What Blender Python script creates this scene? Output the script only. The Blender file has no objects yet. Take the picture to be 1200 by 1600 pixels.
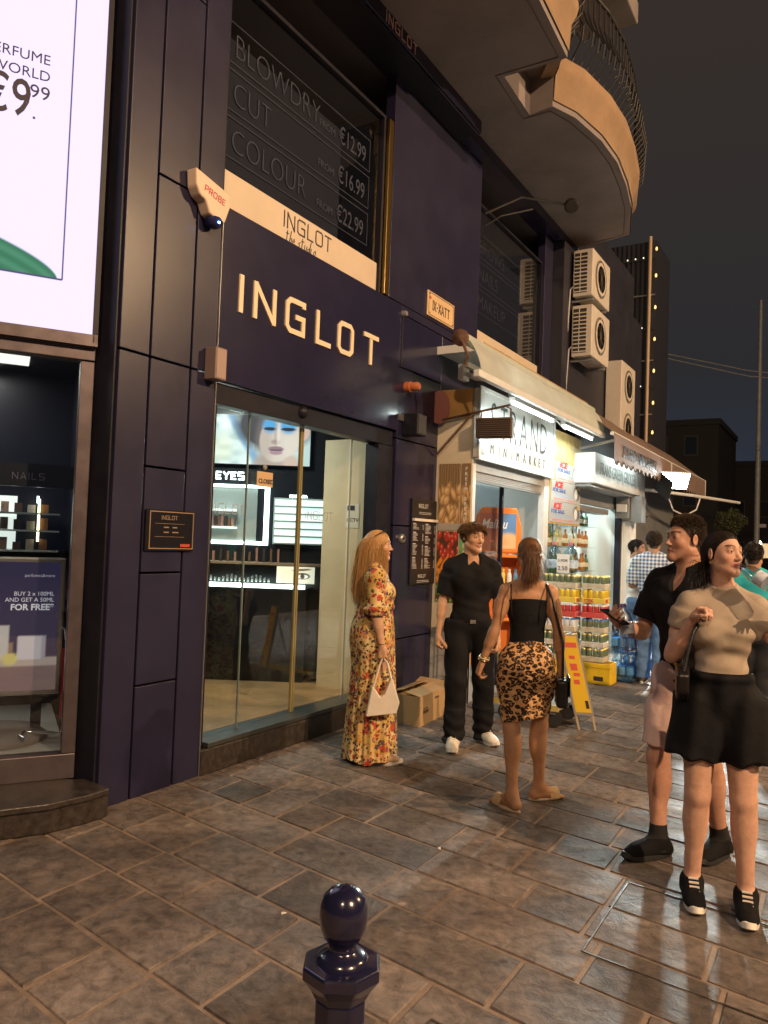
import bpy, math, random
import numpy as np
from mathutils import Vector, Matrix, Euler
R = math.radians
random.seed(7); RNG = np.random.default_rng(7)
sc = bpy.context.scene
C = sc.collection
# ------------------------------------------------------------------ camera
cam_d = bpy.data.cameras.new('camera'); cam = bpy.data.objects.new('camera', cam_d); C.objects.link(cam)
cam_d.sensor_fit = 'VERTICAL'; cam_d.sensor_height = 36.0; cam_d.lens = 36.0 * 1202 / 1600
cam_d.clip_start = 0.05; cam_d.clip_end = 800
yaw, pit, rol = R(31.14), R(2.08), R(2.09)
fw = Vector((-math.sin(yaw) * math.cos(pit), math.cos(yaw) * math.cos(pit), math.sin(pit)))
rt = Vector((math.cos(yaw), math.sin(yaw), 0)); up = rt.cross(fw)
rt2 = rt * math.cos(rol) + up * math.sin(rol); up2 = up * math.cos(rol) - rt * math.sin(rol)
cam.matrix_world = Matrix(((rt2.x, up2.x, -fw.x, 0), (rt2.y, up2.y, -fw.y, 0), (rt2.z, up2.z, -fw.z, 1.58), (0, 0, 0, 1)))
sc.camera = cam
# ------------------------------------------------------------------ world, night sky over a lit town
w = bpy.data.worlds.new('World'); sc.world = w; w.use_nodes = True
nt = w.node_tree; nt.nodes.clear()
sky = nt.nodes.new('ShaderNodeTexSky'); sky.sky_type = 'NISHITA'; sky.sun_disc = False
sky.sun_elevation = R(-4); sky.sun_rotation = R(200)
tc = nt.nodes.new('ShaderNodeTexCoord'); sep = nt.nodes.new('ShaderNodeSeparateXYZ'); ramp = nt.nodes.new('ShaderNodeValToRGB')
nt.links.new(tc.outputs['Generated'], sep.inputs[0]); nt.links.new(sep.outputs['Z'], ramp.inputs[0])
ramp.color_ramp.elements[0].position = 0.0; ramp.color_ramp.elements[0].color = (.017, .024, .040, 1)
ramp.color_ramp.elements[1].position = 0.55; ramp.color_ramp.elements[1].color = (.024, .018, .015, 1)
e_ = ramp.color_ramp.elements.new(0.22); e_.color = (.016, .016, .018, 1)
b1 = nt.nodes.new('ShaderNodeBackground'); b1.inputs[1].default_value = 0.05
b2 = nt.nodes.new('ShaderNodeBackground'); b2.inputs[1].default_value = 1.0
ad = nt.nodes.new('ShaderNodeAddShader'); wo = nt.nodes.new('ShaderNodeOutputWorld')
nt.links.new(sky.outputs[0], b1.inputs[0]); nt.links.new(ramp.outputs[0], b2.inputs[0])
nt.links.new(b1.outputs[0], ad.inputs[0]); nt.links.new(b2.outputs[0], ad.inputs[1]); nt.links.new(ad.outputs[0], wo.inputs[0])
# the moon, faint
sl = bpy.data.lights.new('moon', 'SUN'); sl.energy = 0.012; sl.angle = R(8); sl.color = (.75, .82, 1)
so = bpy.data.objects.new('moon', sl); C.objects.link(so); so.rotation_euler = (R(35), R(10), R(200))
sc.view_settings.view_transform = 'Standard'; sc.view_settings.look = 'None'
sc.view_settings.exposure = 0.55; sc.view_settings.gamma = 1.0; sc.view_settings.use_curve_mapping = False
sc.cycles.use_denoising = True
try: sc.cycles.denoiser = 'OPENIMAGEDENOISE'
except Exception: pass
sc.cycles.max_bounces = 8; sc.cycles.transparent_max_bounces = 16; sc.cycles.sample_clamp_indirect = 4.0
sc.cycles.caustics_reflective = False; sc.cycles.caustics_refractive = False
sc.cycles.blur_glossy = 0.5

# ------------------------------------------------------------------ materials
MATS = {}
def mat(name, col=(.5, .5, .5), rough=.6, metal=0., emit=None, es=0., var=0., vs=6., bump=0., bs=30., coat=0., spec=.5, alpha=1., attr=False, sub=0., detail=6):
    if name in MATS: return MATS[name]
    m = bpy.data.materials.new(name); m.use_nodes = True; n = m.node_tree; b = n.nodes['Principled BSDF']
    b.inputs['Base Color'].default_value = (*col, 1); b.inputs['Roughness'].default_value = rough; b.inputs['Metallic'].default_value = metal
    b.inputs['Specular IOR Level'].default_value = spec
    if coat: b.inputs['Coat Weight'].default_value = coat; b.inputs['Coat Roughness'].default_value = .08
    if sub:
        b.inputs['Subsurface Weight'].default_value = sub; b.inputs['Subsurface Radius'].default_value = (.012, .005, .003); b.inputs['Subsurface Scale'].default_value = 1.0
    src = None
    if attr:
        a = n.nodes.new('ShaderNodeAttribute'); a.attribute_name = 'Col'; src = a.outputs['Color']
    tco = n.nodes.new('ShaderNodeTexCoord')
    if var:
        nz = n.nodes.new('ShaderNodeTexNoise'); nz.inputs['Scale'].default_value = vs; nz.inputs['Detail'].default_value = detail; nz.inputs['Roughness'].default_value = .65
        n.links.new(tco.outputs['Object'], nz.inputs['Vector'])
        mr = n.nodes.new('ShaderNodeMapRange'); mr.inputs[1].default_value = .3; mr.inputs[2].default_value = .7; mr.inputs[3].default_value = 1 - var; mr.inputs[4].default_value = 1 + var
        n.links.new(nz.outputs[0], mr.inputs[0])
        mx = n.nodes.new('ShaderNodeVectorMath'); mx.operation = 'SCALE'
        if src is None: mx.inputs[0].default_value = col
        else: n.links.new(src, mx.inputs[0])
        n.links.new(mr.outputs[0], mx.inputs['Scale']); src = mx.outputs[0]
        mr2 = n.nodes.new('ShaderNodeMapRange'); mr2.inputs[1].default_value = .3; mr2.inputs[2].default_value = .7
        mr2.inputs[3].default_value = max(.02, rough * (1 - var * .6)); mr2.inputs[4].default_value = min(1, rough * (1 + var * .6))
        n.links.new(nz.outputs[0], mr2.inputs[0]); n.links.new(mr2.outputs[0], b.inputs['Roughness'])
    if src is not None: n.links.new(src, b.inputs['Base Color'])
    if bump:
        nb = n.nodes.new('ShaderNodeTexNoise'); nb.inputs['Scale'].default_value = bs; nb.inputs['Detail'].default_value = 8
        n.links.new(tco.outputs['Object'], nb.inputs['Vector'])
        bp = n.nodes.new('ShaderNodeBump'); bp.inputs['Strength'].default_value = bump; bp.inputs['Distance'].default_value = .02
        n.links.new(nb.outputs[0], bp.inputs['Height']); n.links.new(bp.outputs[0], b.inputs['Normal'])
    if es and spec < .08:
        for l_ in list(n.links):
            if l_.to_socket == b.inputs['Base Color']: n.links.remove(l_)
        b.inputs['Base Color'].default_value = (.01, .01, .012, 1)
    if es:
        b.inputs['Emission Strength'].default_value = es
        if emit is None and src is not None: n.links.new(src, b.inputs['Emission Color'])
        else: b.inputs['Emission Color'].default_value = (*(emit or col), 1)
    MATS[name] = m; return m
def glass(name, tint=(1, 1, 1), rough=.0, ior=1.45, boost=1.0):
    if name in MATS: return MATS[name]
    m = bpy.data.materials.new(name); m.use_nodes = True; n = m.node_tree; n.nodes.clear()
    o = n.nodes.new('ShaderNodeOutputMaterial'); t = n.nodes.new('ShaderNodeBsdfTransparent'); g = n.nodes.new('ShaderNodeBsdfGlossy')
    t.inputs[0].default_value = (*tint, 1); g.inputs['Roughness'].default_value = rough
    f = n.nodes.new('ShaderNodeFresnel'); gm_ = n.nodes.new('ShaderNodeNewGeometry'); mi = n.nodes.new('ShaderNodeMapRange'); mi.inputs[3].default_value = ior; mi.inputs[4].default_value = 1 / ior   # a thin pane reflects alike from both faces
    n.links.new(gm_.outputs['Backfacing'], mi.inputs[0]); n.links.new(mi.outputs[0], f.inputs[0])
    ma = n.nodes.new('ShaderNodeMath'); ma.operation = 'MULTIPLY'; ma.inputs[1].default_value = boost; ma.use_clamp = True
    n.links.new(f.outputs[0], ma.inputs[0])
    x = n.nodes.new('ShaderNodeMixShader'); n.links.new(ma.outputs[0], x.inputs[0]); n.links.new(t.outputs[0], x.inputs[1]); n.links.new(g.outputs[0], x.inputs[2]); n.links.new(x.outputs[0], o.inputs[0])
    MATS[name] = m; return m
def node_mat(name, rough=.7, spec=.3):
    m = bpy.data.materials.new(name); m.use_nodes = True; n = m.node_tree; b = n.nodes['Principled BSDF']
    b.inputs['Roughness'].default_value = rough; b.inputs['Specular IOR Level'].default_value = spec
    MATS[name] = m
    def N(t, **k):
        o = n.nodes.new('ShaderNode' + t)
        for a, v in k.items():
            if a.startswith('i_'): o.inputs[int(a[2:])].default_value = v
            else: setattr(o, a, v)
        return o
    return m, n, b, N, n.links.new

# ------------------------------------------------------------------ objects
def worldloc(p):
    v = Vector((0, 0, 0))
    while p is not None: v += p.location; p = p.parent
    return v
def thing(name, label, cat, loc=(0, 0, 0), rz=0., group=None):
    o = bpy.data.objects.new(name, None); C.objects.link(o); o.location = loc; o.rotation_euler = (0, 0, rz); o.empty_display_size = .1
    return tag(o, label, cat, group)
def tag(o, label=None, cat=None, group=None, kind=None):
    if label: o['label'] = label
    if cat: o['category'] = cat
    if group: o['group'] = group
    if kind: o['kind'] = kind
    return o
def link(name, me, parent=None, loc=(0, 0, 0)):
    o = bpy.data.objects.new(name, me); C.objects.link(o); o.parent = parent; o.location = loc
    return o
def copy_tree(o, parent=None):
    c = o.copy(); C.objects.link(c); c.parent = parent
    for ch in list(o.children): copy_tree(ch, c)
    return c

class MB:
    """collects geometry in one frame; build() links it as ONE mesh object"""
    def __init__(s): s.v = []; s.f = []; s.mi = []
    def add(s, vs, fs, mi=0):
        b = len(s.v); s.v += [tuple(p) for p in vs]; s.f += [tuple(b + i for i in f) for f in fs]; s.mi += [mi] * len(fs); return s
    def box(s, x0, x1, y0, y1, z0, z1, mi=0):
        vs = [(x, y, z) for x in (x0, x1) for y in (y0, y1) for z in (z0, z1)]
        return s.add(vs, [(0, 1, 3, 2), (4, 6, 7, 5), (0, 4, 5, 1), (2, 3, 7, 6), (0, 2, 6, 4), (1, 5, 7, 3)], mi)
    def obox(s, c, u, v, wd, hu, hv, hw, mi=0):
        c, u, v, wd = Vector(c), Vector(u).normalized(), Vector(v).normalized(), Vector(wd).normalized()
        vs = [c + u * a * hu + v * b * hv + wd * d * hw for a in (-1, 1) for b in (-1, 1) for d in (-1, 1)]
        fl = [(0, 1, 3, 2), (4, 6, 7, 5), (0, 4, 5, 1), (2, 3, 7, 6), (0, 2, 6, 4), (1, 5, 7, 3)]
        if u.cross(v).dot(wd) < 0: fl = [f[::-1] for f in fl]
        return s.add(vs, fl, mi)
    def prism(s, poly, o, u, v, d, mi=0):
        """poly 2-D (u,v), extruded along d (a vector)"""
        o, u, v, d = Vector(o), Vector(u), Vector(v), Vector(d); n = len(poly)
        vs = [o + u * a + v * b for a, b in poly]; vs += [p + d for p in vs]
        fs = [tuple(range(n)), tuple(range(2 * n - 1, n - 1, -1))] + [(i, i + n, (i + 1) % n + n, (i + 1) % n) for i in range(n)]
        ar = sum(poly[i][0] * poly[(i + 1) % n][1] - poly[(i + 1) % n][0] * poly[i][1] for i in range(n))
        if ar * u.cross(v).dot(d) > 0: fs = [f[::-1] for f in fs]
        return s.add(vs, fs, mi)
    def tube(s, pts, r, seg=8, cap=True, mi=0):
        P = [Vector(p) for p in pts]; n = len(P); rr = r if isinstance(r, (list, tuple)) else [r] * n
        vs = []; fs = []; ref = None
        for i in range(n):
            t = (P[min(i + 1, n - 1)] - P[max(i - 1, 0)]).normalized()
            if ref is None:
                ref = Vector((0, 0, 1)) if abs(t.z) < .9 else Vector((1, 0, 0))
            a = t.cross(ref)
            if a.length < 1e-5: a = t.orthogonal()
            a.normalize(); b = t.cross(a).normalized(); ref = -b if False else a.cross(t)
            for k in range(seg):
                q = 2 * math.pi * k / seg; vs.append(P[i] + a * math.cos(q) * rr[i] + b * math.sin(q) * rr[i])
        for i in range(n - 1):
            for k in range(seg):
                k2 = (k + 1) % seg; fs.append((i * seg + k, i * seg + k2, (i + 1) * seg + k2, (i + 1) * seg + k))
        if cap: fs += [tuple(range(seg - 1, -1, -1)), tuple(range((n - 1) * seg, n * seg))]
        return s.add(vs, fs, mi)
    def lathe(s, prof, seg=24, c=(0, 0, 0), ph=0., mi=0, sx=1., sy=1.):
        vs = []; fs = []; n = len(prof)
        for r, z in prof:
            for k in range(seg):
                q = ph + 2 * math.pi * k / seg; vs.append((c[0] + sx * r * math.cos(q), c[1] + sy * r * math.sin(q), c[2] + z))
        for i in range(n - 1):
            for k in range(seg):
                k2 = (k + 1) % seg; fs.append((i * seg + k, i * seg + k2, (i + 1) * seg + k2, (i + 1) * seg + k))
        fs += [tuple(range(seg - 1, -1, -1)), tuple(range((n - 1) * seg, n * seg))]
        return s.add(vs, fs, mi)
    def mesh(s, name, mats, off=None, smooth=False):
        me = bpy.data.meshes.new(name); v = s.v
        if off is not None: v = [(a - off.x, b - off.y, c - off.z) for a, b, c in v]
        me.from_pydata(v, [], s.f)
        for m in (mats if isinstance(mats, (list, tuple)) else [mats]): me.materials.append(m)
        if any(s.mi): me.polygons.foreach_set('material_index', s.mi)
        if smooth: me.polygons.foreach_set('use_smooth', [True] * len(s.f))
        me.update(); return me
    def build(s, name, mats, parent=None, smooth=False, bevel=0., local=False, bseg=2, angle=35):
        me = s.mesh(name, mats, None if local else worldloc(parent), smooth)
        o = link(name, me, parent)
        if bevel:
            b = o.modifiers.new('bevel', 'BEVEL'); b.width = bevel; b.segments = bseg; b.limit_method = 'ANGLE'; b.angle_limit = R(angle); b.harden_normals = False
        if smooth and bevel == 0:
            me.set_sharp_from_angle(angle=R(50))
        return o
def box(name, b, m, parent=None, bevel=0.):
    return MB().box(*b).build(name, m, parent, bevel=bevel)

# ------------------------------------------------------------------ writing
TEXTS = []
FX = (R(90), 0, R(90)); FY = (R(90), 0, 0)      # on a wall that faces +x / that faces -y
def text(s, loc, size, m, parent, rot=FX, align='LEFT', sx=1., bold=0., ext=.0015, shear=0., spacing=1., name='lettering'):
    cu = bpy.data.curves.new(name, 'FONT'); cu.body = s; cu.size = size; cu.align_x = align; cu.extrude = ext; cu.offset = bold; cu.shear = shear
    cu.space_character = spacing; cu.resolution_u = 3; cu.materials.append(m)
    o = bpy.data.objects.new(name, cu); C.objects.link(o); o.parent = parent; o.location = Vector(loc) - worldloc(parent); o.rotation_euler = rot; o.scale = (sx, 1, 1)
    TEXTS.append(o); return o
def flush_texts():
    dg = bpy.context.evaluated_depsgraph_get()
    for o in TEXTS:
        me = bpy.data.meshes.new_from_object(o.evaluated_get(dg)); n = o.name
        p = link('tmp', me, o.parent, o.location); p.rotation_euler = o.rotation_euler; p.scale = o.scale
        bpy.data.objects.remove(o); p.name = n
    TEXTS.clear()
# square-cut display capitals drawn as strokes (unit height 1)
GL = {'I': [[(.06, 0), (.06, 1)]], 'N': [[(.06, 0), (.06, 1)], [(.06, .97), (.74, .03)], [(.74, 0), (.74, 1)]],
      'G': [[(.76, .82), (.76, .94), (.18, .94), (.06, .82), (.06, .18), (.18, .06), (.76, .06), (.76, .5), (.42, .5)]],
      'L': [[(.06, 1), (.06, .06), (.66, .06)]], 'O': [[(.18, .06), (.06, .18), (.06, .82), (.18, .94), (.64, .94), (.76, .82), (.76, .18), (.64, .06), (.18, .06)]],
      'T': [[(0, .94), (.72, .94)], [(.36, .94), (.36, 0)]], 'E': [[(.62, .94), (.06, .94), (.06, .06), (.62, .06)], [(.06, .5), (.55, .5)]],
      'Y': [[(.02, 1), (.36, .5), (.70, 1)], [(.36, .5), (.36, 0)]], 'S': [[(.7, .94), (.06, .94), (.06, .53), (.7, .47), (.7, .06), (.04, .06)]],
      'A': [[(.02, 0), (.36, .98), (.70, 0)], [(.14, .3), (.58, .3)]], 'P': [[(.06, 0), (.06, .94), (.66, .94), (.66, .46), (.06, .46)]],
      'R': [[(.06, 0), (.06, .94), (.66, .94), (.66, .48), (.06, .48)], [(.38, .48), (.70, 0)]], 'B': [[(.06, .94), (.06, .06), (.66, .06), (.66, .5), (.06, .5)], [(.6, .5), (.6, .94), (.06, .94)]],
      'X': [[(.03, 0), (.67, 1)], [(.03, 1), (.67, 0)]], 'M': [[(.06, 0), (.06, 1), (.42, .35), (.78, 1), (.78, 0)]], 'C': [[(.7, .82), (.6, .94), (.18, .94), (.06, .82), (.06, .18), (.18, .06), (.6, .06), (.7, .18)]], '-': [[(.05, .45), (.35, .45)]]}
GW = {'I': .12, 'N': .8, 'G': .82, 'L': .66, 'O': .82, 'T': .72, 'E': .64, 'Y': .72, 'S': .74, 'A': .72, 'P': .7, 'R': .72, 'B': .7, 'X': .7, 'M': .84, 'C': .74, '-': .4}
def strokes(mb, s, o, u, v, h, th, gap=.2, depth=.02, aspect=1., serif=0., wmap=None):
    """s drawn from o along u (unit), up v, capital height h, stroke th (fraction of h)"""
    o, u, v = Vector(o), Vector(u), Vector(v); n = u.cross(v); x = 0.
    for ch in s:
        if ch == ' ': x += .45; continue
        for ip, pl in enumerate(GL[ch]):
            dp = depth * (1 - .12 * ip)          # crossing strokes never share a plane
            closed = pl[0] == pl[-1]; pts = [Vector((a * aspect, b)) for a, b in pl]
            if closed: pts = pts[:-1]
            k = len(pts); L = []; Rr = []
            for i, p in enumerate(pts):
                a = pts[(i - 1) % k] if (i > 0 or closed) else None; c = pts[(i + 1) % k] if (i < k - 1 or closed) else None
                d1 = (p - a).normalized() if a is not None else None; d2 = (c - p).normalized() if c is not None else None
                if d1 is None: d1 = d2
                if d2 is None: d2 = d1
                t = (d1 + d2); t = t.normalized() if t.length > 1e-4 else d1
                nn = Vector((-t.y, t.x)); q = th / 2 / max(.5, nn.dot(Vector((-d1.y, d1.x))))
                L.append(p + nn * q); Rr.append(p - nn * q)
            m = k if closed else k - 1
            for i in range(m):
                j = (i + 1) % k
                poly = [(x * 1 + L[i].x, L[i].y), (x + L[j].x, L[j].y), (x + Rr[j].x, Rr[j].y), (x + Rr[i].x, Rr[i].y)]
                mb.prism([(a * h, b * h) for a, b in poly], o, u, v, n * dp)
            if serif:
                for p in (pts[0], pts[-1]):
                    if p.y in (0, 1) or p.y < .01 or p.y > .98: mb.prism([((x + p.x - serif) * h, (p.y - .03) * h), ((x + p.x + serif) * h, (p.y - .03) * h), ((x + p.x + serif) * h, (p.y + .03) * h), ((x + p.x - serif) * h, (p.y + .03) * h)], o, u, v, n * depth * .7)
        x += GW[ch] * aspect + gap
    return (x - gap) * h
# ------------------------------------------------------------------ flat prints: a fine sheet of faces with the print's colours
def sheet(name, o, u, v, wd, hg, nx, ny, fn, m, parent, off=True):
    o, u, v = np.array(o, float), np.array(u, float), np.array(v, float)
    U, V = np.meshgrid(np.linspace(0, 1, nx + 1), np.linspace(0, 1, ny + 1), indexing='ij')
    P = o + U[..., None] * u * wd + V[..., None] * v * hg
    P = P.reshape(-1, 3)
    if off: P = P - np.array(worldloc(parent))
    ii = np.arange((nx + 1) * (ny + 1)).reshape(nx + 1, ny + 1)
    F = np.stack([ii[:-1, :-1], ii[1:, :-1], ii[1:, 1:], ii[:-1, 1:]], -1).reshape(-1, 4)
    me = bpy.data.meshes.new(name); me.from_pydata(P, [], F)
    col = np.ones(((nx + 1) * (ny + 1), 4)); rgb = fn(U, V); col[:, :3] = np.clip(rgb.reshape(-1, 3), 0, 1)
    a = me.color_attributes.new('Col', 'FLOAT_COLOR', 'POINT'); a.data.foreach_set('color', col.ravel())
    me.materials.append(m); me.update()
    return link(name, me, parent)
def lay(base, mask, c): return base * (1 - mask[..., None]) + np.array(c, float) * mask[..., None]
def blob(U, V, cx, cy, rx, ry, soft=.3, rot=0.):
    a, b = U - cx, V - cy; c, s = math.cos(rot), math.sin(rot); x = (a * c + b * s) / rx; y = (-a * s + b * c) / ry
    d = np.sqrt(x * x + y * y); return np.clip((1 - d) / soft + .5, 0, 1)
def rect(U, V, a, b, c, d): return ((U >= a) & (U <= b) & (V >= c) & (V <= d)).astype(float)
def vnoise(U, V, s, seed=0):
    r = np.random.default_rng(seed); g = r.random((64, 64)); x, y = U * s, V * s; i, j = np.floor(x).astype(int), np.floor(y).astype(int); fx, fy = x - i, y - j
    fx = fx * fx * (3 - 2 * fx); fy = fy * fy * (3 - 2 * fy); G = lambda a, b: g[a % 64, b % 64]
    return (G(i, j) * (1 - fx) + G(i + 1, j) * fx) * (1 - fy) + (G(i, j + 1) * (1 - fx) + G(i + 1, j + 1) * fx) * fy
def light_obj(kind, name, loc, energy, col, parent=None, size=.2, target=None, size_y=None, spread=None):
    l = bpy.data.lights.new(name, kind); l.energy = energy; l.color = col
    if kind == 'AREA':
        l.shape = 'RECTANGLE' if size_y else 'SQUARE'; l.size = size
        if size_y: l.size_y = size_y
        if spread: l.spread = R(spread)
    else: l.shadow_soft_size = size
    o = bpy.data.objects.new(name, l); C.objects.link(o)
    if parent: o.parent = parent; o.location = Vector(loc) - worldloc(parent)
    else: o.location = loc
    if target is not None: o.rotation_euler = (Vector(target) - Vector(loc)).to_track_quat('-Z', 'Y').to_euler()
    return o
# ================================================================== materials of the place
clad = mat('dark_navy_cladding', (.019, .018, .046), .32, var=.16, vs=2.6, spec=.45)
clad2 = mat('navy_gloss_panel', (.018, .017, .046), .22, var=.14, vs=1.8, coat=.1, spec=.45)
black_al = mat('black_aluminium', (.013, .013, .022), .42, .0, var=.2, vs=8, spec=.25)
bronze_al = mat('bronze_aluminium', (.12, .10, .11), .35, .6, var=.15, vs=10)
grey_al = mat('grey_aluminium', (.42, .42, .43), .35, .8, var=.12, vs=12)
cream = mat('cream_print', (.62, .52, .40), .5, var=.05, vs=5)
ivory = mat('ivory_letters', (.80, .66, .46), .45)
pale_letter = mat('pale_film_letters', (.15, .145, .19), .6)
winglass = glass('window_glass', (.80, .83, .86), .0, 1.5, 1.35)
doorglass = glass('door_glass', (.90, .94, .93), .0, 1.45, 1.0)
plaster = mat('balcony_plaster', (.22, .19, .185), .85, var=.22, vs=1.5, bump=.08, bs=30)
rimplaster = mat('ochre_plaster', (.28, .185, .11), .85, var=.18, vs=3, bump=.15, bs=25)
iron = mat('wrought_iron', (.010, .009, .010), .5)
stoneblk = mat('black_granite', (.035, .028, .024), .38, var=.5, vs=22, detail=8, bump=.1, bs=60)
whitepaint = mat('white_paint', (.74, .75, .73), .5, var=.06, vs=5)
whitemetal = mat('white_metal', (.70, .72, .71), .4, .0, var=.08, vs=7)
greymetal = mat('grey_painted_metal', (.22, .23, .24), .45, .2, var=.15, vs=7)
shut = mat('shutter_grey', (.46, .48, .48), .45, .3, var=.1, vs=8)
acm = mat('ac_casing', (.58, .53, .46), .5, var=.08, vs=5)
acd = mat('ac_dark', (.03, .028, .028), .6)
XF = -3.6
# ================================================================== ground: bedding, then paving stones one by one
gm = mat('joint_mortar', (.22, .165, .125), .9, var=.3, vs=9, bump=.3, bs=60)
tag(MB().box(-60, 2.3, -25, 260, -.30, -.0065).build('ground', gm), kind='structure')
tag(MB().box(2.45, 60, -25, 260, -.45, -.13).build('road', mat('asphalt', (.045, .043, .042), .8, var=.25, vs=6, bump=.3, bs=90)), kind='structure')
tag(MB().box(2.30, 2.45, -25, 120, -.45, .002).build('kerb', mat('kerb_stone', (.24, .21, .18), .8, var=.15, vs=3), bevel=.012), kind='structure')
m, n, b, N, L = node_mat('paving_stone', .62, .32)
tc = N('TexCoord'); oi = N('ObjectInfo'); va = N('VectorMath', operation='MULTIPLY_ADD'); va.inputs[1].default_value = (37, 53, 11)
L(oi.outputs['Random'], va.inputs[0]); L(tc.outputs['Object'], va.inputs[2])
mp = N('Mapping'); mp.inputs['Rotation'].default_value = (0, 0, R(58)); mp.inputs['Scale'].default_value = (1, 1.12, 1); L(va.outputs[0], mp.inputs[0])
n1 = N('TexNoise'); n1.inputs['Scale'].default_value = 15; n1.inputs['Detail'].default_value = 9; n1.inputs['Roughness'].default_value = .68; n1.inputs['Distortion'].default_value = .35; L(mp.outputs[0], n1.inputs['Vector'])
n2 = N('TexNoise'); n2.inputs['Scale'].default_value = 3.2; n2.inputs['Detail'].default_value = 3; L(va.outputs[0], n2.inputs['Vector'])
vo = N('TexVoronoi'); vo.inputs['Scale'].default_value = 4.5; L(va.outputs[0], vo.inputs['Vector'])
cr = N('ValToRGB'); e = cr.color_ramp.elements; e[0].position = .34; e[0].color = (.085, .073, .068, 1); e[1].position = .66; e[1].color = (.225, .192, .175, 1); L(n1.outputs[0], cr.inputs[0])
hs = N('HueSaturation'); L(cr.outputs[0], hs.inputs['Color'])
mr = N('MapRange'); mr.inputs[3].default_value = .72; mr.inputs[4].default_value = 1.28; L(oi.outputs['Random'], mr.inputs[0]); L(mr.outputs[0], hs.inputs['Value'])
mr2 = N('MapRange'); mr2.inputs[3].default_value = .6; mr2.inputs[4].default_value = 1.25; L(n2.outputs[0], mr2.inputs[0]); L(mr2.outputs[0], hs.inputs['Saturation'])
sp_ = N('ValToRGB'); sp_.color_ramp.elements[0].position = .06; sp_.color_ramp.elements[0].color = (.45, .45, .45, 1); sp_.color_ramp.elements[1].position = .11; sp_.color_ramp.elements[1].color = (1, 1, 1, 1); L(vo.outputs['Distance'], sp_.inputs[0])
mx = N('Mix', data_type='RGBA', blend_type='MULTIPLY'); mx.inputs[0].default_value = .7; L(hs.outputs[0], mx.inputs[6]); L(sp_.outputs[0], mx.inputs[7]); L(mx.outputs[2], b.inputs['Base Color'])
rr = N('MapRange'); rr.inputs[1].default_value = .3; rr.inputs[2].default_value = .7; rr.inputs[3].default_value = .55; rr.inputs[4].default_value = .85; L(n2.outputs[0], rr.inputs[0]); L(rr.outputs[0], b.inputs['Roughness'])
ge = N('NewGeometry'); n5 = N('TexNoise'); n5.inputs['Scale'].default_value = 1.1; n5.inputs['Detail'].default_value = 7; n5.inputs['Roughness'].default_value = .62; L(ge.outputs['Position'], n5.inputs['Vector'])
d5 = N('ValToRGB'); d5.color_ramp.elements[0].position = .34; d5.color_ramp.elements[0].color = (.48, .44, .41, 1); d5.color_ramp.elements[1].position = .60; d5.color_ramp.elements[1].color = (1.12, 1.06, 1.0, 1); L(n5.outputs[0], d5.inputs[0])
gv = N('TexVoronoi'); gv.inputs['Scale'].default_value = 2.6; L(ge.outputs['Position'], gv.inputs['Vector']); gg = N('ValToRGB'); gg.color_ramp.elements[0].position = .045; gg.color_ramp.elements[0].color = (1.7, 1.65, 1.6, 1); gg.color_ramp.elements[1].position = .055; gg.color_ramp.elements[1].color = (1, 1, 1, 1); L(gv.outputs['Distance'], gg.inputs[0])
m5 = N('Mix', data_type='RGBA', blend_type='MULTIPLY'); m5.inputs[0].default_value = 1; L(mx.outputs[2], m5.inputs[6]); L(d5.outputs[0], m5.inputs[7]); m6 = N('Mix', data_type='RGBA', blend_type='MULTIPLY'); m6.inputs[0].default_value = 1; L(m5.outputs[2], m6.inputs[6]); L(gg.outputs[0], m6.inputs[7]); L(m6.outputs[2], b.inputs['Base Color'])
bp = N('Bump'); bp.inputs['Strength'].default_value = .85; bp.inputs['Distance'].default_value = .012; L(n1.outputs[0], bp.inputs['Height']); L(bp.outputs[0], b.inputs['Normal'])
stone = m
pav = bpy.data.objects.new('pavement', None); C.objects.link(pav); tag(pav, kind='structure')
STONES = []
rnd = random.Random(11); y = .75; row = 0
sk = -.15
def stone_poly(x0, x1, ya, yb, g=.008):
    return [(x0 + g + rnd.uniform(0, .006), ya + g + sk * (x0 + 2.6) + rnd.uniform(0, .006)), (x1 - g - rnd.uniform(0, .006), ya + g + sk * (x1 + 2.6) + rnd.uniform(0, .006)), (x1 - g - rnd.uniform(0, .006), yb - g + sk * (x1 + 2.6) - rnd.uniform(0, .006)), (x0 + g + rnd.uniform(0, .006), yb - g + sk * (x0 + 2.6) - rnd.uniform(0, .006))]
def put_stone(pl, z=None):
    cx, cy = sum(p[0] for p in pl) / 4, sum(p[1] for p in pl) / 4; vs = []; tz = [rnd.uniform(-.0035, .0035) for _ in pl]
    for r_, zz in ((1., -.05), (1., -.004), (.985, 0.)):
        for (a, c), t in zip(pl, tz): vs.append(((a - cx) * r_, (c - cy) * (r_ if r_ == 1 else .98), zz + (t if zz == 0 else 0)))
    fs = [(8, 9, 10, 11)] + [(i, (i + 1) % 4, 4 + (i + 1) % 4, 4 + i) for i in range(4)] + [(4 + i, 4 + (i + 1) % 4, 8 + (i + 1) % 4, 8 + i) for i in range(4)]
    return vs, fs, cx, cy
far = MB(); cnt = 0
COVERS = [(-.87, .62, 3.06, 3.80), (-1.16, -.1, 1.60, 2.34)]
first = {2: -2.11, 3: -2.33, 4: -2.40}
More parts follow.
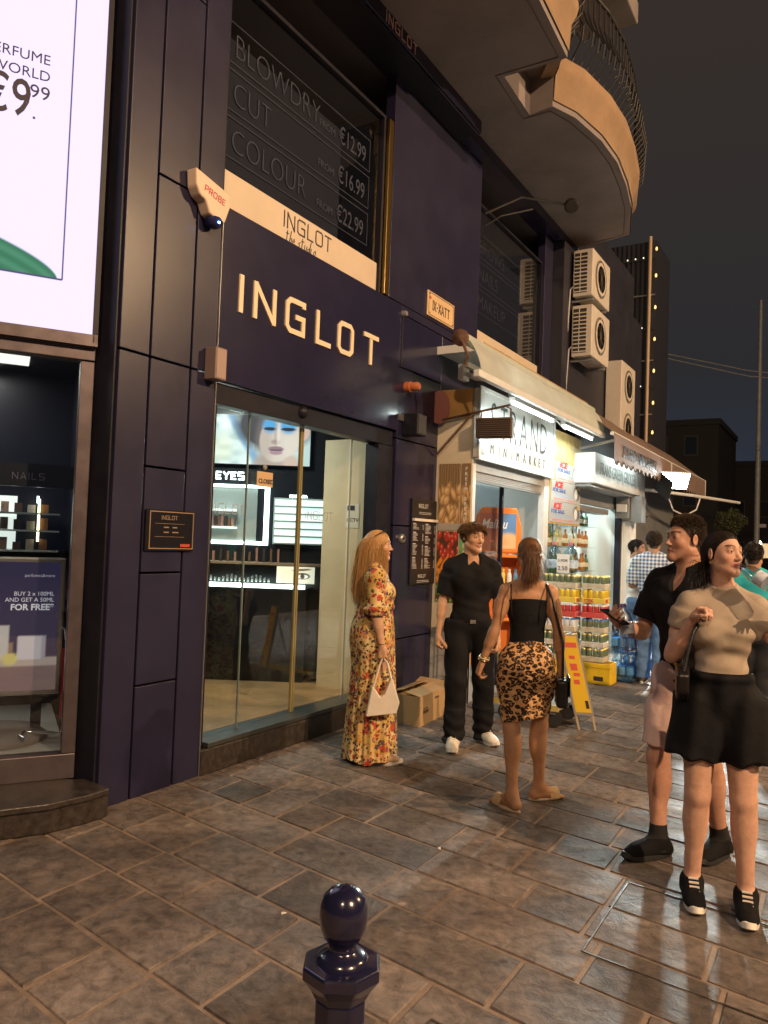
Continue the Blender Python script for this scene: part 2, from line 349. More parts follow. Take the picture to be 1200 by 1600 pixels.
while y < 30:
    wd = .335 + rnd.uniform(-.035, .035); x = -3.75 - rnd.uniform(0, .4)
    while x < 1.7:
        ln = rnd.choice((.30, .40, .47, .52, .66)) * rnd.uniform(.95, 1.05) * (1 if y < 12 else 1.2); x1 = x + ln
        pl = stone_poly(x, x1, y, y + wd); cx, cy = (x + x1) / 2, y + wd / 2 + sk * ((x + x1) / 2 + 2.6)
        # what the photograph sees of the street: a wedge left of the line of sight along +y
        vis = -3.7 < cx < .25 and cy > .9 and cx > -cy * 1.75 - .4 and cx < -.0 - .06 * cy + .42
        vs, fs, ox, oy = put_stone(pl)
        if vis and cnt < 300 and cy < 9.5: STONES.append((vs, fs, ox, oy)); cnt += 1
        elif y < 22: far.add([(a + ox, c + oy, z) for a, c, z in vs], fs)
        x = x1
    y += wd; row += 1
for vs, fs, ox, oy in STONES:
    me = bpy.data.meshes.new('paving_stone'); me.from_pydata(vs, [], fs); me.materials.append(stone); link('paving_stone', me, pav, (ox, oy, 0))
tag(far.build('paving_stones_beyond', stone, pav), kind='stuff')
# iron frames of the two recessed covers
ironf = mat('rusty_frame', (.10, .08, .065), .6, .5, var=.4, vs=30)
for k, (x0, x1, y0, y1) in enumerate(COVERS):
    cvr = thing('inspection_cover', ['inlaid paving inspection cover with a thin metal rim under the drinking woman', 'inlaid inspection cover with a chipped rim at the photo\'s lower edge beside the bollard'][k], 'cover', ((x0 + x1) / 2, (y0 + y1) / 2, 0))
    q = lambda x, yy: (x, yy + sk * (x - x0) * .8)
    for a, c in ((q(x0, y0), q(x1, y0)), (q(x1, y0), q(x1, y1)), (q(x1, y1), q(x0, y1)), (q(x0, y1), q(x0, y0))):
        for o_ in (0,):
            A = Vector((*a, 0)); B = Vector((*c, 0)); d = (B - A).normalized(); nn = Vector((-d.y, d.x, 0)); A += nn * o_; B += nn * o_
            MB().obox((A + B) / 2 + Vector((0, 0, .0025)), d, nn, (0, 0, 1), (B - A).length / 2, .0035, .002).build('rim', ironf, cvr)
# ================================================================== INGLOT shop front
ing = thing('cosmetics_shop', 'dark navy cosmetics shop front with INGLOT letters over a glass door', 'shop', (XF - .3, 6, 0))
def wallbox(name, b, m, par=None, bevel=.004): return box(name, b, m, par or ing, bevel)
# body of the building behind the cladding
drk = mat('dark_render', (.05, .045, .05), .9, var=.15, vs=3)
for bx_ in ((-3.95, XF - .12, 6.13, 7.02, 0, 3.04), (-3.95, XF - .12, 2.96, 3.70, 0, 5.86), (-9, XF - .12, 6.13, 10.25, 3.05, 3.7), (-9, XF - .12, 6.13, 7.85, 3.705, 5.5), (-9, XF - .12, 9.98, 10.25, 3.705, 5.5), (-9, XF - .12, 2.96, 10.25, 5.865, 12), (-9, -4.2, 3.0, 3.70, 3.05, 5.86)): wallbox('wall', bx_, drk)
# left pillar: three columns of panels
zj = [0.0, .66, 1.33, 1.97, 2.63, 3.75, 5.0, 5.86]
for a, c, js in ((2.955, 3.172, [0., 2.63, 5.86]), (3.188, 3.505, zj), (3.521, 3.735, [0., 2.63, 5.86])):
    for z0, z1 in zip(js[:-1], js[1:]): wallbox('cladding_panel', (XF - .10, XF, a, c, z0 + (.006 if z0 else 0), z1 - .006), clad)
wallbox('pillar_side', (XF - .30, XF - .02, 2.935, 2.953, 0, 5.86), black_al)
wallbox('sign_panel', (XF - .08, XF + .012, 3.742, 6.118, 2.60, 3.775), clad2)
# right pillar
for a, c, js in ((6.126, 6.985, [0.0, .66, 1.72, 2.53, 3.20, 3.70]),):
    for z0, z1 in zip(js[:-1], js[1:]): wallbox('cladding_panel', (XF - .10, XF + .004, a, c, z0 + (.006 if z0 else 0), z1 - .006), clad2)
wallbox('cladding_panel', (XF - .10, XF + .002, 5.90, 7.84, 3.79, 5.86), clad); wallbox('cladding_panel', (XF - .10, XF + .002, 6.126, 7.84, 3.704, 3.784), clad); wallbox('cladding_panel', (XF - .10, XF, 6.995, 7.84, 2.5, 3.69), clad)
wallbox('cladding_panel', (XF - .10, XF + .002, 9.98, 10.3, 3.0, 5.86), clad); wallbox('cladding_panel', (XF - .10, XF, 7.85, 9.97, 3.0, 3.70), clad)
# upper windows
def upper_window(y0, y1, z0, z1, band, rows, sx_, fs, prices):
    wf = MB(); wf.box(XF - .09, XF - .03, y0, y0 + .03, z0, z1).box(XF - .09, XF - .03, y1 - .03, y1, z0, z1).box(XF - .09, XF - .03, y0 + .03, y1 - .03, z1 - .03, z1)
    wd = wf.build('window_frame', black_al, ing)
    box('pane', (XF - .066, XF - .060, y0 + .03, y1 - .03, band, z1 - .03), winglass, wd)
    box('window_band', (XF - .068, XF - .056, y0 + .032, y1 - .032, z0, band), cream, wd)
    # the room behind: ceiling, dark blind, back wall
    box('room_ceiling', (XF - 1.6, XF - .10, y0, y1, z1 - .02, z1), mat('room_grey', (.30, .28, .30), .9), wd)
    box('room_back', (XF - 1.62, XF - 1.6, y0, y1, z0, z1), MATS['room_grey'], wd); box('room_floor', (XF - 1.6, XF - .10, y0, y1, z0 - .03, z0), MATS['room_grey'], wd)
    box('dark_film', (XF - .092, XF - .084, y0 + .03, y0 + (y1 - y0) * .70, band, z1 - .42), mat('navy_film', (.018, .017, .035), .6), wd)
    return wd
W1 = upper_window(3.742, 5.80, 3.785, 5.42, 4.06, None, 0, 0, None)
W2 = upper_window(7.86, 9.97, 3.72, 5.46, 4.02, None, 0, 0, None)
XT = XF - .076
for i, (t, pr, z0) in enumerate((('BLOWDRY', '\u20ac12.99', 4.83), ('CUT', '\u20ac16.99', 4.50), ('COLOUR', '\u20ac22.99', 4.17))):
    h_ = .285; mb = MB()
    for b_ in ((XT, XT + .002, 3.80, 5.62, z0, z0 + .006), (XT, XT + .002, 3.80, 5.62, z0 + h_ - .006, z0 + h_), (XT, XT + .002, 3.80, 3.806, z0 + .006, z0 + h_ - .006), (XT, XT + .002, 5.614, 5.62, z0 + .006, z0 + h_ - .006)): mb.box(*b_)
    mb.build('line_border', pale_letter, W1)
    text(t, (XT, 3.86, z0 + .055), .245, pale_letter, W1, sx=.85, bold=-.006)
    text('FROM', (XT, 4.86, z0 + .065), .085, pale_letter, W1); text(pr, (XT, 5.14, z0 + .055), .20, pale_letter, W1, sx=.72)
for i, (t, z0) in enumerate((('BROWS', 4.88), ('NAILS', 4.56), ('MAKEUP', 4.24))):
    mb = MB(); h_ = .27
    for b_ in ((XT, XT + .002, 7.92, 9.3, z0, z0 + .006), (XT, XT + .002, 7.92, 9.3, z0 + h_ - .006, z0 + h_), (XT, XT + .002, 7.92, 7.926, z0 + .006, z0 + h_ - .006)): mb.box(*b_)
    mb.build('line_border', pale_letter, W2); text(t, (XT, 7.98, z0 + .055), .22, pale_letter, W2, bold=-.005)
dk = mat('dark_letters', (.03, .025, .035), .5)
mb = MB(); strokes(mb, 'INGLOT', (XF - .055, 4.44, 3.905), (0, 1, 0), (0, 0, 1), .125, .085, .2, .003); mb.build('lettering', dk, W1)
# handwriting line under it
mb = MB()
def hand_line(s0, y0, z0, h_):
    G = {'t': [(.0, .9), (.1, .1), (.25, .05)], 'h': [(.05, 1), (.05, 0), (.1, .4), (.25, .45), (.28, 0)], 'e': [(0, .2), (.25, .3), (.15, .5), (.02, .3), (.12, 0), (.3, .1)], 's': [(.25, .5), (.05, .4), (.2, .15), (0, 0)], 'u': [(0, .5), (.05, .05), (.25, .1), (.28, .5), (.3, 0)], 'd': [(.25, .4), (.05, .3), (.1, 0), (.25, .2), (.3, 1), (.3, 0)], 'i': [(.05, .5), (.05, 0), (.15, .05)], 'o': [(.2, .5), (0, .25), (.15, 0), (.3, .25), (.2, .5)]}
    x = y0
    for ch in s0:
        if ch == ' ': x += .3 * h_; continue
        mb.tube([(XF - .054, x + (a + c * .25) * h_, z0 + c * h_) for a, c in G[ch]], .0035, 5); 
        if ch == 't': mb.tube([(XF - .054, x + h_ * .05, z0 + h_ * .65), (XF - .054, x + h_ * .42, z0 + h_ * .7)], .003, 5)
        x += .42 * h_
hand_line('the studio', 4.47, 3.805, .095); mb.build('handwriting', dk, W1)
mb = MB(); strokes(mb, 'INGLOT', (XF - .055, 8.5, 3.83), (0, 1, 0), (0, 0, 1), .10, .085, .2, .003); mb.build('lettering', dk, W2)
# large letters over the door
xs0 = 3.93
for ch, yy in zip('INGLOT', (3.915, 4.06, 4.42, 4.80, 5.10, 5.49)):
    mb = MB(); strokes(mb, ch, (XF + .012, yy, 3.10), (0, 1, 0), (0, 0, 1), .262, .15, 0, .012, {'I': 1, 'N': 1.18, 'G': 1.08, 'L': 1.15, 'O': 1.05, 'T': 1.25}[ch]); mb.build('letter', ivory, ing)
# gold lit corner by the window
wallbox('brass_trim', (XF - .05, XF + .006, 5.812, 5.885, 3.79, 5.40), mat('brass_dark', (.30, .20, .07), .28, 1.), bevel=.006)
wallbox('steel_trim', (XF - .0, XF + .010, 3.7362, 3.7412, .0, 3.8), grey_al, bevel=0)
# fascia boxes under the balcony
wallbox('fascia', (XF - .12, -3.34, 2.6, 7.22, 5.865, 6.0), clad2); wallbox('fascia', (XF - .12, -3.47, 7.224, 12.65, 5.865, 5.998), clad2)
wallbox('fascia_underside', (XF - .1, -3.36, 2.6, 7.2, 5.845, 5.862), black_al)
mb = MB(); strokes(mb, 'INGLOT', (-3.339, 5.27, 5.885), (0, 1, 0), (0, 0, 1), .10, .10, .28, .004); mb.build('lettering', mat('rose_letters', (.85, .55, .48), .5), ing)
mb = MB(); strokes(mb, 'INGLOT', (-3.469, 11.0, 5.885), (0, 1, 0), (0, 0, 1), .10, .10, .2, .004); mb.build('lettering', MATS['rose_letters'], ing)
# ---------------- door: frame, leaves, step
wallbox('door_header', (XF - .16, XF - .03, 3.745, 6.115, 2.452, 2.594), black_al); wallbox('door_jamb', (XF - .16, XF - .03, 3.745, 3.80, .17, 2.446), black_al); wallbox('door_jamb', (XF - .16, XF - .02, 5.86, 6.115, .17, 2.446), black_al)
st = wallbox('door_step', (XF - .55, XF + .02, 3.742, 6.12, .0, .168), stoneblk, bevel=.008)
wallbox('door_sill', (XF - .20, XF + .02, 3.80, 5.86, .172, .205), mat('sill_metal', (.10, .11, .11), .35, .7), bevel=.004)
XG = XF - .105
for k, (a, c) in enumerate(((3.80, 4.22), (4.22, 4.86), (4.87, 5.55), (5.55, 5.86))):
    lf = box('glass_leaf', (XG - .006 - .02 * (k in (1, 2)), XG - .02 * (k in (1, 2)), a + .003, c - .003, .207, 2.448), doorglass, ing)
    if k in (1, 2):
        box('leaf_edge', (XG - .034, XG - .012, (c - .016) if k == 1 else a - .002, (c - .002) if k == 1 else a + .012, .208, 2.446), mat('edge_brass', (.50, .42, .20), .35, .6) if k == 1 else MATS['edge_brass'], lf)
    else: box('leaf_edge', (XG - .010, XG + .004, (c - .010) if k == 0 else a + .002, (c - .003) if k == 0 else a + .009, .208, 2.446), mat('edge_glass', (.30, .38, .36), .2, .3), lf)
sn = MB().lathe([(.001, .045), (.03, .04), (.045, .02), (.05, 0)][::-1], 20).build('door_sensor', black_al, ing, smooth=True, local=True); sn.location = Vector((XF - .03, 4.73, 2.545)) - ing.location; sn.rotation_euler = (0, R(90), 0)
# closed sign hanging on the glass
cs = thing('door_sign', 'small cream CLOSED sign hanging on the glass door', 'sign', (XG + .012, 4.40, 2.0))
box('board', (XG + .004, XG + .010, 4.31, 4.49, 1.94, 2.05), mat('kraft_board', (.58, .40, .22), .7), cs, .003); text('CLOSED', (XG + .011, 4.325, 1.965), .046, dk, cs, bold=.001)
MB().lathe([(.001, .012), (.018, .008), (.022, 0)][::-1], 16).build('sucker', mat('sucker_rubber', (.25, .24, .22), .3), cs, smooth=True, local=True).rotation_euler = (0, R(90), 0); bpy.data.objects['sucker'].location = (-.01, -.0, .085)
for i, yy in enumerate((4.04, 4.95)):
    mb = MB(); strokes(mb, 'INGLOT', (XG + .0005 - .02 * (i == 1), yy - .22 * (i == 0), 1.72), (0, 1, 0), (0, 0, 1), .075, .08, .22, .0015); mb.build('lettering', mat('frosted_letters', (.34, .36, .38), .6), ing)
# ---------------- interior seen through the door (a display wall square to the view)
CU = Vector((.856, .517, 0)); CN = Vector((.517, -.856, 0)); O0 = Vector((-5.60, 5.69, 0))
inte = thing('shop_interior', 'lit make-up display wall, counter and floor inside the cosmetics shop', 'interior', (-5.1, 6.0, .2))
def ib(name, s0, s1, z0, z1, d0, d1, m, par=None, bev=.0):
    c = O0 + CU * (s0 + s1) / 2 + CN * (d0 + d1) / 2 + Vector((0, 0, (z0 + z1) / 2)); return MB().obox(c, CU, (0, 0, 1), CN, (s1 - s0) / 2, (z1 - z0) / 2, abs(d1 - d0) / 2).build(name, m, par or inte, bevel=bev)
blk = mat('display_black', (.010, .011, .014), .3, var=.2, vs=3); whl = mat('lit_white', (.8, .85, .82), .5, emit=(.86, 1., .94), es=5.)
whm = mat('lit_shelf', (.75, .8, .78), .5, emit=(.80, 1., .93), es=.8); dimw = mat('dim_grey_panel', (.30, .34, .33), .5)
ib('display_wall', -.8, 1.75, .2, 2.95, -.10, -.0, blk)
ib('skirting', -.6, 1.30, .2, .235, .0, .02, mat('skirting_white', (.5, .5, .47), .5))
px = lambda x: (x - 314) * .00646
pz = lambda y: 1.58 + (838 - y) * .00646
# floor, ceiling, far walls
MB().prism([(-3.82, 3.76), (-3.82, 6.1), (-4.0, 7.0), (-6.6, 7.0), (-6.6, 3.76)], (0, 0, .15), (1, 0, 0), (0, 1, 0), (0, 0, .05)).build('floor', mat('shop_floor_tan', (.34, .20, .09), .35, var=.25, vs=4), inte)
MB().prism([(-3.82, 3.76), (-3.82, 6.1), (-4.0, 7.0), (-6.6, 7.0), (-6.6, 3.76)], (0, 0, 2.97), (1, 0, 0), (0, 1, 0), (0, 0, .05)).build('ceiling', blk, inte)
box('side_wall', (-6.6, -3.82, 3.70, 3.755, .2, 2.97), blk, inte); box('back_wall', (-6.68, -6.6, 3.7, 7.0, .2, 2.97), blk, inte)
box('cream_wall', (-4.24, XF - .165, 5.905, 5.96, .2, 2.5), mat('cream_interior', (.62, .50, .32), .7, var=.05), inte)
box('cctv_notice', (-3.98, -3.83, 5.901, 5.904, 1.68, 1.90), mat('notice_white', (.66, .60, .48), .6), inte)
text('CCTV', (-3.965, 5.9005, 1.735), .05, dk, inte, rot=FY); box('notice_print', (-3.96, -3.88, 5.8995, 5.9005, 1.84, 1.885), dk, inte)
light_obj('AREA', 'shop_fill', (-4.9, 5.0, 2.94), 34, (.95, 1, .92), inte, .5, (-4.9, 5.0, 0), .5)  # unseen ceiling lamp, added to brighten the shop interior
box('added_ceiling_light', (-5.1, -4.7, 4.8, 5.2, 2.95, 2.968), MATS.get('added_downlight') or mat('added_downlight', (.9, .9, .85), .5, emit=(1, .93, .8), es=1.2), inte)
# back-lit beauty picture
def face_print(U, V):
    c = np.zeros(U.shape + (3,)) + np.array((.50, .62, .60))
    c = lay(c, np.clip(vnoise(U, V, 9, 3) * 1.8 - .5, 0, 1) * (U < .42), (.86, .96, .92)); c = lay(c, blob(U, V, .30, .55, .05, .8, .8, .3) * .7, (.12, .30, .55)); c = lay(c, blob(U, V, .08, .3, .12, .3, .8) * .6, (.75, .78, .55))
    c = lay(c, blob(U, V, .62, .82, .40, .55, .3), (.06, .055, .06))                          # dark hair
    c = lay(c, blob(U, V, .66, -.05, .25, .35, .3), (.45, .36, .31))                          # shoulder
    skin = (.66, .55, .47)
    c = lay(c, blob(U, V, .70, .62, .22, .56, .08, -.12), skin); c = lay(c, blob(U, V, .93, .72, .06, .2, .2), (.62, .42, .34))
    c = lay(c, blob(U, V, .52, .45, .08, .5, 1.) * .45, (.36, .27, .23)); c = lay(c, blob(U, V, .80, .35, .12, .3, 1.) * .35, (.82, .74, .66))
    for ex_, w_ in ((.575, .075), (.765, .085)):
        c = lay(c, blob(U, V, ex_, .80, w_, .15, .6), (.10, .36, .66)); c = lay(c, blob(U, V, ex_, .735, w_ * .9, .035, .4), (.03, .03, .04)); c = lay(c, blob(U, V, ex_, .985, w_ * 1.1, .035, .6), (.10, .07, .06))
    c = lay(c, blob(U, V, .640, .62, .020, .22, .8) * .6, (.42, .31, .27)); c = lay(c, blob(U, V, .635, .47, .045, .05, .7) * .8, (.34, .24, .21)); c = lay(c, blob(U, V, .665, .62, .018, .22, .8) * .6, (.82, .72, .64))
    c = lay(c, blob(U, V, .645, .33, .080, .055, .3), (.30, .18, .21)); c = lay(c, blob(U, V, .645, .26, .068, .05, .4), (.40, .25, .28)); c = lay(c, blob(U, V, .645, .305, .07, .012, .5), (.08, .05, .06))
    c = lay(c, blob(U, V, .80, .06, .07, .13, .3), (.62, .46, .38))
    return c
ib('picture_box', px(331), px(483), pz(729), pz(650), .0, .05, blk)
sheet('beauty_picture', O0 + CU * px(332) + CN * .052 + Vector((0, 0, pz(728))), CU, (0, 0, 1), px(482) - px(332), pz(651) - pz(728), 170, 90, face_print, mat('backlit_print', attr=True, rough=.4, es=1.0, spec=.05), inte)
irot = (R(90), 0, math.atan2(CU.y, CU.x))
def itext(s, x, y, size, m, **k): p = O0 + CU * px(x) + CN * .006 + Vector((0, 0, pz(y))); text(s, p, size, m, inte, rot=irot, **k)
mb = MB(); p = O0 + CU * px(336) + CN * .004 + Vector((0, 0, pz(752))); strokes(mb, 'EYES', p, CU, (0, 0, 1), .075, .2, .25, .006, 1.1); mb.build('lettering', whl, inte)
itext('MASCARA', 452, 777, .040, whl, bold=.001)
for a, c, d, e2 in ((326, 421, 764, 760), (414, 421, 848, 764), (326, 421, 853, 848)): ib('light_strip', px(a), px(c), pz(d), pz(e2), .002, .03, whl)
ib('niche_panel', px(326), px(402), pz(848), pz(764), .001, .012, dimw); ib('shelf', px(326), px(372), pz(802), pz(799), .012, .12, whm); ib('shelf', px(326), px(372), pz(829), pz(826), .012, .12, whm)
r2 = random.Random(4)
for i in range(8): ib('palette', px(328 + i * 5.2), px(332.3 + i * 5.2), pz(826), pz(808 + r2.random() * 5), .04, .08, mat('palette_%d' % (i % 3), [(.16, .09, .05), (.35, .18, .14), (.05, .04, .04)][i % 3], .4))
for i in range(6): ib('lit_drawer', px(431), px(505), pz(790 + i * 11.6), pz(781 + i * 11.6), .002, .03, whm); ib('drawer_lip', px(430), px(506), pz(792 + i * 11.6), pz(790.4 + i * 11.6), .002, .045, dimw)
ib('lettering_backing', px(428), px(508), pz(851), pz(778), -.002, .0015, dimw)
# counter
ib('counter', px(318), px(490), .2, pz(916), .03, .42, mat('counter_black', (.012, .013, .016), .18)); ib('light_strip', px(320), px(488), pz(915), pz(909), .421, .435, whl); ib('counter_ledge', px(322), px(512), pz(882), pz(879), .0, .3, mat('ledge_wood', (.22, .15, .09), .4))
for i in range(11): ib('lipstick', px(330 + i * 11), px(333 + i * 11), pz(879), pz(866 - r2.random() * 10), .15, .17, MATS['palette_%d' % (i % 3)])
for i in range(18): ib('tester', px(324 + i * 6.2), px(327 + i * 6.2), pz(908), pz(900 - 3 * math.sin(i)), .25, .28, mat('chrome_tester', (.5, .52, .5), .25, .8))
def eye_print(U, V):
    c = np.zeros(U.shape + (3,)) + np.array((.62, .58, .46)); c = lay(c, blob(U, V, .3, .4, .2, .4, .5) * .6, (.70, .5, .35)); c = lay(c, blob(U, V, .68, .45, .2, .2, .2), (.06, .05, .05)); c = lay(c, blob(U, V, .68, .42, .15, .12, .2), (.75, .7, .62)); c = lay(c, blob(U, V, .68, .43, .06, .14, .2), (.05, .04, .03)); return lay(c, blob(U, V, .66, .82, .25, .07, .4, .2), (.12, .08, .05))
sheet('eye_picture', O0 + CU * px(443) + CN * .30 + Vector((0, 0, pz(908))), CU, (0, 0, 1), px(500) - px(443), pz(883) - pz(908), 60, 30, eye_print, mat('print_lit', attr=True, rough=.4, es=.7), inte)
# ---------------- left neighbour: angled shop window with a big video screen above
D2 = Vector((.537, .8435, 0)); N2 = Vector((.8435, -.537, 0)); Q0 = Vector((-3.98, 2.61, 0))      # right along the glass, out of it, point at the photo's left edge
per = thing('perfume_shop', 'shop window at the left edge with dark frames and a black granite step', 'shop', (-4.1, 2.4, 0))
def pb(name, s0, s1, z0, z1, d0, d1, m, par=None, bev=.0):
    c = Q0 + D2 * (s0 + s1) / 2 + N2 * (d0 + d1) / 2 + Vector((0, 0, (z0 + z1) / 2)); return MB().obox(c, D2, (0, 0, 1), N2, (s1 - s0) / 2, (z1 - z0) / 2, abs(d1 - d0) / 2).build(name, m, par or per, bevel=bev)
SR = .375
pb('frame_sill', -1.6, SR, .16, .30, -.08, .02, bronze_al, bev=.004); pb('frame_post', SR - .075, SR, .302, 2.55, -.08, .02, bronze_al, bev=.004); pb('frame_head', -1.6, SR, 2.555, 2.72, -.08, .03, bronze_al, bev=.004)
pb('shop_pane', -1.6, SR - .077, .302, 2.552, -.035, -.028, winglass)
pb('filler', SR + .004, SR + .22, .16, 5.86, -.2, -.03, black_al)
# step with a rounded front
step = [(-5.3, .8), (-4.2, 1.45), (-3.80, 2.05), (-3.63, 2.39), (-3.52, 2.58), (-3.475, 2.80), (-3.48, 2.93), (-3.70, 2.955), (-3.9, 2.80), (-5.8, .3)]
MB().prism(step, (0, 0, 0), (1, 0, 0), (0, 1, 0), (0, 0, .158)).build('granite_step', stoneblk, per, bevel=.008)
MB().prism([(a * 1.0 + (.015 if 1 < i < 7 else 0), c - .01) for i, (a, c) in enumerate(step)], (0, 0, .126), (1, 0, 0), (0, 1, 0), (0, 0, .034)).build('step_lip', stoneblk, per, bevel=.006)
# inside of the window
pb('window_floor', -1.6, SR - .05, .285, .298, -1.4, -.085, mat('pale_floor', (.55, .53, .46), .3)); pb('back_wall', -1.6, SR, .3, 2.9, -1.5, -1.42, mat('shop_black', (.012, .012, .02), .35)); pb('side_wall', SR + .0, SR + .02, .3, 2.7, -1.42, -.085, MATS['shop_black']); pb('ceiling', -1.6, SR, 2.70, 2.74, -1.42, -.085, MATS['shop_black'])
pb('dark_header', -1.6, SR - .02, 1.84, 1.99, -.75, -.70, MATS['shop_black'])
p = Q0 + D2 * -.02 - N2 * .698 + Vector((0, 0, 1.885)); mb = MB(); GLN = 'NAILS'; strokes(mb, GLN, p, D2, (0, 0, 1), .045, .07, .3, .002); mb.build('lettering', mat('dim_letters', (.30, .28, .36), .6), per)
shw = mat('shop_lit', (.7, .72, .66), .5, emit=(.86, .92, .80), es=.9)
pb('lit_panel', -.55, .03, 1.40, 1.80, -1.415, -1.40, shw); pb('light_tube', .16, .175, 1.48, 1.78, -1.2, -1.18, mat('tube_yellow', (.8, .8, .5), .5, emit=(1, .95, .6), es=4)); pb('light_tube', .15, .165, 1.75, 1.80, -1.2, -1.18, mat('tube_blue', (.7, .8, .9), .5, emit=(.7, .9, 1), es=4))
for k, zz in enumerate((1.42, 1.56, 1.68)):
    pb('shelf', -.6, .30, zz - .012, zz, -1.38, -1.1, mat('shelf_glass', (.45, .5, .48), .25, .3))
    for i in range(9): pb('jar', -.5 + i * .085, -.45 + i * .085, zz + .001, zz + .05 + .04 * r2.random(), -1.25, -1.2, mat('jar_%d' % (i % 4), [(.30, .13, .05), (.45, .30, .22), (.12, .07, .05), (.5, .42, .34)][i % 4], .3))
for k in range(3):
    for i in range(12): pb('nail_polish', -.50 + i * .068, -.47 + i * .068, 1.20 + .065 * k, 1.24 + .065 * k, -1.2 + .04 * k, -1.17 + .04 * k, mat('polish_%d' % (i % 3), [(.40, .40, .45), (.45, .34, .36), (.36, .40, .44)][i % 3], .2))
pb('polish_rack', -.6, .36, .9, 1.42, -1.40, -1.3, MATS['shop_black'])
# promotional stand in the window
ps = thing('promotion_stand', 'perfume offer poster in a silver snap frame behind the left shop window', 'poster stand', tuple(Q0 + D2 * -.02 - N2 * .45 + Vector((0, 0, .3))))
PW, PE, PB_, PT = -.60, .312, .55, 1.395
pb('frame', PW, PE, PB_, PT, -.47, -.445, mat('silver_frame', (.55, .53, .50), .3, .7), ps, .012)
def promo(U, V):
    c = np.zeros(U.shape + (3,)) + np.array((.035, .03, .07)); c = lay(c, rect(U, V, 0, 1, 0, .22), (.20, .13, .12)); c = lay(c, rect(U, V, 0, 1, .19, .25) * (V < .19 + .06 * U + .02), (.42, .34, .28))
    c = lay(c, rect(U, V, .5, .68, .24, .50), (.50, .46, .42)); c = lay(c, rect(U, V, .74, .92, .24, .42), (.55, .50, .50)); c = lay(c, rect(U, V, .90, .92, .24, .42), (.38, .34, .36))
    for x in (.56, .69): c = lay(c, blob(U, V, x, .25, .05, .05, .3), (.58, .50, .16)); c = lay(c, rect(U, V, x - .012, x + .012, .30, .37), (.25, .18, .1))
    return c
sheet('poster', Q0 + D2 * (PW + .03) - N2 * .4435 + Vector((0, 0, PB_ + .03)), D2, (0, 0, 1), PE - PW - .06, PT - PB_ - .06, 70, 60, promo, mat('poster_lit', attr=True, rough=.25, es=.5), ps)
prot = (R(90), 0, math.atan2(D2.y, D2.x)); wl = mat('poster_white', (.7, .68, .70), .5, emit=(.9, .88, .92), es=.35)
def ptext(s, sv, z, size, m=wl, par=ps, d=-.442, **k): text(s, Q0 + D2 * sv + N2 * d + Vector((0, 0, z)), size, m, par, rot=prot, **k)
ptext('perfumes&more', .250, 1.275, .026, align='RIGHT', bold=-.0004); ptext('BUY 2 x 100ML', .250, 1.16, .035, align='RIGHT'); ptext('AND GET A 50ML', .250, 1.123, .035, align='RIGHT'); ptext('FOR FREE*', .250, 1.072, .052, align='RIGHT', bold=.0014)
pb('stand_post', .15, .21, .36, .55, -.48, -.44, black_al, ps, .004); 
MB().lathe([(.30, 0), (.30, .02), (.26, .05), (.05, .06)], 32, tuple(Q0 + D2 * -.05 - N2 * .46 + Vector((0, 0, .30)))).build('stand_base', mat('base_grey', (.24, .21, .19), .5), ps, smooth=True)
light_obj('AREA', 'window_fill', tuple(Q0 + D2 * -.4 - N2 * .8 + Vector((0, 0, 2.68))), 16, (1, .93, .80), per, .9, tuple(Q0 + D2 * -.3 - N2 * .7), .5)  # unseen lamp and ceiling plate, added to lift the black window interior
pb('added_ceiling_light', -.85, .05, 2.684, 2.698, -1.05, -.55, mat('added_downlight', (.9, .9, .85), .5, emit=(1, .93, .8), es=1.2))
# chrome rack leg and red ticket
ck = thing('chrome_rack', 'chrome tube rack with a red tag inside the left shop window', 'rack', tuple(Q0 + D2 * .3 - N2 * .3 + Vector((0, 0, .3))))
cp = lambda s, d, z: tuple(Q0 + D2 * s + N2 * d + Vector((0, 0, z)))
MB().tube([cp(.12, -.2, .345), cp(.09, -.22, .36), cp(.12, -.32, .36), cp(.28, -.28, .35), cp(.325, -.28, .36), cp(.325, -.28, .9), cp(.315, -.28, .97), cp(.29, -.28, .99)], .011, 10).build('tube', mat('chrome', (.7, .7, .7), .08, 1.), ck, smooth=True)
pb('red_tag', .300, .318, .44, .86, -.262, -.255, mat('red_tag', (.55, .03, .03), .45), ck)
# video screen
vs_ = thing('video_screen', 'huge bright video screen showing a perfume price advert above the left shop', 'screen', tuple(Q0 + Vector((0, 0, 2.74))))
SB, ST = 2.70, 5.7; SE = .350
def led(U, V):
    c = np.zeros(U.shape + (3,)) + np.array((.76, .67, 1.0)); x = -1.5 + U * (SE + 1.5); z = SB + V * (ST - SB)
    fr = ((np.abs(x - .173) < .004) & (z > 2.987)) | ((np.abs(z - 2.987) < .005) & (x < .173)); 
    t_ = np.clip((.150 - x) / .8, 0, 1); yy = 2.987 + .30 * t_ ** .55 + .02 * t_; lf = np.clip((yy - z) / .012, 0, 1) * (z > 2.987) * (x < .150)
    vein = .5 + .5 * np.sin(85 * (z - yy) + 3 * x)
    c = lay(c, lf, (.03, .15, .085)); c = lay(c, lf * vein * .35, (.10, .32, .20)); c = lay(c, fr.astype(float), (.06, .05, .12)); return c
sheet('screen_face', Q0 + D2 * -1.5 + N2 * .061 + Vector((0, 0, SB)), D2, (0, 0, 1), SE + 1.5, ST - SB, 470, 560, led, mat('led_face', attr=True, rough=.6, es=.90, spec=.05), vs_)
pb('screen_case', -1.52, SE + .0, SB - .02, ST + .02, -.04, .058, black_al, vs_); pb('screen_bezel', SE + .002, SE + .030, SB - .05, ST, -.04, .075, black_al, vs_); pb('screen_bezel', -1.52, SE + .03, SB - .07, SB - .003, -.04, .075, bronze_al, vs_)
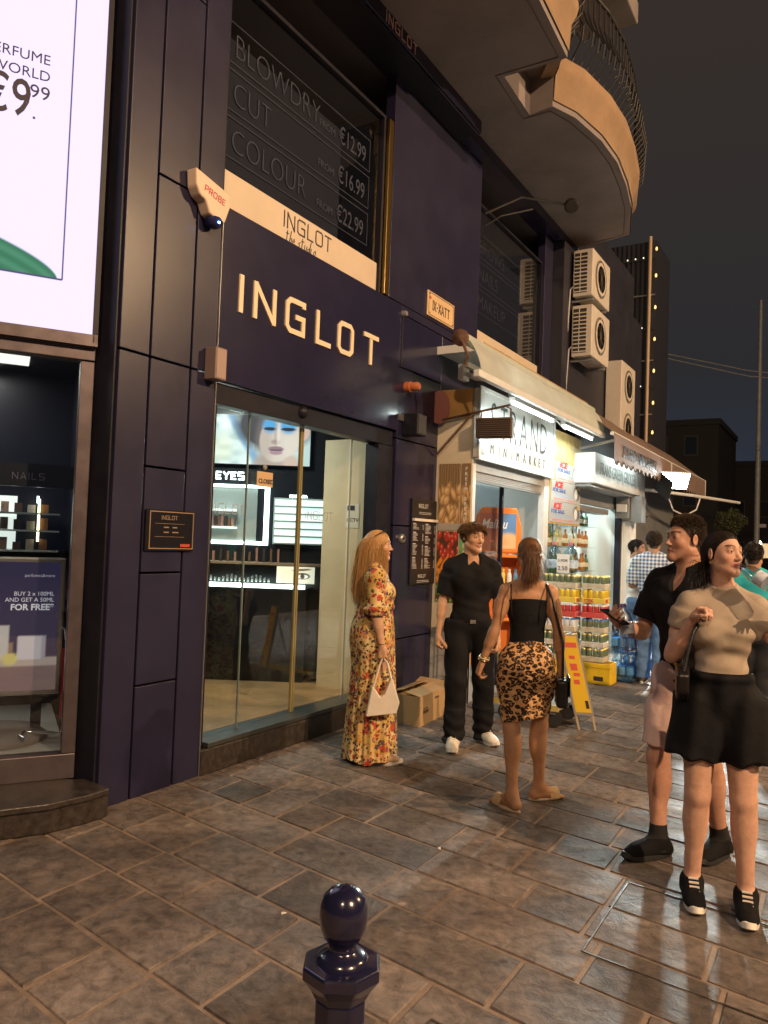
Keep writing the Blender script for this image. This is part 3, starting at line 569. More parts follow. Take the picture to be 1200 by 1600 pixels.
pb('edge_glow_strip', SE + .078, SE + .132, SB - .06, ST, -.02, .03, mat('strip_glow', (.5, .46, .62), .4, emit=(.62, .55, .95), es=.36), vs_)  # pale strip made to glow in place of the screen's reflected light
ink = mat('led_ink', (.02, .015, .04), .6)
def ltext(s, sv, z, size, **k): text(s, Q0 + D2 * sv + N2 * .0625 + Vector((0, 0, z)), size, ink, vs_, rot=prot, ext=.0008, **k)
ltext('PERFUME', .058, 4.19, .082, align='RIGHT'); ltext('OF THE WORLD', .062, 4.095, .082, align='RIGHT')
ltext('\u20ac9', -.028, 3.865, .30, align='RIGHT', sx=.72, bold=.002); ltext('99', .066, 3.985, .110, align='RIGHT'); ltext('.', .0, 3.865, .12, align='RIGHT')
# ================================================================== lamps that light the street
def street_lamp(x, y, h, arm, label, energy, col):
    t = thing('street_lamp', label, 'street lamp', (x, y, 0), group='tall sodium lamps along the far kerb')
    MB().lathe([(.10, 0), (.10, .5), (.07, .6), (.045, h)], 16, (x, y, 0)).build('pole', greymetal, t, smooth=True)
    MB().tube([(x, y, h - .05), (x + arm * .5, y, h + .18), (x + arm, y, h + .2)], .03, 10).build('arm', greymetal, t, smooth=True)
    MB().box(x + arm - .32, x + arm + .1, y - .12, y + .12, h + .14, h + .24).build('lamp_head', greymetal, t, bevel=.03)
    MB().lathe([(.10, .0), (.085, -.05), (.02, -.075)], 16, (x + arm - .1, y, h + .139)).build('lamp_glass', mat('sodium_glass', (.9, .7, .4), .3, emit=(1, .62, .27), es=30), t, smooth=True)
    light_obj('POINT', 'sodium_light', (x + arm - .1, y, h - .06), energy, col, t, .10)
street_lamp(10.5, -.6, 8.8, -.9, 'tall street lamp with a warm head across the road, beside the camera', 5600, (1, .64, .37))
street_lamp(9.8, 11.0, 8.0, -.9, 'tall street lamp with a warm head across the road, farther up', 3000, (1, .64, .34))
street_lamp(3.4, -6.5, 8.6, -.7, 'tall street lamp with a warm head on the near kerb behind the camera', 1300, (1, .70, .44))
# ================================================================== small things on the shop front
bd = thing('notice_plaque', 'framed INGLOT opening-hours plaque on the left dark pillar', 'plaque', (XF + .02, 3.39, 1.59))
box('frame', (XF + .002, XF + .022, 3.19, 3.585, 1.465, 1.715), mat('plaque_black', (.012, .011, .014), .25), bd, .003)
mb = MB()
for b_ in ((XF + .0225, XF + .026, 3.215, 3.575, 1.70, 1.706), (XF + .0225, XF + .026, 3.215, 3.575, 1.476, 1.482), (XF + .0225, XF + .026, 3.215, 3.221, 1.482, 1.70), (XF + .0225, XF + .026, 3.569, 3.575, 1.482, 1.70)): mb.box(*b_)
rg = mat('rose_gold', (.72, .48, .30), .3, .7); mb.build('border', rg, bd)
mb = MB(); strokes(mb, 'INGLOT', (XF + .0225, 3.31, 1.655), (0, 1, 0), (0, 0, 1), .026, .13, .2, .001); mb.build('lettering', rg, bd)
mb = MB()
for k, (a, c, z) in enumerate(((3.26, 3.5, 1.63), (3.33, 3.37, 1.605), (3.40, 3.44, 1.605), (3.33, 3.37, 1.575), (3.40, 3.45, 1.575), (3.26, 3.5, 1.55))): mb.box(XF + .0225, XF + .0235, a, c, z, z + (.002 if k in (0, 5) else .007))
mb.build('hours', rg, bd); box('red_sticker', (XF + .0225, XF + .024, 3.47, 3.55, 1.49, 1.508), mat('red_sticker', (.5, .06, .04), .5), bd)
al = thing('alarm_box', 'cream alarm bell box marked PROBE with a blue light, high on the pillar', 'alarm', (XF + .05, 3.55, 3.72))
ap = [(-.155, .13), (.155, .075), (.165, .0), (.12, -.125), (.09, -.14), (-.02, -.115), (-.06, -.045), (-.11, -.03), (-.145, .02)]
MB().prism(ap, (XF + .003, 3.55, 3.735), (0, 1, 0), (0, 0, 1), (.09, 0, 0)).build('case', mat('cream_plastic', (.70, .55, .42), .45), al, bevel=.012, bseg=3, angle=15)
MB().lathe([(.02, -.045), (.05, -.03), (.062, 0), (.05, .02)], 16, (XF + .055, 3.60, 3.60)).build('siren', mat('siren_blue', (.02, .025, .09), .2), al, smooth=True); box('led', (XF + .110, XF + .118, 3.585, 3.595, 3.575, 3.585), mat('blue_led', (.1, .3, 1), .4, emit=(.15, .45, 1), es=25), al)
mb = MB(); strokes(mb, 'PROBE', (XF + .0935, 3.47, 3.745), (0, .985, -.17), (0, .17, .985), .042, .17, .22, .001); mb.build('lettering', mat('red_letters', (.45, .06, .10), .5), al)
ub = thing('wall_light', 'small box light on the pillar beside the INGLOT sign', 'wall light', (XF + .05, 3.70, 2.68)); box('case', (XF + .002, XF + .10, 3.63, 3.735, 2.58, 2.79), mat('light_box', (.20, .15, .14), .5), ub, .006); box('lens', (XF + .1005, XF + .103, 3.64, 3.725, 2.59, 2.78), mat('light_lens', (.34, .25, .22), .4), ub)
ss = thing('street_sign', 'cream enamel street sign reading IX-XATT on the dark wall', 'street sign', (XF + .01, 6.92, 3.82))
box('plate', (XF + .004, XF + .018, 6.62, 7.21, 3.82, 4.07), mat('enamel_cream', (.70, .50, .28), .4, var=.06), ss, .003)
mb = MB()
for b_ in ((6.64, 7.19, 4.052, 4.058), (6.64, 7.19, 3.832, 3.838), (6.64, 6.646, 3.838, 4.052), (7.184, 7.19, 3.838, 4.052)): mb.box(XF + .0182, XF + .0195, *b_)
for cy_ in (6.655, 7.175):
    for cz_ in (3.85, 4.04): mb.lathe([(.012, 0), (.012, .002)], 8, (XF + .0185, cy_, cz_))
mb.build('border', dk, ss)
mb = MB(); strokes(mb, 'IX-XATT', (XF + .0182, 6.725, 3.895), (0, 1, 0), (0, 0, 1), .095, .14, .12, .0015, .80, serif=.11); mb.build('lettering', dk, ss)
MB().lathe([(.018, 0), (.018, .0015)], 10).build('emblem', MATS['red_sticker'], ss, local=True).location = (.009, -.25, .185); bpy.data.objects['emblem'].rotation_euler = (0, R(90), 0)
cv = thing('camera_pod', 'tiny round CCTV camera on the dark wall under the street sign', 'camera', (XF, 6.16, 3.70)); MB().lathe([(.03, 0), (.03, .03), (.022, .05), (.001, .052)], 16).build('housing', mat('pod_grey', (.22, .21, .24), .3), cv, smooth=True, local=True).rotation_euler = (0, R(90), 0); MB().tube([(0.01, 0, -.03), (.01, 0, -.5)], .004, 6).build('cable', iron, cv, local=True)
mn = thing('menu_board', 'tall black price-list board on the right dark pillar', 'board', (XF + .02, 6.72, 1.16))
box('board', (XF + .006, XF + .024, 6.44, 6.975, 1.16, 1.99), mat('menu_black', (.016, .016, .020), .35), mn, .003)
mw = mat('menu_white', (.55, .55, .55), .6); box('light_bar', (XF + .0245, XF + .05, 6.45, 6.965, 1.775, 1.80), mat('bar_white', (.75, .72, .66), .4), mn)
mb = MB(); strokes(mb, 'INGLOT', (XF + .0242, 6.57, 1.905), (0, 1, 0), (0, 0, 1), .04, .13, .2, .001); strokes(mb, 'INGLOT', (XF + .0242, 6.60, 1.225), (0, 1, 0), (0, 0, 1), .032, .13, .2, .001); mb.build('lettering', mw, mn)
mb = MB(); r3 = random.Random(2)
for col in (0, 1):
    z = 1.745
    while z > 1.30:
        for k in range(r3.randint(5, 9)):
            a = 6.47 + col * .25; wl_ = r3.uniform(.05, .13)
            if k == 0: mb.box(XF + .0242, XF + .025, a, a + .06, z, z + .009)
            else: mb.box(XF + .0242, XF + .025, a, a + wl_, z, z + .0045); mb.box(XF + .0242, XF + .025, a + .19, a + .215, z, z + .0045)
            z -= .0125
            if z < 1.30: break
        z -= .022
for z in (1.86, 1.845, 1.195, 1.18): mb.box(XF + .0242, XF + .025, 6.58, 6.83, z, z + .004)
tag(mb.build('price_lines', mw, mn), kind='stuff')
bc = thing('beacon_lamp', 'orange beacon lamp sticking out of the right dark pillar', 'lamp', (XF, 6.27, 3.03)); o = MB().lathe([(.05, 0), (.05, .06), (.038, .062), (.042, .13), (.03, .15), (.001, .152)], 20).build('housing', mat('beacon_orange', (.55, .17, .07), .4), bc, smooth=True, local=True); o.rotation_euler = (0, R(90), 0)
sp2 = thing('wall_speaker', 'black box speaker on the right dark pillar above the price list', 'speaker', (XF + .08, 6.35, 2.66)); box('case', (XF + .006, XF + .17, 6.22, 6.40, 2.57, 2.77), black_al, sp2, .008); box('bracket', (XF + .004, XF + .02, 6.15, 6.22, 2.70, 2.76), grey_al, sp2); box('grille', (XF + .1705, XF + .174, 6.235, 6.385, 2.585, 2.755), acd, sp2)
kn = thing('key_switch', 'small round metal key switch on the right dark pillar', 'switch', (XF + .005, 6.27, 1.60)); o = MB().lathe([(.045, 0), (.045, .02), (.035, .035), (.03, .036), (.028, .03), (.001, .03)], 20).build('housing', grey_al, kn, smooth=True, local=True); o.rotation_euler = (0, R(90), 0)
MB().box(.03, .04, -.012, .012, -.012, .012).build('key_slot', acd, kn, local=True)
rs = thing('round_sign', 'reddish round sign on a bracket at the corner of the dark pillar', 'sign', (-3.55, 6.9, 2.8)); MB().prism([(.11 * math.cos(a), .17 * math.sin(a)) for a in np.linspace(0, 6.28, 25)[:-1]], (-3.56, 6.90, 2.94), (.95, .3, 0), (0, 0, 1), (.01, -.02, 0)).build('disc', mat('faded_red', (.34, .10, .08), .5), rs); box('bracket', (-3.599, -3.57, 6.9, 6.95, 2.88, 3.0), greymetal, rs)
# ================================================================== balcony over the shop
bal = thing('balcony', 'curved plaster balcony with belly iron railing above the dark shop front', 'balcony', (-3.4, 7, 6.0))
near_out = [(-2.16, 2.0), (-2.19, 5.0), (-2.20, 5.8), (-2.23, 6.61)]; curve = [(-2.60, 7.29), (-2.46, 7.61), (-2.35, 8.17), (-2.32, 8.74), (-2.37, 9.38), (-2.46, 10.0), (-2.69, 10.86)]
sof = [(-3.6, 2.0)] + near_out + [(-2.84, 6.61), (-2.86, 7.34)] + curve + [(-3.21, 11.0), (-3.6, 11.0)]
MB().prism(sof, (0, 0, 6.001), (1, 0, 0), (0, 1, 0), (0, 0, .40)).build('slab', plaster, bal)
MB().prism([(-2.9, 6.5), (-2.25, 6.5), (-2.25, 6.62), (-2.38, 6.95), (-2.62, 7.30), (-2.9, 7.45)], (0, 0, 6.38), (1, 0, 0), (0, 1, 0), (0, 0, .07)).build('notch_top', plaster, bal)
mb = MB(); q_ = [(-2.23, 6.61), (-2.36, 6.95), (-2.60, 7.29)]; mb.prism([(a, y_) for a, y_ in q_] + [(a - .12, y_ - .04) for a, y_ in q_[::-1]], (0, 0, 6.30), (1, 0, 0), (0, 1, 0), (0, 0, .18)); mb.build('rim_bridge', rimplaster, bal)
full = near_out + [(-2.36, 6.95)] + curve + [(-3.21, 11.0)]
mb = MB(); n_ = len(full)
def offp(pts, d):
    out = []
    for i, p in enumerate(pts):
        a = Vector(pts[max(i - 1, 0)]); c = Vector(pts[min(i + 1, len(pts) - 1)]); t = (c - a).normalized(); out.append((p[0] + t.y * d, p[1] - t.x * d))
    return out
for nm, seq, z0 in (('rim', near_out, 6.06), ('rim', curve + [(-3.21, 11.0)], 6.06)):
    mb = MB(); lay_ = [(.015, z0), (.03, z0 + .24), (.075, z0 + .30), (.09, z0 + .36), (.09, z0 + .42), (-.06, z0 + .42)]; k = len(seq); vs = []
    for d, z in lay_: vs += [(a, c, z) for a, c in offp(seq, d)]
    mb.add(vs, [(r_ * k + i, r_ * k + i + 1, (r_ + 1) * k + i + 1, (r_ + 1) * k + i) for r_ in range(len(lay_) - 1) for i in range(k - 1)]); mb.build(nm, rimplaster, bal, smooth=True)
for seq in (near_out + [(-2.84, 6.61), (-2.86, 7.34)] + curve + [(-3.21, 11.0)],):
    ins = offp(seq, -.085); MB().tube([(a, c, 5.998) for a, c in ins], .007, 6).build('soffit_moulding', mat('moulding_dark', (.16, .12, .10), .9), bal)
# belly balusters
mb = MB(); mb.tube([(0, 0, 0), (.05, 0, .10), (.15, 0, .22), (.17, 0, .36), (.09, 0, .52), (.04, 0, .68), (.04, 0, .92)], .011, 6); mb.tube([(.06, 0, .30), (.10, .035, .34), (.13, .0, .40), (.10, -.03, .36)], .007, 5)
bme = mb.mesh('baluster', iron)
pts = [Vector((*p, 6.48)) for p in full]; acc = 0.; step_ = .125
for a, c in zip(pts[:-1], pts[1:]):
    L_ = (c - a).length; t = (c - a).normalized(); an_ = math.atan2(-t.x, t.y); s0 = -acc
    while s0 + step_ <= L_:
        s0 += step_
        p = a + t * s0
        if p.y < 4.6: continue
        o = link('baluster', bme, bal, p - worldloc(bal)); o.rotation_euler = (0, 0, an_)
    acc = L_ - s0
hr_ = offp(full, .04); MB().tube([(a, c, 7.42) for a, c in hr_], .02, 8).build('handrail', iron, bal); MB().tube([(a, c, 6.50) for a, c in offp(full, .0)], .012, 6).build('bottom_rail', iron, bal)
ub2 = thing('upper_balcony', 'plain balcony slab one floor higher at the top edge of the photo', 'balcony', (-3.4, 8, 9.3)); box('slab', (-3.6, -2.74, 3.0, 11.26, 9.30, 9.62), plaster, ub2, .02)
# arm lamp on the fascia
la = thing('arm_lamp', 'black spotlight on a thin arm under the balcony', 'lamp', (-3.5, 8.0, 5.6)); MB().tube([(-3.6, 7.95, 5.35), (-3.3, 8.3, 5.62), (-2.86, 8.75, 5.62)], .014, 8).build('arm', iron, la); o = MB().lathe([(.02, 0), (.075, .05), (.085, .16), (.07, .18), (.001, .18)], 16).build('lamp_shade', iron, la, smooth=True, local=True); o.location = Vector((-2.86, 8.75, 5.64)) - la.location; o.rotation_euler = (R(50), R(150), 0)
MB().tube([(-3.6, 7.95, 5.2), (-3.45, 8.05, 5.33), (-3.2, 8.4, 5.5)], .010, 6).build('stay', iron, la)
# ================================================================== air conditioners on the wall beyond
far_w = thing('dark_wall', 'dark navy wall beyond the second upper window, behind the air conditioners', 'wall', (-3.6, 12, 0)); box('wall_face', (-8, -3.44, 10.31, 15.0, 2.92, 5.86), mat('dark_wall_paint', (.022, .022, .034), .5, var=.2, vs=2), far_w); box('wall_face', (-8, -3.6, 11.05, 15.0, 5.87, 6.8), MATS['dark_wall_paint'], far_w)
def ac_unit(label, x0, x1, y0, y1, z0, z1, fans):
    t = thing('air_conditioner', label, 'air conditioner', ((x0 + x1) / 2, y0, z0), group='outdoor units above the market')
    box('casing', (x0, x1, y0, y1, z0, z1), acm, t, .012)
    nL = int((z1 - z0 - .1) / .055)
    if fans == 1:
        mb = MB(); mb.box(x0 + .02, x0 + (x1 - x0) * .72, y0 - .004, y0 - .001, z0 + .05, z1 - .05); mb.build('louvre_recess', acd, t)
        sl_ = MB().box(x0 + .02, x0 + (x1 - x0) * .72, y0 - .014, y0 - .005, 0, .016).mesh('louvre_slat', acm, worldloc(t))
        for i in range(nL): link('louvre_slat', sl_, t, (0, 0, z0 * 1 + .06 + i * .055))
        box('louvre_post', (x0 + (x1 - x0) * .36, x0 + (x1 - x0) * .39, y0 - .016, y0 - .0045, z0 + .05, z1 - .05), acm, t)
    R_ = min((y1 - y0) * .30, (z1 - z0) / (fans * 2) * .82)
    for f in range(fans):
        c = Vector((x1 + .002, y0 + (y1 - y0) * (.45 if fans == 1 else .5), z0 + (z1 - z0) * (f + .5) / fans)) - worldloc(t)
        o = MB().lathe([(R_, 0), (R_, .012), (R_ * .94, .014), (R_ * .92, .002), (.02, .002)], 28).build('fan_ring', mat('fan_grey', (.16, .145, .13), .6), t, smooth=True, local=True); o.location = c; o.rotation_euler = (0, R(90), 0)
        g = MB()
        for q in range(6): g.lathe([(R_ * (.15 + .14 * q), .010), (R_ * (.15 + .14 * q) + .006, .012), (R_ * (.15 + .14 * q), .014)], 24)
        for q in range(8): a_ = q * math.pi / 4; g.tube([(0, 0, .012), (R_ * math.cos(a_), R_ * math.sin(a_), .012)], .003, 4)
        o = g.build('fan_guard', acm, t, local=True); o.location = c; o.rotation_euler = (0, R(90), 0)
    mb = MB(); mb.box(-3.44, x1 - .02, y0 + .1, y0 + .14, z0 - .05, z0 - .012); mb.box(-3.44, x1 - .02, y1 - .14, y1 - .1, z0 - .05, z0 - .012); mb.build('bracket', greymetal, t)
    MB().tube([(x0 + .03, y0 + .06, z0 + .2), (x0 - .02, y0 - .05, z0 + .1), (x0 - .05, y0 - .04, z0 - .5)], .014, 6).build('pipe', greymetal, t)
ac_unit('upper air conditioner with louvred side, partly behind the dark fascia', -3.40, -3.12, 10.6, 11.5, 5.13, 5.80, 1)
ac_unit('lower air conditioner with louvred side above the market awning', -3.40, -3.11, 10.6, 11.5, 4.27, 5.0, 1)
ac_unit('tall twin-fan air conditioner lowest and farthest right of the three', -3.62 + .2, -3.16, 12.5, 13.4, 3.2, 4.63, 2)
# ================================================================== market kiosk
ks = thing('minimarket', 'white STRAND MINI MARKET shop front with half-raised shutter and goods inside', 'shop', (-3.6, 8, 0))
marb = mat('marble_dado', (.40, .40, .39), .3, var=.35, vs=3.5); kcream = mat('kiosk_cream', (.66, .58, .44), .6, var=.08, vs=4)
box('side_wall', (XF + .006, -3.2, 6.95, 7.02, .72, 3.12), kcream, ks); box('side_dado', (XF + .006, -3.19, 6.945, 7.02, 0, .716), marb, ks); box('roof', (-3.6, -3.1, 6.9, 10.4, 3.50, 3.55), whitepaint, ks); box('roof_edge', (-3.1, -3.085, 6.9, 10.4, 3.495, 3.56), mat('gold_edge', (.45, .33, .16), .5), ks)
box('lamp_tinted_board', (XF + .01, -3.21, 6.936, 6.948, 2.83, 3.12), mat('lamp_tinted_board', (.62, .34, .10), .6, var=.12), ks); box('roof_end', (-3.6, -3.1, 6.88, 6.897, 3.48, 3.56), whitepaint, ks)  # the board's orange is lamplight put into its colour
sgn = box('sign_board', (-3.19, -3.13, 6.93, 9.18, 2.43, 3.12), mat('sign_white', (.50, .51, .50), .5, var=.06, vs=5), ks, .006)
mb = MB()
for b_ in ((6.93, 9.18, 3.10, 3.14), (6.93, 9.18, 2.41, 2.44), (6.925, 6.955, 2.44, 3.10), (9.155, 9.185, 2.44, 3.10)): mb.box(-3.13, -3.115, *b_)
mb.build('sign_frame', whitemetal, sgn)
blet = mat('black_letters', (.02, .02, .022), .5)
for ch, yy in zip('STRAND', (7.20, 7.46, 7.72, 8.02, 8.34, 8.66)): text(ch, (-3.128, yy, 2.665), .53, blet, sgn, sx=.70 if ch not in 'T' else .62, bold=-.006)
for ch, yy in zip('MINIMARKET', (7.22, 7.44, 7.57, 7.80, 7.94, 8.15, 8.33, 8.49, 8.65, 8.80)): text(ch, (-3.128, yy, 2.50), .155, blet, sgn, sx=.80, bold=-.002)
box('sticker', (-3.128, -3.126, 6.97, 7.07, 2.47, 2.56), mat('sticker_grey', (.35, .33, .3), .6), sgn)
# shutter: box and slats
shb = box('shutter_box', (-3.24, -3.195, 6.99, 9.0, 2.30, 2.425), shut, ks, .006)
for i in range(4): box('shutter_slat', (-3.235 - .004 * (i % 2), -3.215, 7.0, 8.98, 2.225 + i * .019, 2.242 + i * .019), shut, ks, .003)
box('bottom_bar', (-3.24, -3.205, 7.0, 8.98, 2.20, 2.222), greymetal, ks)
box('door_post', (-3.24, -3.16, 8.98, 9.14, 0, 2.42), whitemetal, ks, .004); box('door_post', (-3.24, -3.19, 6.96, 7.03, 0, 2.42), whitemetal, ks)
# room behind
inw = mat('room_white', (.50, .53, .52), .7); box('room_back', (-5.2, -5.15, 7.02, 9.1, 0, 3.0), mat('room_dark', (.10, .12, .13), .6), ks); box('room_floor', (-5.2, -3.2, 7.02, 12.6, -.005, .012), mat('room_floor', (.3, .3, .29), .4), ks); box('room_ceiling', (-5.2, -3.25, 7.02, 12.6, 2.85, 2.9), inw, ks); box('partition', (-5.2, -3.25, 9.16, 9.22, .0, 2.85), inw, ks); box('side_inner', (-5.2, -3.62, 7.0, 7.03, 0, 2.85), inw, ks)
box('shop_pane', (-3.34, -3.334, 7.05, 8.05, 1.25, 2.2), winglass, ks); box('pane_post', (-3.36, -3.32, 8.05, 8.09, 0, 2.22), black_al, ks)
tub = mat('tube_white', (.9, .95, .95), .5, emit=(.86, 1., .97), es=7)
def ceiling_tube(x, y0, y1, z, energy, label, vis=True):
    t = thing('tube_light', label, 'tube light', (x, (y0 + y1) / 2, z)); box('housing', (x - .03, x + .03, y0, y1, z + .02, z + .06), whitemetal, t); MB().tube([(x, y0 + .02, z), (x, y1 - .02, z)], .014, 10).build('tube', tub, t, smooth=True)
    if energy: light_obj('AREA', 'tube_glow', (x, (y0 + y1) / 2, z - .02), energy, (.84, 1., .95), t, .05, (x, (y0 + y1) / 2, z - 1), y1 - y0)
ceiling_tube(-4.2, 7.3, 8.8, 2.78, 12, 'fluorescent tube on the ceiling inside the market doorway')
ceiling_tube(-3.9, 9.6, 11.9, 2.76, 60, 'fluorescent tube on the ceiling inside the bottle shop')
# posters on the side wall
def bread(U, V):
    c = np.zeros(U.shape + (3,)) + np.array((.30, .20, .11)) * (1 + .5 * np.sin(U * 60 + 4 * vnoise(U, V, 6, 1)))[..., None] * .5 + np.array((.12, .08, .04)); r_ = np.random.default_rng(5)
    for _ in range(26):
        x, yv = r_.random() * 1.1 - .05, r_.random() * .62; a = r_.uniform(-.8, .8); c = lay(c, blob(U, V, x, yv, .17, .085, .25, a), (.20, .10, .04)); c = lay(c, blob(U, V, x, yv + .01, .15, .07, .7, a), (.72, .45, .20)); c = lay(c, blob(U, V, x - .02, yv + .025, .08, .03, .9, a) * .8, (.88, .68, .40))
    return lay(c, rect(U, V, 0, 1, 0, .10), (.45, .42, .38))
def fruit(U, V):
    c = np.zeros(U.shape + (3,)) + np.array((.10, .05, .03)); r_ = np.random.default_rng(9)
    for _ in range(90):
        x, yv = r_.random(), r_.random(); col = (.62, .06, .04) if yv > .62 else ((.80, .30, .03) if yv > .28 else ((.16, .38, .05) if r_.random() < .6 else (.10, .22, .03))); rr_ = .085 if yv > .28 else .06
        if .48 < yv < .62: c = lay(c, blob(U, V, x, yv, .22, .03, .4, .45), (.85, .30, .04)); continue
        c = lay(c, blob(U, V, x, yv, rr_, rr_ * .62, .2), np.array(col) * .6); c = lay(c, blob(U, V, x - .01, yv + .01, rr_ * .8, rr_ * .5, .7), col); c = lay(c, blob(U, V, x - .02, yv + .02, rr_ * .25, rr_ * .15, .8) * .7, (.9, .75, .6))
    return c
pp = mat('poster_paper', attr=True, rough=.45)
sheet('bread_poster', (-3.555, 6.943, 1.70), (1, 0, 0), (0, 0, 1), .235, .67, 60, 110, bread, pp, ks); sheet('fruit_poster', (-3.555, 6.943, .98), (1, 0, 0), (0, 0, 1), .235, .71, 60, 130, fruit, pp, ks)
sheet('bread_strip', (-3.305, 6.943, 1.70), (1, 0, 0), (0, 0, 1), .10, .67, 24, 110, bread, pp, ks); sheet('green_strip', (-3.305, 6.943, .98), (1, 0, 0), (0, 0, 1), .10, .71, 24, 60, lambda U, V: np.stack([.10 + .3 * vnoise(U * .3, V * 2, 20, 2), .34 + .3 * vnoise(U * .3, V * 2, 20, 4), .08 + .2 * vnoise(U, V, 20, 5)], -1), pp, ks)
wlt = mat('white_lettering', (.8, .8, .78), .5)
for i, ch in enumerate('FRESH BREAD'): 
    if ch != ' ': text(ch, (-3.255, 6.9415, 2.30 - i * .05), .05, wlt, ks, rot=FY, align='CENTER', bold=.001)
text('DAILY', (-3.255, 6.9415, 1.73), .034, wlt, ks, rot=FY, align='CENTER', bold=.0012)
for i, ch in enumerate('FRESH'): text(ch, (-3.255, 6.9415, 1.60 - i * .07), .06, wlt, ks, rot=FY, align='CENTER', bold=.001)
# sun-cream display
sd_ = thing('sun_cream_display', 'orange Malibu sun-cream display stand in the market doorway', 'display stand', (-3.1, 8.2, .3)); DX = -3.02
orng = mat('display_orange', (.75, .22, .03), .45)
def malibu(U, V):
    c = np.zeros(U.shape + (3,)) + np.array((.52, .16, .07)); c = lay(c, rect(U, V, .62, 1, 0, 1), (.10, .24, .52)); c = lay(c, blob(U, V, .8, .1, .35, .35, .3), (.72, .48, .25)); c = lay(c, blob(U, V, .3, .2, .4, .2, .8) * .7, (.75, .25, .08)); return c
MB().prism([(-.36, 0), (.36, 0), (.36, .3), (.28, .52), (-.26, .52), (-.34, .42)], (DX - .05, 8.22, 1.48), (0, 1, 0), (0, 0, 1), (.05, 0, 0)).build('header', orng, sd_, bevel=.02)
sheet('header_print', (DX + .002, 7.93, 1.53), (0, 1, 0), (0, 0, 1), .56, .40, 40, 30, malibu, pp, sd_); text('Malibu', (DX + .004, 7.95, 1.76), .15, wlt, sd_, shear=.3, bold=.002)
for z in (1.46, 1.10, .74): box('shelf', (DX - .30, DX + .02, 7.86, 8.58, z - .03, z), orng, sd_, .004)
box('side', (DX - .3, DX + .02, 7.84, 7.859, .2, 1.47), orng, sd_); box('side', (DX - .3, DX + .02, 8.581, 8.60, .2, 1.47), orng, sd_); box('back', (DX - .31, DX - .301, 7.85, 8.59, .2, 1.47), orng, sd_)
bcol = [(.10, .35, .12), (.15, .35, .65), (.16, .07, .03), (.75, .72, .66), (.8, .55, .1), (.75, .72, .66), (.12, .3, .5)]
for r_, z in enumerate((1.461, 1.101)):
    for i in range(7):
        o = MB().lathe([(.001, 0), (.036, .003), (.038, .12), (.030, .15), (.02, .16), (.022, .165), (.022, .20), (.001, .201)], 14, (0, 0, 0), sx=.7).build('cream_bottle', mat('cream_b%d' % i, bcol[i], .35), sd_, smooth=True, local=True); o.location = Vector((DX - .05, 7.93 + i * .098, z)) - sd_.location
sd_.rotation_euler = (0, 0, R(-52)); sd_.location = (-3.46, 8.22, .3); sd_.scale = (.76, .76, 1)
# floodlight on its bracket
fl = thing('sign_floodlight', 'ribbed floodlight on a rusty arm, turned towards the STRAND sign', 'floodlight', (-3.55, 6.9, 2.85)); rust = mat('rusty_steel', (.16, .09, .06), .7, .4, var=.4, vs=25)
MB().tube([(-3.58, 6.90, 2.80), (-3.2, 6.90, 2.86), (-2.80, 6.90, 2.92)], .012, 8).build('arm', rust, fl); MB().tube([(-3.58, 6.90, 2.45), (-3.2, 6.90, 2.84)], .011, 8).build('stay', rust, fl)
MB().tube([(-3.08, 6.88, 2.87), (-3.10, 6.88, 2.70)], .008, 6).build('hanger', rust, fl); MB().tube([(-2.84, 6.88, 2.91), (-2.78, 6.88, 2.88), (-2.78, 6.88, 2.74)], .008, 6).build('hanger', rust, fl)
fc = Vector((-2.94, 6.88, 2.70)); tgt = Vector((-3.16, 8.1, 2.72)); fd_ = (tgt - fc).normalized(); fr_ = Vector((0, 0, 1)).cross(fd_).normalized() * -1; fu_ = fr_.cross(fd_)
MB().obox(fc, fr_, fu_, fd_, .18, .10, .045).build('housing', mat('flood_brown', (.12, .085, .065), .55), fl, bevel=.012)
fin = MB()
for i in range(9): fin.obox(fc - fd_ * .052 + fu_ * (-.08 + .02 * i), fr_, fu_, fd_, .165, .004, .010)
fin.build('cooling_fins', MATS['flood_brown'], fl); MB().obox(fc + fd_ * .0465, fr_, fu_, fd_, .165, .085, .002).build('lamp_glass', mat('flood_face', (.9, .95, .95), .4, emit=(.9, 1., .97), es=4), fl)
light_obj('AREA', 'flood_glow', tuple(fc + fd_ * .06), 2.5, (.88, 1., .95), fl, .30, tuple(tgt), .16)
# awning, half wound in
aw = thing('white_awning', 'white market awning half wound in on rusty arms, over the STRAND sign', 'awning', (-3.0, 8.2, 3.3))
canvas = mat('white_canvas', (.72, .76, .72), .85, var=.12, vs=4, bump=.1, bs=80)
_n = canvas.node_tree; _t = _n.nodes.new('ShaderNodeBsdfTranslucent'); _t.inputs[0].default_value = (.62, .70, .64, 1); _m = _n.nodes.new('ShaderNodeMixShader'); _m.inputs[0].default_value = .45; _o = _n.nodes['Material Output']
_n.links.new(_n.nodes['Principled BSDF'].outputs[0], _m.inputs[1]); _n.links.new(_t.outputs[0], _m.inputs[2]); _n.links.new(_m.outputs[0], _o.inputs[0])
mb = MB(); rows = 9; cols_ = 40; vs = []
for i in range(cols_ + 1):
    y_ = 6.2 + 4.0 * i / cols_
    for j in range(rows + 1):
        q = j / rows; sag = .05 * math.sin(math.pi * q) * (1 + .3 * math.sin(i * .5)) ; vs.append((-2.97 + .17 * q + sag * .9, y_ + .01 * math.sin(j), 3.45 - .36 * q - .02 * math.sin(i / cols_ * 3.1)))
mb.add(vs, [(i * (rows + 1) + j, i * (rows + 1) + j + 1, (i + 1) * (rows + 1) + j + 1, (i + 1) * (rows + 1) + j) for i in range(cols_) for j in range(rows)]); mb.build('canvas', canvas, aw, smooth=True)
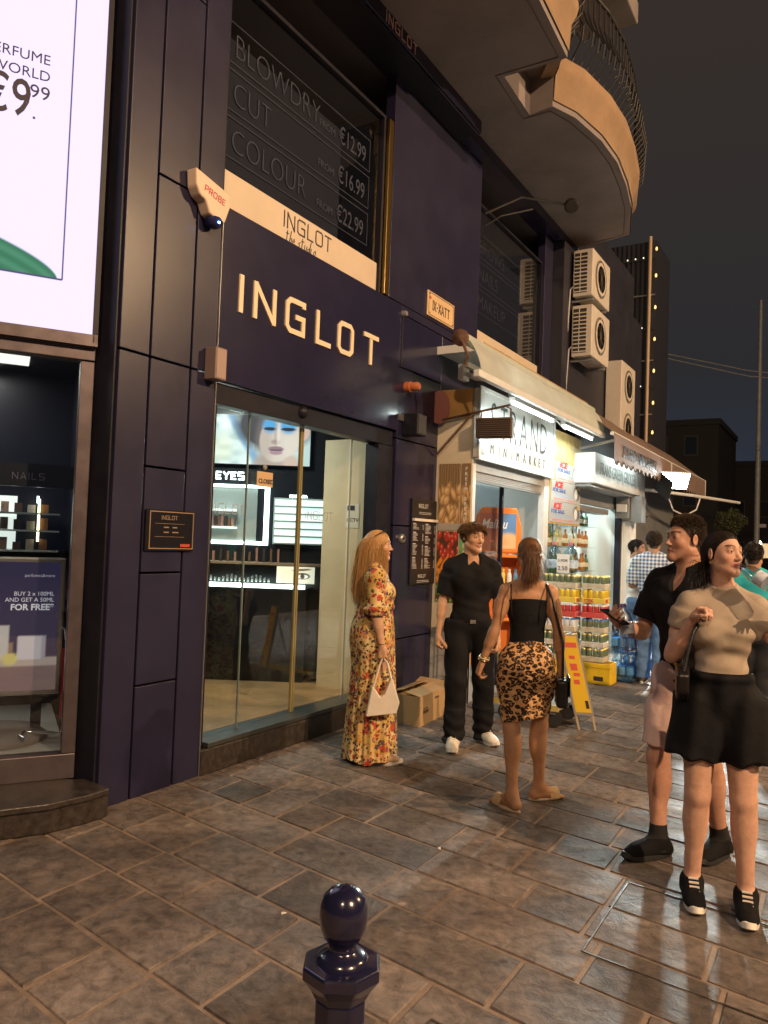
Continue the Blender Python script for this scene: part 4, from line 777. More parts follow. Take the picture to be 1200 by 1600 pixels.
MB().tube([(-2.98, 6.15, 3.42), (-2.98, 10.25, 3.42)], .05, 14).build('roller', canvas, aw, smooth=True); box('front_bar', (-2.835, -2.775, 6.12, 10.2, 3.04, 3.105), whitemetal, aw, .008); box('wall_bar', (-3.06, -3.01, 6.4, 10.0, 3.20, 3.25), mat('grey_bar', (.40, .42, .42), .4, .3), aw, .005)
for yy in (6.42, 7.7, 8.9, 10.0): MB().tube([(-3.2, yy + .3, 3.22), (-3.0, yy + .12, 3.13), (-2.82, yy, 3.07)], [.022, .03, .018], 8).build('folding_arm', whitemetal, aw); box('arm_bracket', (-3.24, -3.18, yy + .22, yy + .36, 3.15, 3.30), whitemetal, aw, .006)
o = MB().lathe([(.06, -.03), (.075, -.02), (.075, .02), (.05, .03), (.02, .05)], 14).build('winding_gear', rust, aw, smooth=True, local=True); o.location = Vector((-2.97, 6.12, 3.40)) - aw.location; o.rotation_euler = (R(90), 0, 0)
MB().tube([(-2.98, 6.10, 3.41), (-2.92, 6.08, 3.33), (-2.88, 6.10, 3.22), (-2.92, 6.12, 3.15)], .014, 6).build('gear_handle', rust, aw)
MB().tube([(-3.1, 8.4, 3.2), (-3.05, 8.6, 3.08), (-3.08, 8.9, 3.15), (-3.0, 9.2, 3.02), (-3.1, 9.5, 3.12)], .009, 6).build('loose_cable', whitemetal, aw)
ceiling_tube(-2.88, 8.75, 9.95, 2.99, 14, 'fluorescent tube hanging under the white market awning, far end')
ceiling_tube(-2.88, 7.15, 8.4, 2.99, 11, 'fluorescent tube under the white market awning above the STRAND sign')
ceiling_tube(-2.74, 10.7, 12.4, 2.98, 7, 'added fluorescent tube under the brown awning above the grocer sign')  # extra tube, added to brighten the paving
# brown lettered awnings beyond
brown = mat('brown_canvas', (.20, .14, .115), .85, var=.15, vs=5, bump=.08, bs=80)
def letter_awning(label, y0, y1, txt, first=True):
    t = thing('brown_awning', label, 'awning', (-2.9, (y0 + y1) / 2, 3.2)); AX = -2.60
    MB().add([(-3.3, y0, 3.62), (-3.3, y1, 3.62), (AX, y1, 3.07), (AX, y0, 3.07)], [(0, 1, 2, 3)]).build('canopy', brown, t)
    n_ = int((y1 - y0) / .02); mb = MB(); vs = []
    for i in range(n_ + 1):
        y_ = y0 + (y1 - y0) * i / n_; vs += [(AX, y_, 3.07), (AX + .004, y_, 2.74 - .07 * abs(math.sin((y_ - y0) * math.pi / .26)))]
    mb.add(vs, [(2 * i, 2 * i + 1, 2 * i + 3, 2 * i + 2) for i in range(n_)]); mb.build('valance', brown, t)
    mb = MB(); mb.tube([(AX + .006, y0 + (y1 - y0) * i / n_, 2.74 - .07 * abs(math.sin((y1 - y0) * i / n_ * math.pi / .26))) for i in range(0, n_ + 1, 2)], .006, 5); mb.build('piping', mat('dark_piping', (.03, .025, .025), .7), t)
    box('front_bar', (AX - .05, AX - .006, y0, y1, 3.05, 3.09), whitemetal, t); box('end_edge', (AX - .006, AX + .012, y1 - .03, y1, 2.70, 3.08), whitemetal, t)
    for yy in (y0 + .4, y1 - .4): MB().tube([(-3.3, yy, 2.9), (AX - .03, yy, 3.05)], .02, 8).build('folding_arm', whitemetal, t)
    if txt: text(txt, (AX + .007, y0 + .45, 2.80), .235, blet, t, sx=.88, bold=.003)
    return t
letter_awning('brown awning lettered STRAND MINI MARKET over the bottle shop', 9.98, 13.75, 'STRAND MINI MARKET'); letter_awning('second brown awning farther along the street', 13.80, 17.4, None)
bsp = thing('awning_strut', 'white support bar with a dangling cable under the far awnings', 'bar', (-2.4, 14, 2.5)); MB().tube([(-3.3, 13.0, 2.62), (-2.45, 15.0, 2.60), (-1.95, 17.5, 2.62)], .03, 8).build('bar', whitemetal, bsp); MB().tube([(-2.75, 14.2, 2.58), (-2.68, 14.4, 2.30), (-2.55, 14.8, 2.22), (-2.42, 15.2, 2.35), (-2.38, 15.4, 2.6)], .014, 6).build('cable', whitemetal, bsp)
# pine panel and ice posters
pn_ = thing('pine_panel', 'varnished pine board panel between the two shop openings', 'panel', (-3.2, 9.8, 1.8))
for i in range(8): box('board', (-3.2, -3.175, 9.20 + i * .16, 9.355 + i * .16, 1.86, 3.06), mat('pine', (.58, .42, .16), .5, var=.14, vs=7), pn_, .004)
def ice(U, V):
    c = np.zeros(U.shape + (3,)) + np.array((.42, .44, .45)); c = lay(c, blob(U, V, .88, .55, .12, .4, .3), (.10, .12, .16)); c = lay(c, blob(U, V, .85, .5, .06, .3, .3), (.75, .76, .75)); c = lay(c, blob(U, V, .94, .85, .05, .1, .4), (.6, .4, .1))
    for k, z in enumerate((.32, .22)):
        c = lay(c, rect(U, V, .1, .75, z, z + .05) * (np.sin(U * 120 + k) > -.3), (.25, .38, .62))
    return lay(c, rect(U, V, .08, .8, .06, .10) * (np.sin(U * 150) > -.2), (.7, .12, .10))
icr = mat('ice_red', (.60, .03, .03), .5); icb = mat('ice_blue', (.06, .14, .42), .5)
for k, (y0, y1, z0, z1) in enumerate(((9.40, 10.32, 2.42, 2.66), (9.24, 10.44, 2.155, 2.415), (9.20, 10.46, 1.885, 2.15))):
    t = thing('ice_poster', ['smallest and top one of the three ICE FOR SALE posters', 'middle one of the three ICE FOR SALE posters', 'bottom one of the three ICE FOR SALE posters'][k], 'poster', (-3.17, (y0 + y1) / 2, z0), group='ice posters beside the market door'); box('card', (-3.174, -3.168, y0, y1, z0, z1), mat('poster_card', (.45, .46, .45), .6), t)
    sheet('print', (-3.1672, y0 + .01, z0 + .01), (0, 1, 0), (0, 0, 1), y1 - y0 - .02, z1 - z0 - .02, 70, 30, ice, pp, t); text('ICE', (-3.166, y0 + .14, z0 + .175), .105, icr, t, sx=1.9, bold=.005, shear=.25); text('FOR SALE.', (-3.166, y0 + .06, z0 + .118), .062, icb, t, sx=1.9, bold=.002)
# lighter strip of stickers and the second shop opening
box('sticker_post', (-3.24, -3.19, 9.145, 9.195, 0, 2.42), mat('sticker_post', (.42, .36, .36), .6, var=.5, vs=18), ks)
fg = thing('grocer_front', 'bottle shop front under a projecting FRANS GREEN GROCER sign box', 'shop', (-3.3, 11.5, 0))
sb_ = box('sign_box', (-3.22, -2.9, 10.2, 13.15, 2.44, 2.86), MATS['sign_white'], fg, .012); text('FRANS GREEN GROCER', (-2.898, 10.45, 2.58), .24, mat('grey_letters', (.22, .25, .25), .5), sb_, sx=.80, bold=-.002); box('sign_end', (-3.2, -2.92, 10.188, 10.199, 2.46, 2.84), mat('lit_end', (.75, .8, .78), .5, emit=(.85, 1, .95), es=.35), sb_)
box('wall_upper', (-3.3, -3.21, 10.56, 15, 2.2, 3.5), greymetal, fg); box('soffit', (-3.21, -2.95, 10.22, 13.1, 2.40, 2.436), greymetal, fg); box('header_light', (-3.45, -3.24, 10.5, 12.2, 2.10, 2.18), greymetal, fg)
box('tiled_wall', (-5.2, -5.1, 9.2, 12.6, 0, 2.85), mat('tile_white', (.62, .66, .65), .3), fg); box('end_wall', (-5.15, -3.1, 12.52, 12.58, 0, 2.4), MATS['tile_white'], fg); box('door_frame', (-3.2, -3.1, 12.45, 12.515, 0, 2.42), black_al, fg)
box('white_pillar', (-3.2, -2.98, 12.62, 12.95, 0, 2.05), whitepaint, fg, .01); box('street_wall', (-8, -3.25, 12.96, 17.5, 0, 3.5), greymetal, fg)
mt = thing('meter_box', 'grey meter boxes on the wall end under the lit grocer sign', 'meter box', (-3.0, 12.7, 2.1)); box('case', (-3.18, -2.98, 12.40, 12.60, 2.06, 2.40), greymetal, mt, .006); box('case', (-3.16, -3.0, 12.36, 12.399, 2.16, 2.28), whitemetal, mt, .01); box('side_box', (-2.97, -2.80, 12.5, 12.8, 2.0, 2.42), greymetal, mt, .006)
# glowing panel under the awning
lp = thing('lit_panel', 'dazzling white lit panel under the brown awning', 'light panel', (-2.40, 13.25, 2.55)); c_ = Vector((-2.46, 13.2, 2.72)); nd = Vector((.56, -.70, -.44)).normalized(); ur = Vector((0, 0, 1)).cross(nd).normalized(); uu = nd.cross(ur)
MB().obox(c_ - nd * .03, ur, uu, nd, .27, .145, .026).build('housing', whitemetal, lp, bevel=.006); MB().obox(c_, ur, uu, nd, .255, .13, .003).build('lit_face', mat('panel_glow', (1, 1, 1), .5, emit=(.90, 1., .98), es=40), lp)
light_obj('AREA', 'panel_light', tuple(c_ + nd * .01), 620, (.86, 1., .97), lp, .5, tuple(c_ + nd), .26, spread=110)
MB().obox(c_ - ur * .285 + nd * .24, nd, uu, ur, .27, .16, .006).build('added_shield', mat('shield_black', (.02, .02, .02), .6), lp)  # plate added to keep the panel's rays off the posters and sign
MB().tube([tuple(c_ - nd * .05), (-2.75, 13.6, 2.75)], .012, 6).build('bracket', whitemetal, lp)
# glass shelves with bottles
sh_ = thing('bottle_shelves', 'glass shelves of spirits inside the bottle shop', 'shelves', (-3.6, 11.0, 1.0))
for z in (1.22, 1.58, 1.90): box('shelf', (-3.75, -3.42, 10.15, 12.2, z - .012, z), glass('shelf_glass2', (.85, .92, .9), .02, 1.5, 1.5), sh_)
for yy in (10.16, 11.2, 12.19): MB().tube([(-3.74, yy, 0), (-3.74, yy, 2.1)], .012, 6).build('upright', grey_al, sh_)
box('mirror_back', (-3.80, -3.77, 10.1, 12.25, .9, 2.1), mat('dim_mirror', (.55, .6, .6), .12, .8), sh_)
bprof = [(.001, 0), (.036, .004), (.038, .01), (.038, .17), (.030, .20), (.014, .225), (.013, .28), (.016, .282), (.016, .30), (.001, .301)]
gcol = [('amber', (.32, .12, .03)), ('green', (.05, .14, .06)), ('clear', (.48, .50, .48)), ('gold', (.45, .33, .10)), ('dark', (.03, .025, .02))]
bms = [MB().lathe(bprof, 14).mesh('bottle', mat('spirit_' + a, c, .12, coat=.3), smooth=True) for a, c in gcol]; lbm = MB().lathe([(.0385, .06), (.039, .062), (.039, .14), (.0385, .142)], 14).mesh('paper_label', mat('bottle_paper', (.60, .55, .42), .6), smooth=True)
r4 = random.Random(8)
for zi, z in enumerate((1.222, 1.582, 1.902)):
    for i in range(13):
        k = r4.randrange(5); o = link('bottle', bms[k], None, (-3.55 + r4.uniform(-.04, .04), 10.28 + i * .15, z)); s_ = r4.uniform(.8, .95); o.scale = (1, 1, s_ if zi < 2 else .8)
        tag(o, '%s spirit bottle, %s from the left on the %s glass shelf' % (gcol[k][0], 'first second third fourth fifth sixth seventh eighth ninth tenth eleventh twelfth thirteenth'.split()[i], ('lowest', 'middle', 'highest')[zi]), 'bottle', 'spirits on the glass shelves'); link('paper_label', lbm, o)
# ---------------- stacked drinks in front of the bottle shop
ct = mat('carton_white', (.60, .58, .52), .6, var=.25, vs=14)
can_p = [(.001, 0), (.026, .002), (.032, .012), (.032, .105), (.026, .118), (.024, .12), (.001, .119)]
def drink_tray(label, x, y, z, cc_, tray, top, nx=4, ny=3, grp='drink trays stacked outside the bottle shop', hgt=.12, txt=None):
    t = thing('drink_tray', label, 'drinks', (x, y, z), group=grp); w_, d_ = ny * .068, nx * .068
    box('tray', (x - w_ / 2, x + w_ / 2, y - d_ / 2, y + d_ / 2, z, z + .062), tray, t, .004); me = MB().lathe([(r_, zz * hgt / .12) for r_, zz in can_p], 12).mesh('can', [cc_, top], smooth=True)
    me.polygons.foreach_set('material_index', [1 if p.center.z > hgt * .86 else 0 for p in me.polygons])
    for i in range(nx):
        for j in range(ny):
            if 0 < i < nx and 0 < j < ny - 1: continue
            link('can', me, t, (-w_ / 2 + .034 + .068 * j, -d_ / 2 + .034 + .068 * i, .008))
    if txt: text(txt, (x - w_ / 2 + .03, y - d_ / 2 - .002, z + .012), .055, mat('tray_red', (.5, .05, .04), .5), t, rot=FY, bold=.001); text(txt, (x + w_ / 2 + .002, y - d_ / 2 + .03, z + .012), .055, MATS['tray_red'], t, bold=.001)
cg = mat('can_green', (.20, .26, .16), .3, .5); cy_ = mat('can_yellow', (.72, .52, .04), .3, .2); cgold = mat('can_gold', (.62, .52, .22), .3, .6); cr_m = mat('can_red', (.55, .06, .06), .3, .3); cw = mat('can_white', (.66, .68, .70), .35); tb = mat('tray_board', (.52, .47, .36), .7, var=.2, vs=12); ty = mat('tray_yellow', (.70, .52, .08), .6, var=.12); tr = mat('tray_redc', (.55, .08, .07), .6); cb = mat('cap_blue', (.05, .15, .45), .4)
lay_l = [('yellow crate layer', None), (cg, tb, cgold, None, 'green cans in a plain tray'), (cg, ct, cgold, None, 'green cans in a white tray'), (cw, tb, cb, None, 'white bottles with blue caps in a kraft tray'), (cr_m, tr, cw, None, 'red and white cans in a red tray'), (cy_, ty, cy_, 'CISK', 'yellow cans in a yellow tray'), (cg, tb, cgold, None, 'gold-topped green cans in a board tray')]
for col, (sx_, sy_, nn_, mm_) in enumerate(((-2.93, 9.05, 4, 6), (-2.55, 9.16, 4, 4))):
    z = .245
    for i, q in enumerate(lay_l[1:]):
        hh = .155; drink_tray('%s, %s layer up the %s stack' % (q[4], ('first', 'second', 'third', 'fourth', 'fifth', 'top')[i], ('wider left', 'narrower right')[col]), sx_, sy_, z, q[0] if not (col and i < 3) else cg, q[1], q[2], nn_, mm_, hgt=.148, txt=q[3]); z += hh + .015
crm = mat('yellow_crate', (.75, .50, .02), .45, var=.1)
def crate(label, x, y):
    t = thing('bottle_crate', label, 'crate', (x, y, 0), group='yellow crates under the drinks'); w_, d_, h_ = .20, .15, .24
    mb = MB(); mb.box(x - w_, x + w_, y - d_, y - d_ + .02, 0, h_).box(x - w_, x + w_, y + d_ - .02, y + d_, 0, h_).box(x - w_, x - w_ + .02, y - d_ + .02, y + d_ - .02, 0, h_).box(x + w_ - .02, x + w_, y - d_ + .02, y + d_ - .02, 0, h_).box(x - w_ + .02, x + w_ - .02, y - d_ + .02, y + d_ - .02, 0, .02); mb.build('shell', crm, t, bevel=.006)
    box('hand_hole', (x + .01, x + .12, y - d_ - .002, y - d_ + .001, .04, .09), acd, t); box('rib', (x - w_ - .006, x + w_ + .006, y - d_ - .008, y - d_ - .0025, .19, .215), crm, t); box('rib', (x - w_ - .006, x + w_ + .006, y - d_ - .008, y - d_ - .0025, .005, .03), crm, t)
crate('yellow plastic bottle crate at the foot of the narrower drinks stack', -2.52, 9.14); crate('yellow plastic bottle crate at the foot of the wider drinks stack', -2.95, 9.06)
# big water jugs and a price card on top
for k, (jx, jy) in enumerate(((-3.06, 9.10), (-2.83, 9.02))):
    t = thing('water_jug', ['large clear water jug with pink cap on the drinks stack, left one', 'large clear water jug with pink cap on the drinks stack, right one'][k], 'water jug', (jx, jy, 1.266)); MB().lathe([(.001, 0), (.085, .004), (.09, .02), (.09, .18), (.082, .24), (.045, .31), (.022, .335), (.022, .35)], 20, (jx, jy, 1.266)).build('jug', glass('jug_plastic', (.70, .82, .90), .05, 1.4, 1.5), t, smooth=True)
    MB().lathe([(.026, 0), (.026, .03), (.001, .031)], 14, (jx, jy, 1.60)).build('cap', mat('pink_cap', (.62, .15, .25), .4), t, smooth=True); MB().lathe([(.0912, .06), (.0914, .062), (.0914, .15), (.0912, .152)], 20, (jx, jy, 1.266)).build('band', mat('jug_band', (.45, .58, .72), .4, var=.4, vs=25), t, smooth=True)
pc = thing('price_card', 'white price card 250 on top of the drinks', 'price card', (-2.86, 8.88, 1.27)); box('card', (-2.95, -2.80, 8.885, 8.892, 1.27, 1.49), whitepaint, pc); text('2.50', (-2.94, 8.883, 1.30), .07, blet, pc, rot=FY); text('3 FOR', (-2.94, 8.883, 1.40), .045, blet, pc, rot=FY)
# water packs on the ground
wm = glass('pack_plastic', (.62, .78, .90), .10, 1.45, 1.8); bl = mat('pack_band', (.10, .30, .60), .4, var=.3, vs=20)
wb = MB().lathe([(.001, 0), (.042, .004), (.044, .02), (.044, .20), (.036, .25), (.016, .29), (.015, .315)], 12).mesh('bottle', wm, smooth=True); wbl = MB().lathe([(.0446, .09), (.045, .092), (.045, .18), (.0446, .182)], 12).mesh('band', bl, smooth=True); wcp = MB().lathe([(.017, .30), (.017, .325), (.001, .326)], 10).mesh('cap', mat('cap_pale', (.4, .55, .75), .4), smooth=True)
def water_pack(label, x, y, z):
    t = thing('water_pack', label, 'water pack', (x, y, z), group='wrapped water packs by the shop door')
    for i in range(3):
        for j in range(2):
            p = (-.09 + .09 * i, -.045 + .09 * j, 0); b_ = link('bottle', wb, t, p); link('band', wbl, b_); link('cap', wcp, b_)
    box('film', (x - .137, x + .137, y - .092, y + .092, z + .002, z + .24), glass('wrap_film', (.88, .93, .96), .12, 1.35, 1.6), t, .03)
water_pack('wrapped water pack on the paving, lower of two beside the yellow crate', -2.28, 9.42, 0); water_pack('wrapped water pack on top of another beside the yellow crate', -2.28, 9.42, .33)
pl_ = thing('pallet', 'short wooden pallet under a water pack by the shop wall', 'pallet', (-2.35, 9.95, 0))
for i in range(4): box('plank', (-2.55, -2.12, 9.78 + i * .09, 9.85 + i * .09, .09, .11), mat('pallet_wood', (.42, .36, .28), .8, var=.2), pl_)
for x in (-2.53, -2.34, -2.16): box('block', (x, x + .04, 9.78, 10.12, 0, .089), MATS['pallet_wood'], pl_)
water_pack('wrapped water pack standing on the wooden pallet', -2.30, 9.93, .112)
# A-board
ab = thing('pavement_sign', 'yellow price board in a silver frame on two legs, leaning on the paving', 'pavement sign', (-1.9, 6.7, 0)); u_ = Vector((.88, .47, 0)).normalized(); up_ = Vector((-.22, -.05, .97)).normalized(); nb = u_.cross(up_).normalized(); c0 = Vector((-1.905, 6.68, 0)) 
def abx(name, a0, a1, h0, h1, d0, d1, m): MB().obox(c0 + u_ * (a0 + a1) / 2 + up_ * (h0 + h1) / 2 + nb * (d0 + d1) / 2, u_, up_, nb, (a1 - a0) / 2, (h1 - h0) / 2, abs(d1 - d0) / 2).build(name, m, ab, bevel=.003)
abx('frame', -.085, .085, .13, .84, -.03, .0, MATS['silver_frame']); abx('yellow_face', -.068, .068, .155, .82, .0005, .003, mat('board_yellow', (.72, .48, .02), .45))
rdp = mat('board_red', (.62, .10, .06), .5); 
for a0, a1, h0, h1 in ((-.055, .055, .72, .765), (-.03, .02, .62, .65), (-.035, .025, .52, .58), (-.02, .035, .47, .50), (-.03, .02, .40, .44)): abx('price_patch', a0, a1, h0, h1, .0032, .0042, rdp)
abx('black_patch', .03, .058, .19, .26, .0032, .0042, blet); abx('leg', -.080, -.060, .0, .128, -.02, -.005, mat('leg_wood', (.42, .33, .22), .6)); abx('leg', .060, .080, .0, .128, -.02, -.005, MATS['leg_wood'])
MB().tube([tuple(c0 + up_ * .8 - nb * .02), tuple(c0 - nb * .38 + Vector((0, 0, .01)))], .009, 6).build('strut', grey_al, ab)
# trolley
tl_ = thing('hand_trolley', 'flat hand trolley with black wheels behind the leopard skirt woman', 'trolley', (-2.4, 6.75, 0)); box('deck', (-2.72, -2.12, 6.55, 7.05, .155, .185), mat('trolley_steel', (.36, .36, .30), .5, .4, var=.2), tl_, .006); box('deck_edge', (-2.72, -2.12, 6.535, 6.548, .15, .20), mat('trolley_yellow', (.55, .42, .10), .5), tl_)
for x, y in ((-2.18, 6.60), (-2.62, 6.60), (-2.18, 6.98), (-2.62, 6.98)):
    o = MB().lathe([(.001, -.02), (.05, -.022), (.075, -.018), (.078, 0), (.075, .018), (.05, .022), (.001, .02)], 22).build('wheel', mat('rubber', (.015, .015, .015), .8), tl_, smooth=True, local=True); o.location = Vector((x, y, .079)) - tl_.location; o.rotation_euler = (R(90), 0, R(20)); box('fork', (x - .02, x + .02, y - .045, y + .045, .12, .152), greymetal, tl_)
MB().tube([(-2.70, 6.6, .19), (-2.74, 6.6, .98), (-2.74, 7.0, .98), (-2.70, 7.0, .19)], .014, 8).build('handle', MATS['trolley_steel'], tl_)
# wire rack by the wall
wr_ = thing('wire_rack', 'thin wire rack with a red top between the dark pillar and the young man', 'rack', (-3.12, 6.7, 0))
for dx in (-.05, .05):
    for dy in (-.04, .04): MB().tube([(-3.14 + dx, 6.72 + dy, 0), (-3.14 + dx, 6.72 + dy, .93)], .004, 6).build('rod', grey_al, wr_)
for z in (.25, .45, .65, .85): MB().tube([(-3.19, 6.68, z), (-3.09, 6.68, z), (-3.09, 6.76, z), (-3.19, 6.76, z), (-3.19, 6.68, z)], .004, 6).build('hoop', grey_al, wr_)
box('red_top', (-3.19, -3.09, 6.68, 6.76, .90, .95), MATS['red_tag'], wr_, .006)
# cardboard box
cbx = thing('cardboard_box', 'brown cardboard box with open flaps on the paving by the dark pillar', 'box', (-3.25, 6.1, 0)); card = mat('cardboard', (.42, .28, .14), .8, var=.12, vs=6)
A_, B_, D_ = Vector((-3.445, 5.90, 0)), Vector((-3.12, 5.84, 0)), Vector((-3.36, 6.42, 0)); bu, bv = (B_ - A_), (Vector((-3.17, 6.42, 0)) - B_); bu.normalize(); bv.normalize(); bw_, bl_, bh = .35, .58, .25
def quad_plate(name, o, u, v, wd, hg, th=.006, m=card): 
    o, u, v = Vector(o), Vector(u).normalized(), Vector(v).normalized(); nn = u.cross(v).normalized(); return MB().obox(o + u * wd / 2 + v * hg / 2 + nn * th / 2, u, v, nn, wd / 2, hg / 2, th / 2).build(name, m, cbx)
Z3 = Vector((0, 0, 1)); quad_plate('side', A_, bu, Z3, bw_, bh); quad_plate('side', A_ + bv * bl_, bu, Z3, bw_, bh); quad_plate('side', A_ + bu * bw_ , bv, Z3, bl_, bh); quad_plate('side', A_, bv, Z3, bl_, bh); quad_plate('bottom', A_ + Z3 * .004, bu, bv, bw_, bl_)
quad_plate('flap', A_ + bu * bw_ + Z3 * bh, bv, -bu + Z3 * .12, bl_, .16); quad_plate('flap', A_ + Z3 * bh, bv, bu + Z3 * .28, bl_, .15); quad_plate('flap', A_ + bv * bl_ + Z3 * bh, bu, bv + Z3 * .25, bw_, .12)
ck_ = mat('carton_ink', (.10, .06, .04), .7)
MB().prism([(.045 * math.cos(a), .045 * math.sin(a)) for a in np.linspace(0, 6.28, 21)[:-1]], tuple(A_ + bu * .065 + Z3 * .17 + bu.cross(Z3) * .0015), tuple(bu), (0, 0, 1), tuple(bu.cross(Z3) * .001)).build('stamp', ck_, cbx)
mb = MB(); f0 = bu.cross(Z3) * .002
for a, z, w_, h_ in ((.15, .10, .02, .06), (.185, .165, .10, .008), (.185, .15, .10, .008), (.18, .10, .11, .04), (.13, .06, .05, .012), (.19, .06, .09, .012)): mb.obox(A_ + bu * (a + w_ / 2) + Z3 * (z + h_ / 2) + f0, bu, Z3, f0, w_ / 2, h_ / 2, .0006)
f1 = bv.cross(Z3) * .008
for a, z, w_, h_ in ((.06, .10, .12, .03), (.06, .14, .10, .008), (.32, .19, .09, .018)): mb.obox(A_ + bu * bw_ + bv * (a + w_ / 2) + Z3 * (z + h_ / 2) + f1, bv, Z3, f1, w_ / 2, h_ / 2, .0006)
mb.build('print', ck_, cbx)
# ---------------- bollard
bo = thing('bollard', 'dark blue iron bollard with a ball finial in the foreground', 'bollard', (-.838, 1.29, 0)); nav = mat('navy_gloss_paint', (.009, .009, .032), .20, coat=.6, var=.25, vs=12, bump=.04, bs=40)
def ngon(n, r_, ph=0): return [(r_ * math.cos(ph + 2 * math.pi * i / n), r_ * math.sin(ph + 2 * math.pi * i / n)) for i in range(n)]
ph8 = R(22.5) + R(31)
MB().lathe([(.052, 0), (.052, .69)], 8, ph=ph8).build('shaft', nav, bo, local=True, bevel=.004); MB().lathe([(.085, 0), (.085, .10), (.053, .14)], 8, ph=ph8).build('foot', nav, bo, local=True, bevel=.004)
MB().lathe([(.053, .690), (.062, .708), (.074, .724), (.080, .732), (.080, .750), (.077, .755), (.001, .760)], 8, ph=ph8).build('collar', nav, bo, local=True, bevel=.0025)
MB().lathe([(.052, .754), (.051, .762), (.042, .770), (.030, .776), (.027, .784), (.030, .792), (.039, .804), (.0455, .821), (.0480, .842), (.0465, .862), (.040, .880), (.027, .893), (.012, .900), (.001, .901)], 36).build('finial', nav, bo, local=True, smooth=True)
# ================================================================== far end of the street
cg_ = thing('ribbed_building', 'dark ribbed building with small lamps rising behind the air conditioners', 'building', (-4.5, 16.5, 0)); rb = mat('ribbed_dark', (.03, .032, .042), .45, .3)
box('wall', (-9, -3.42, 16.05, 17.4, 3.5, 7.9), rb, cg_)
for i in range(14): box('rib', (-4.75 + i * .095, -4.72 + i * .095, 16.0, 16.048, 3.4, 7.88), rb, cg_)
for k, z in enumerate((7.5, 6.75, 6.05, 5.4, 4.85, 4.3)): box('rail', (-4.8, -3.42, 15.985, 15.999, z, z + .03), grey_al if k % 2 else rb, cg_)
MB().tube([(-3.52, 15.93, 3.2), (-3.52, 15.93, 7.95)], .035, 10).build('downpipe', mat('pipe_lamp_tint', (.40, .30, .20), .5), cg_, smooth=True)  # grey pipe; the orange lamplight on it is put into its colour
wam = mat('warm_bulb', (1, .7, .3), .4, emit=(1, .62, .22), es=1.2); 
for z in (7.65, 7.1, 6.45, 5.8, 5.15, 4.5, 3.9): MB().lathe([(.001, 0), (.018, .01), (.022, .04), (.014, .07), (.001, .08)], 10, (-3.40, 15.95, z)).build('bulb', wam, cg_, smooth=True)
for k, z in enumerate((7.53, 6.08, 4.88)):
    for i in range(5): MB().lathe([(.001, 0), (.010, .005), (.012, .02), (.001, .03)], 8, (-4.3 + i * .16, 15.97, z)).build('bulb', mat('dim_bulb', (.9, .8, .7), .4, emit=(1, .85, .65), es=1.6), cg_)
fp_ = thing('lamp_post', 'tall plain grey lamp post at the right edge, far up the street', 'lamp post', (-2.76, 30, 0)); MB().lathe([(.16, 0), (.16, 1.2), (.10, 1.3), (.06, 10.6)], 14).build('pole', greymetal, fp_, smooth=True, local=True); MB().box(-.02, .3, -.06, .06, 2.5, 2.62).build('junction_box', greymetal, fp_, local=True)
# clipped tree
tr_ = thing('street_tree', 'small round clipped tree on a thin trunk, far up the street', 'tree', (-3.64, 30, 0)); MB().tube([(0, 0, 0), (.03, 0, 1.2), (.0, .02, 2.2)], [.07, .05, .03], 8).build('trunk', mat('bark', (.10, .075, .05), .9, var=.3), tr_, local=True)
mb = MB()
for i in range(7):
    a = i * .9; mb.tube([(0, .02, 2.05), (.18 * math.cos(a), .18 * math.sin(a), 2.45), (.33 * math.cos(a), .33 * math.sin(a), 2.75)], [.018, .012, .005], 5)
mb.build('limbs', MATS['bark'], tr_, local=True)
r5 = np.random.default_rng(3); mb = MB()
for i in range(2600):
    v = r5.normal(size=3); v /= np.linalg.norm(v); rr_ = r5.uniform(.25, 1) ** .5; c_l = v * [.55, .55, .46] * rr_ * (1 + .16 * math.sin(5 * v[0] + 3) * math.sin(4 * v[2] + 1)) + [0, 0, 2.68]; a = nrm_ = r5.normal(size=3); a = a / np.linalg.norm(a); b_ = np.cross(a, r5.normal(size=3)); b_ /= np.linalg.norm(b_); s_ = r5.uniform(.018, .035); mb.add([c_l - a * s_ * 1.6, c_l + b_ * s_ * .6, c_l + a * s_ * 1.6, c_l - b_ * s_ * .6], [(0, 1, 2, 3)])
mb.build('crown', mat('olive_leaf', (.085, .10, .045), .7, var=.3, vs=4), tr_, local=True)
# houses beyond
r6 = random.Random(5)
for k, (x0, x1, y0, h_) in enumerate(((-14, -6.5, 48, 9), (-9.5, -2.2, 62, 8), (-2.6, 6, 70, 9.5), (6.5, 16, 58, 12))):
    t = thing('far_house', ['dim house at the far end of the street left of the lamp post', 'dim house straight behind the clipped tree', 'dim taller house beyond the lamp post', 'dim house hidden at the far right of the street'][k], 'house', ((x0 + x1) / 2, y0, 0)); box('wall', (x0, x1, y0, y0 + 8, 0, h_), mat('far_wall', (.035, .034, .036), .9, var=.2, vs=.6), t); box('parapet', (x0 - .1, x1 + .1, y0 - .1, y0 + 8.1, h_ + .005, h_ + .35), MATS['far_wall'], t)
    nx = int((x1 - x0) / 1.7)
    for i in range(nx):
        for j in range(int(h_ / 3)):
            lit = r6.random() < .10; a = x0 + .5 + i * 1.7; z = 1.2 + j * 3
            f = box('window', (a, a + .8, y0 - .05, y0 - .004, z, z + 1.2), mat('win_frame', (.06, .06, .06), .7), t); box('pane', (a + .08, a + .72, y0 - .07, y0 - .052, z + .08, z + 1.12), mat('win_lit', (.9, .7, .4), .5, emit=(1, .72, .38), es=.5) if lit else mat('win_dark', (.02, .025, .035), .15), f)
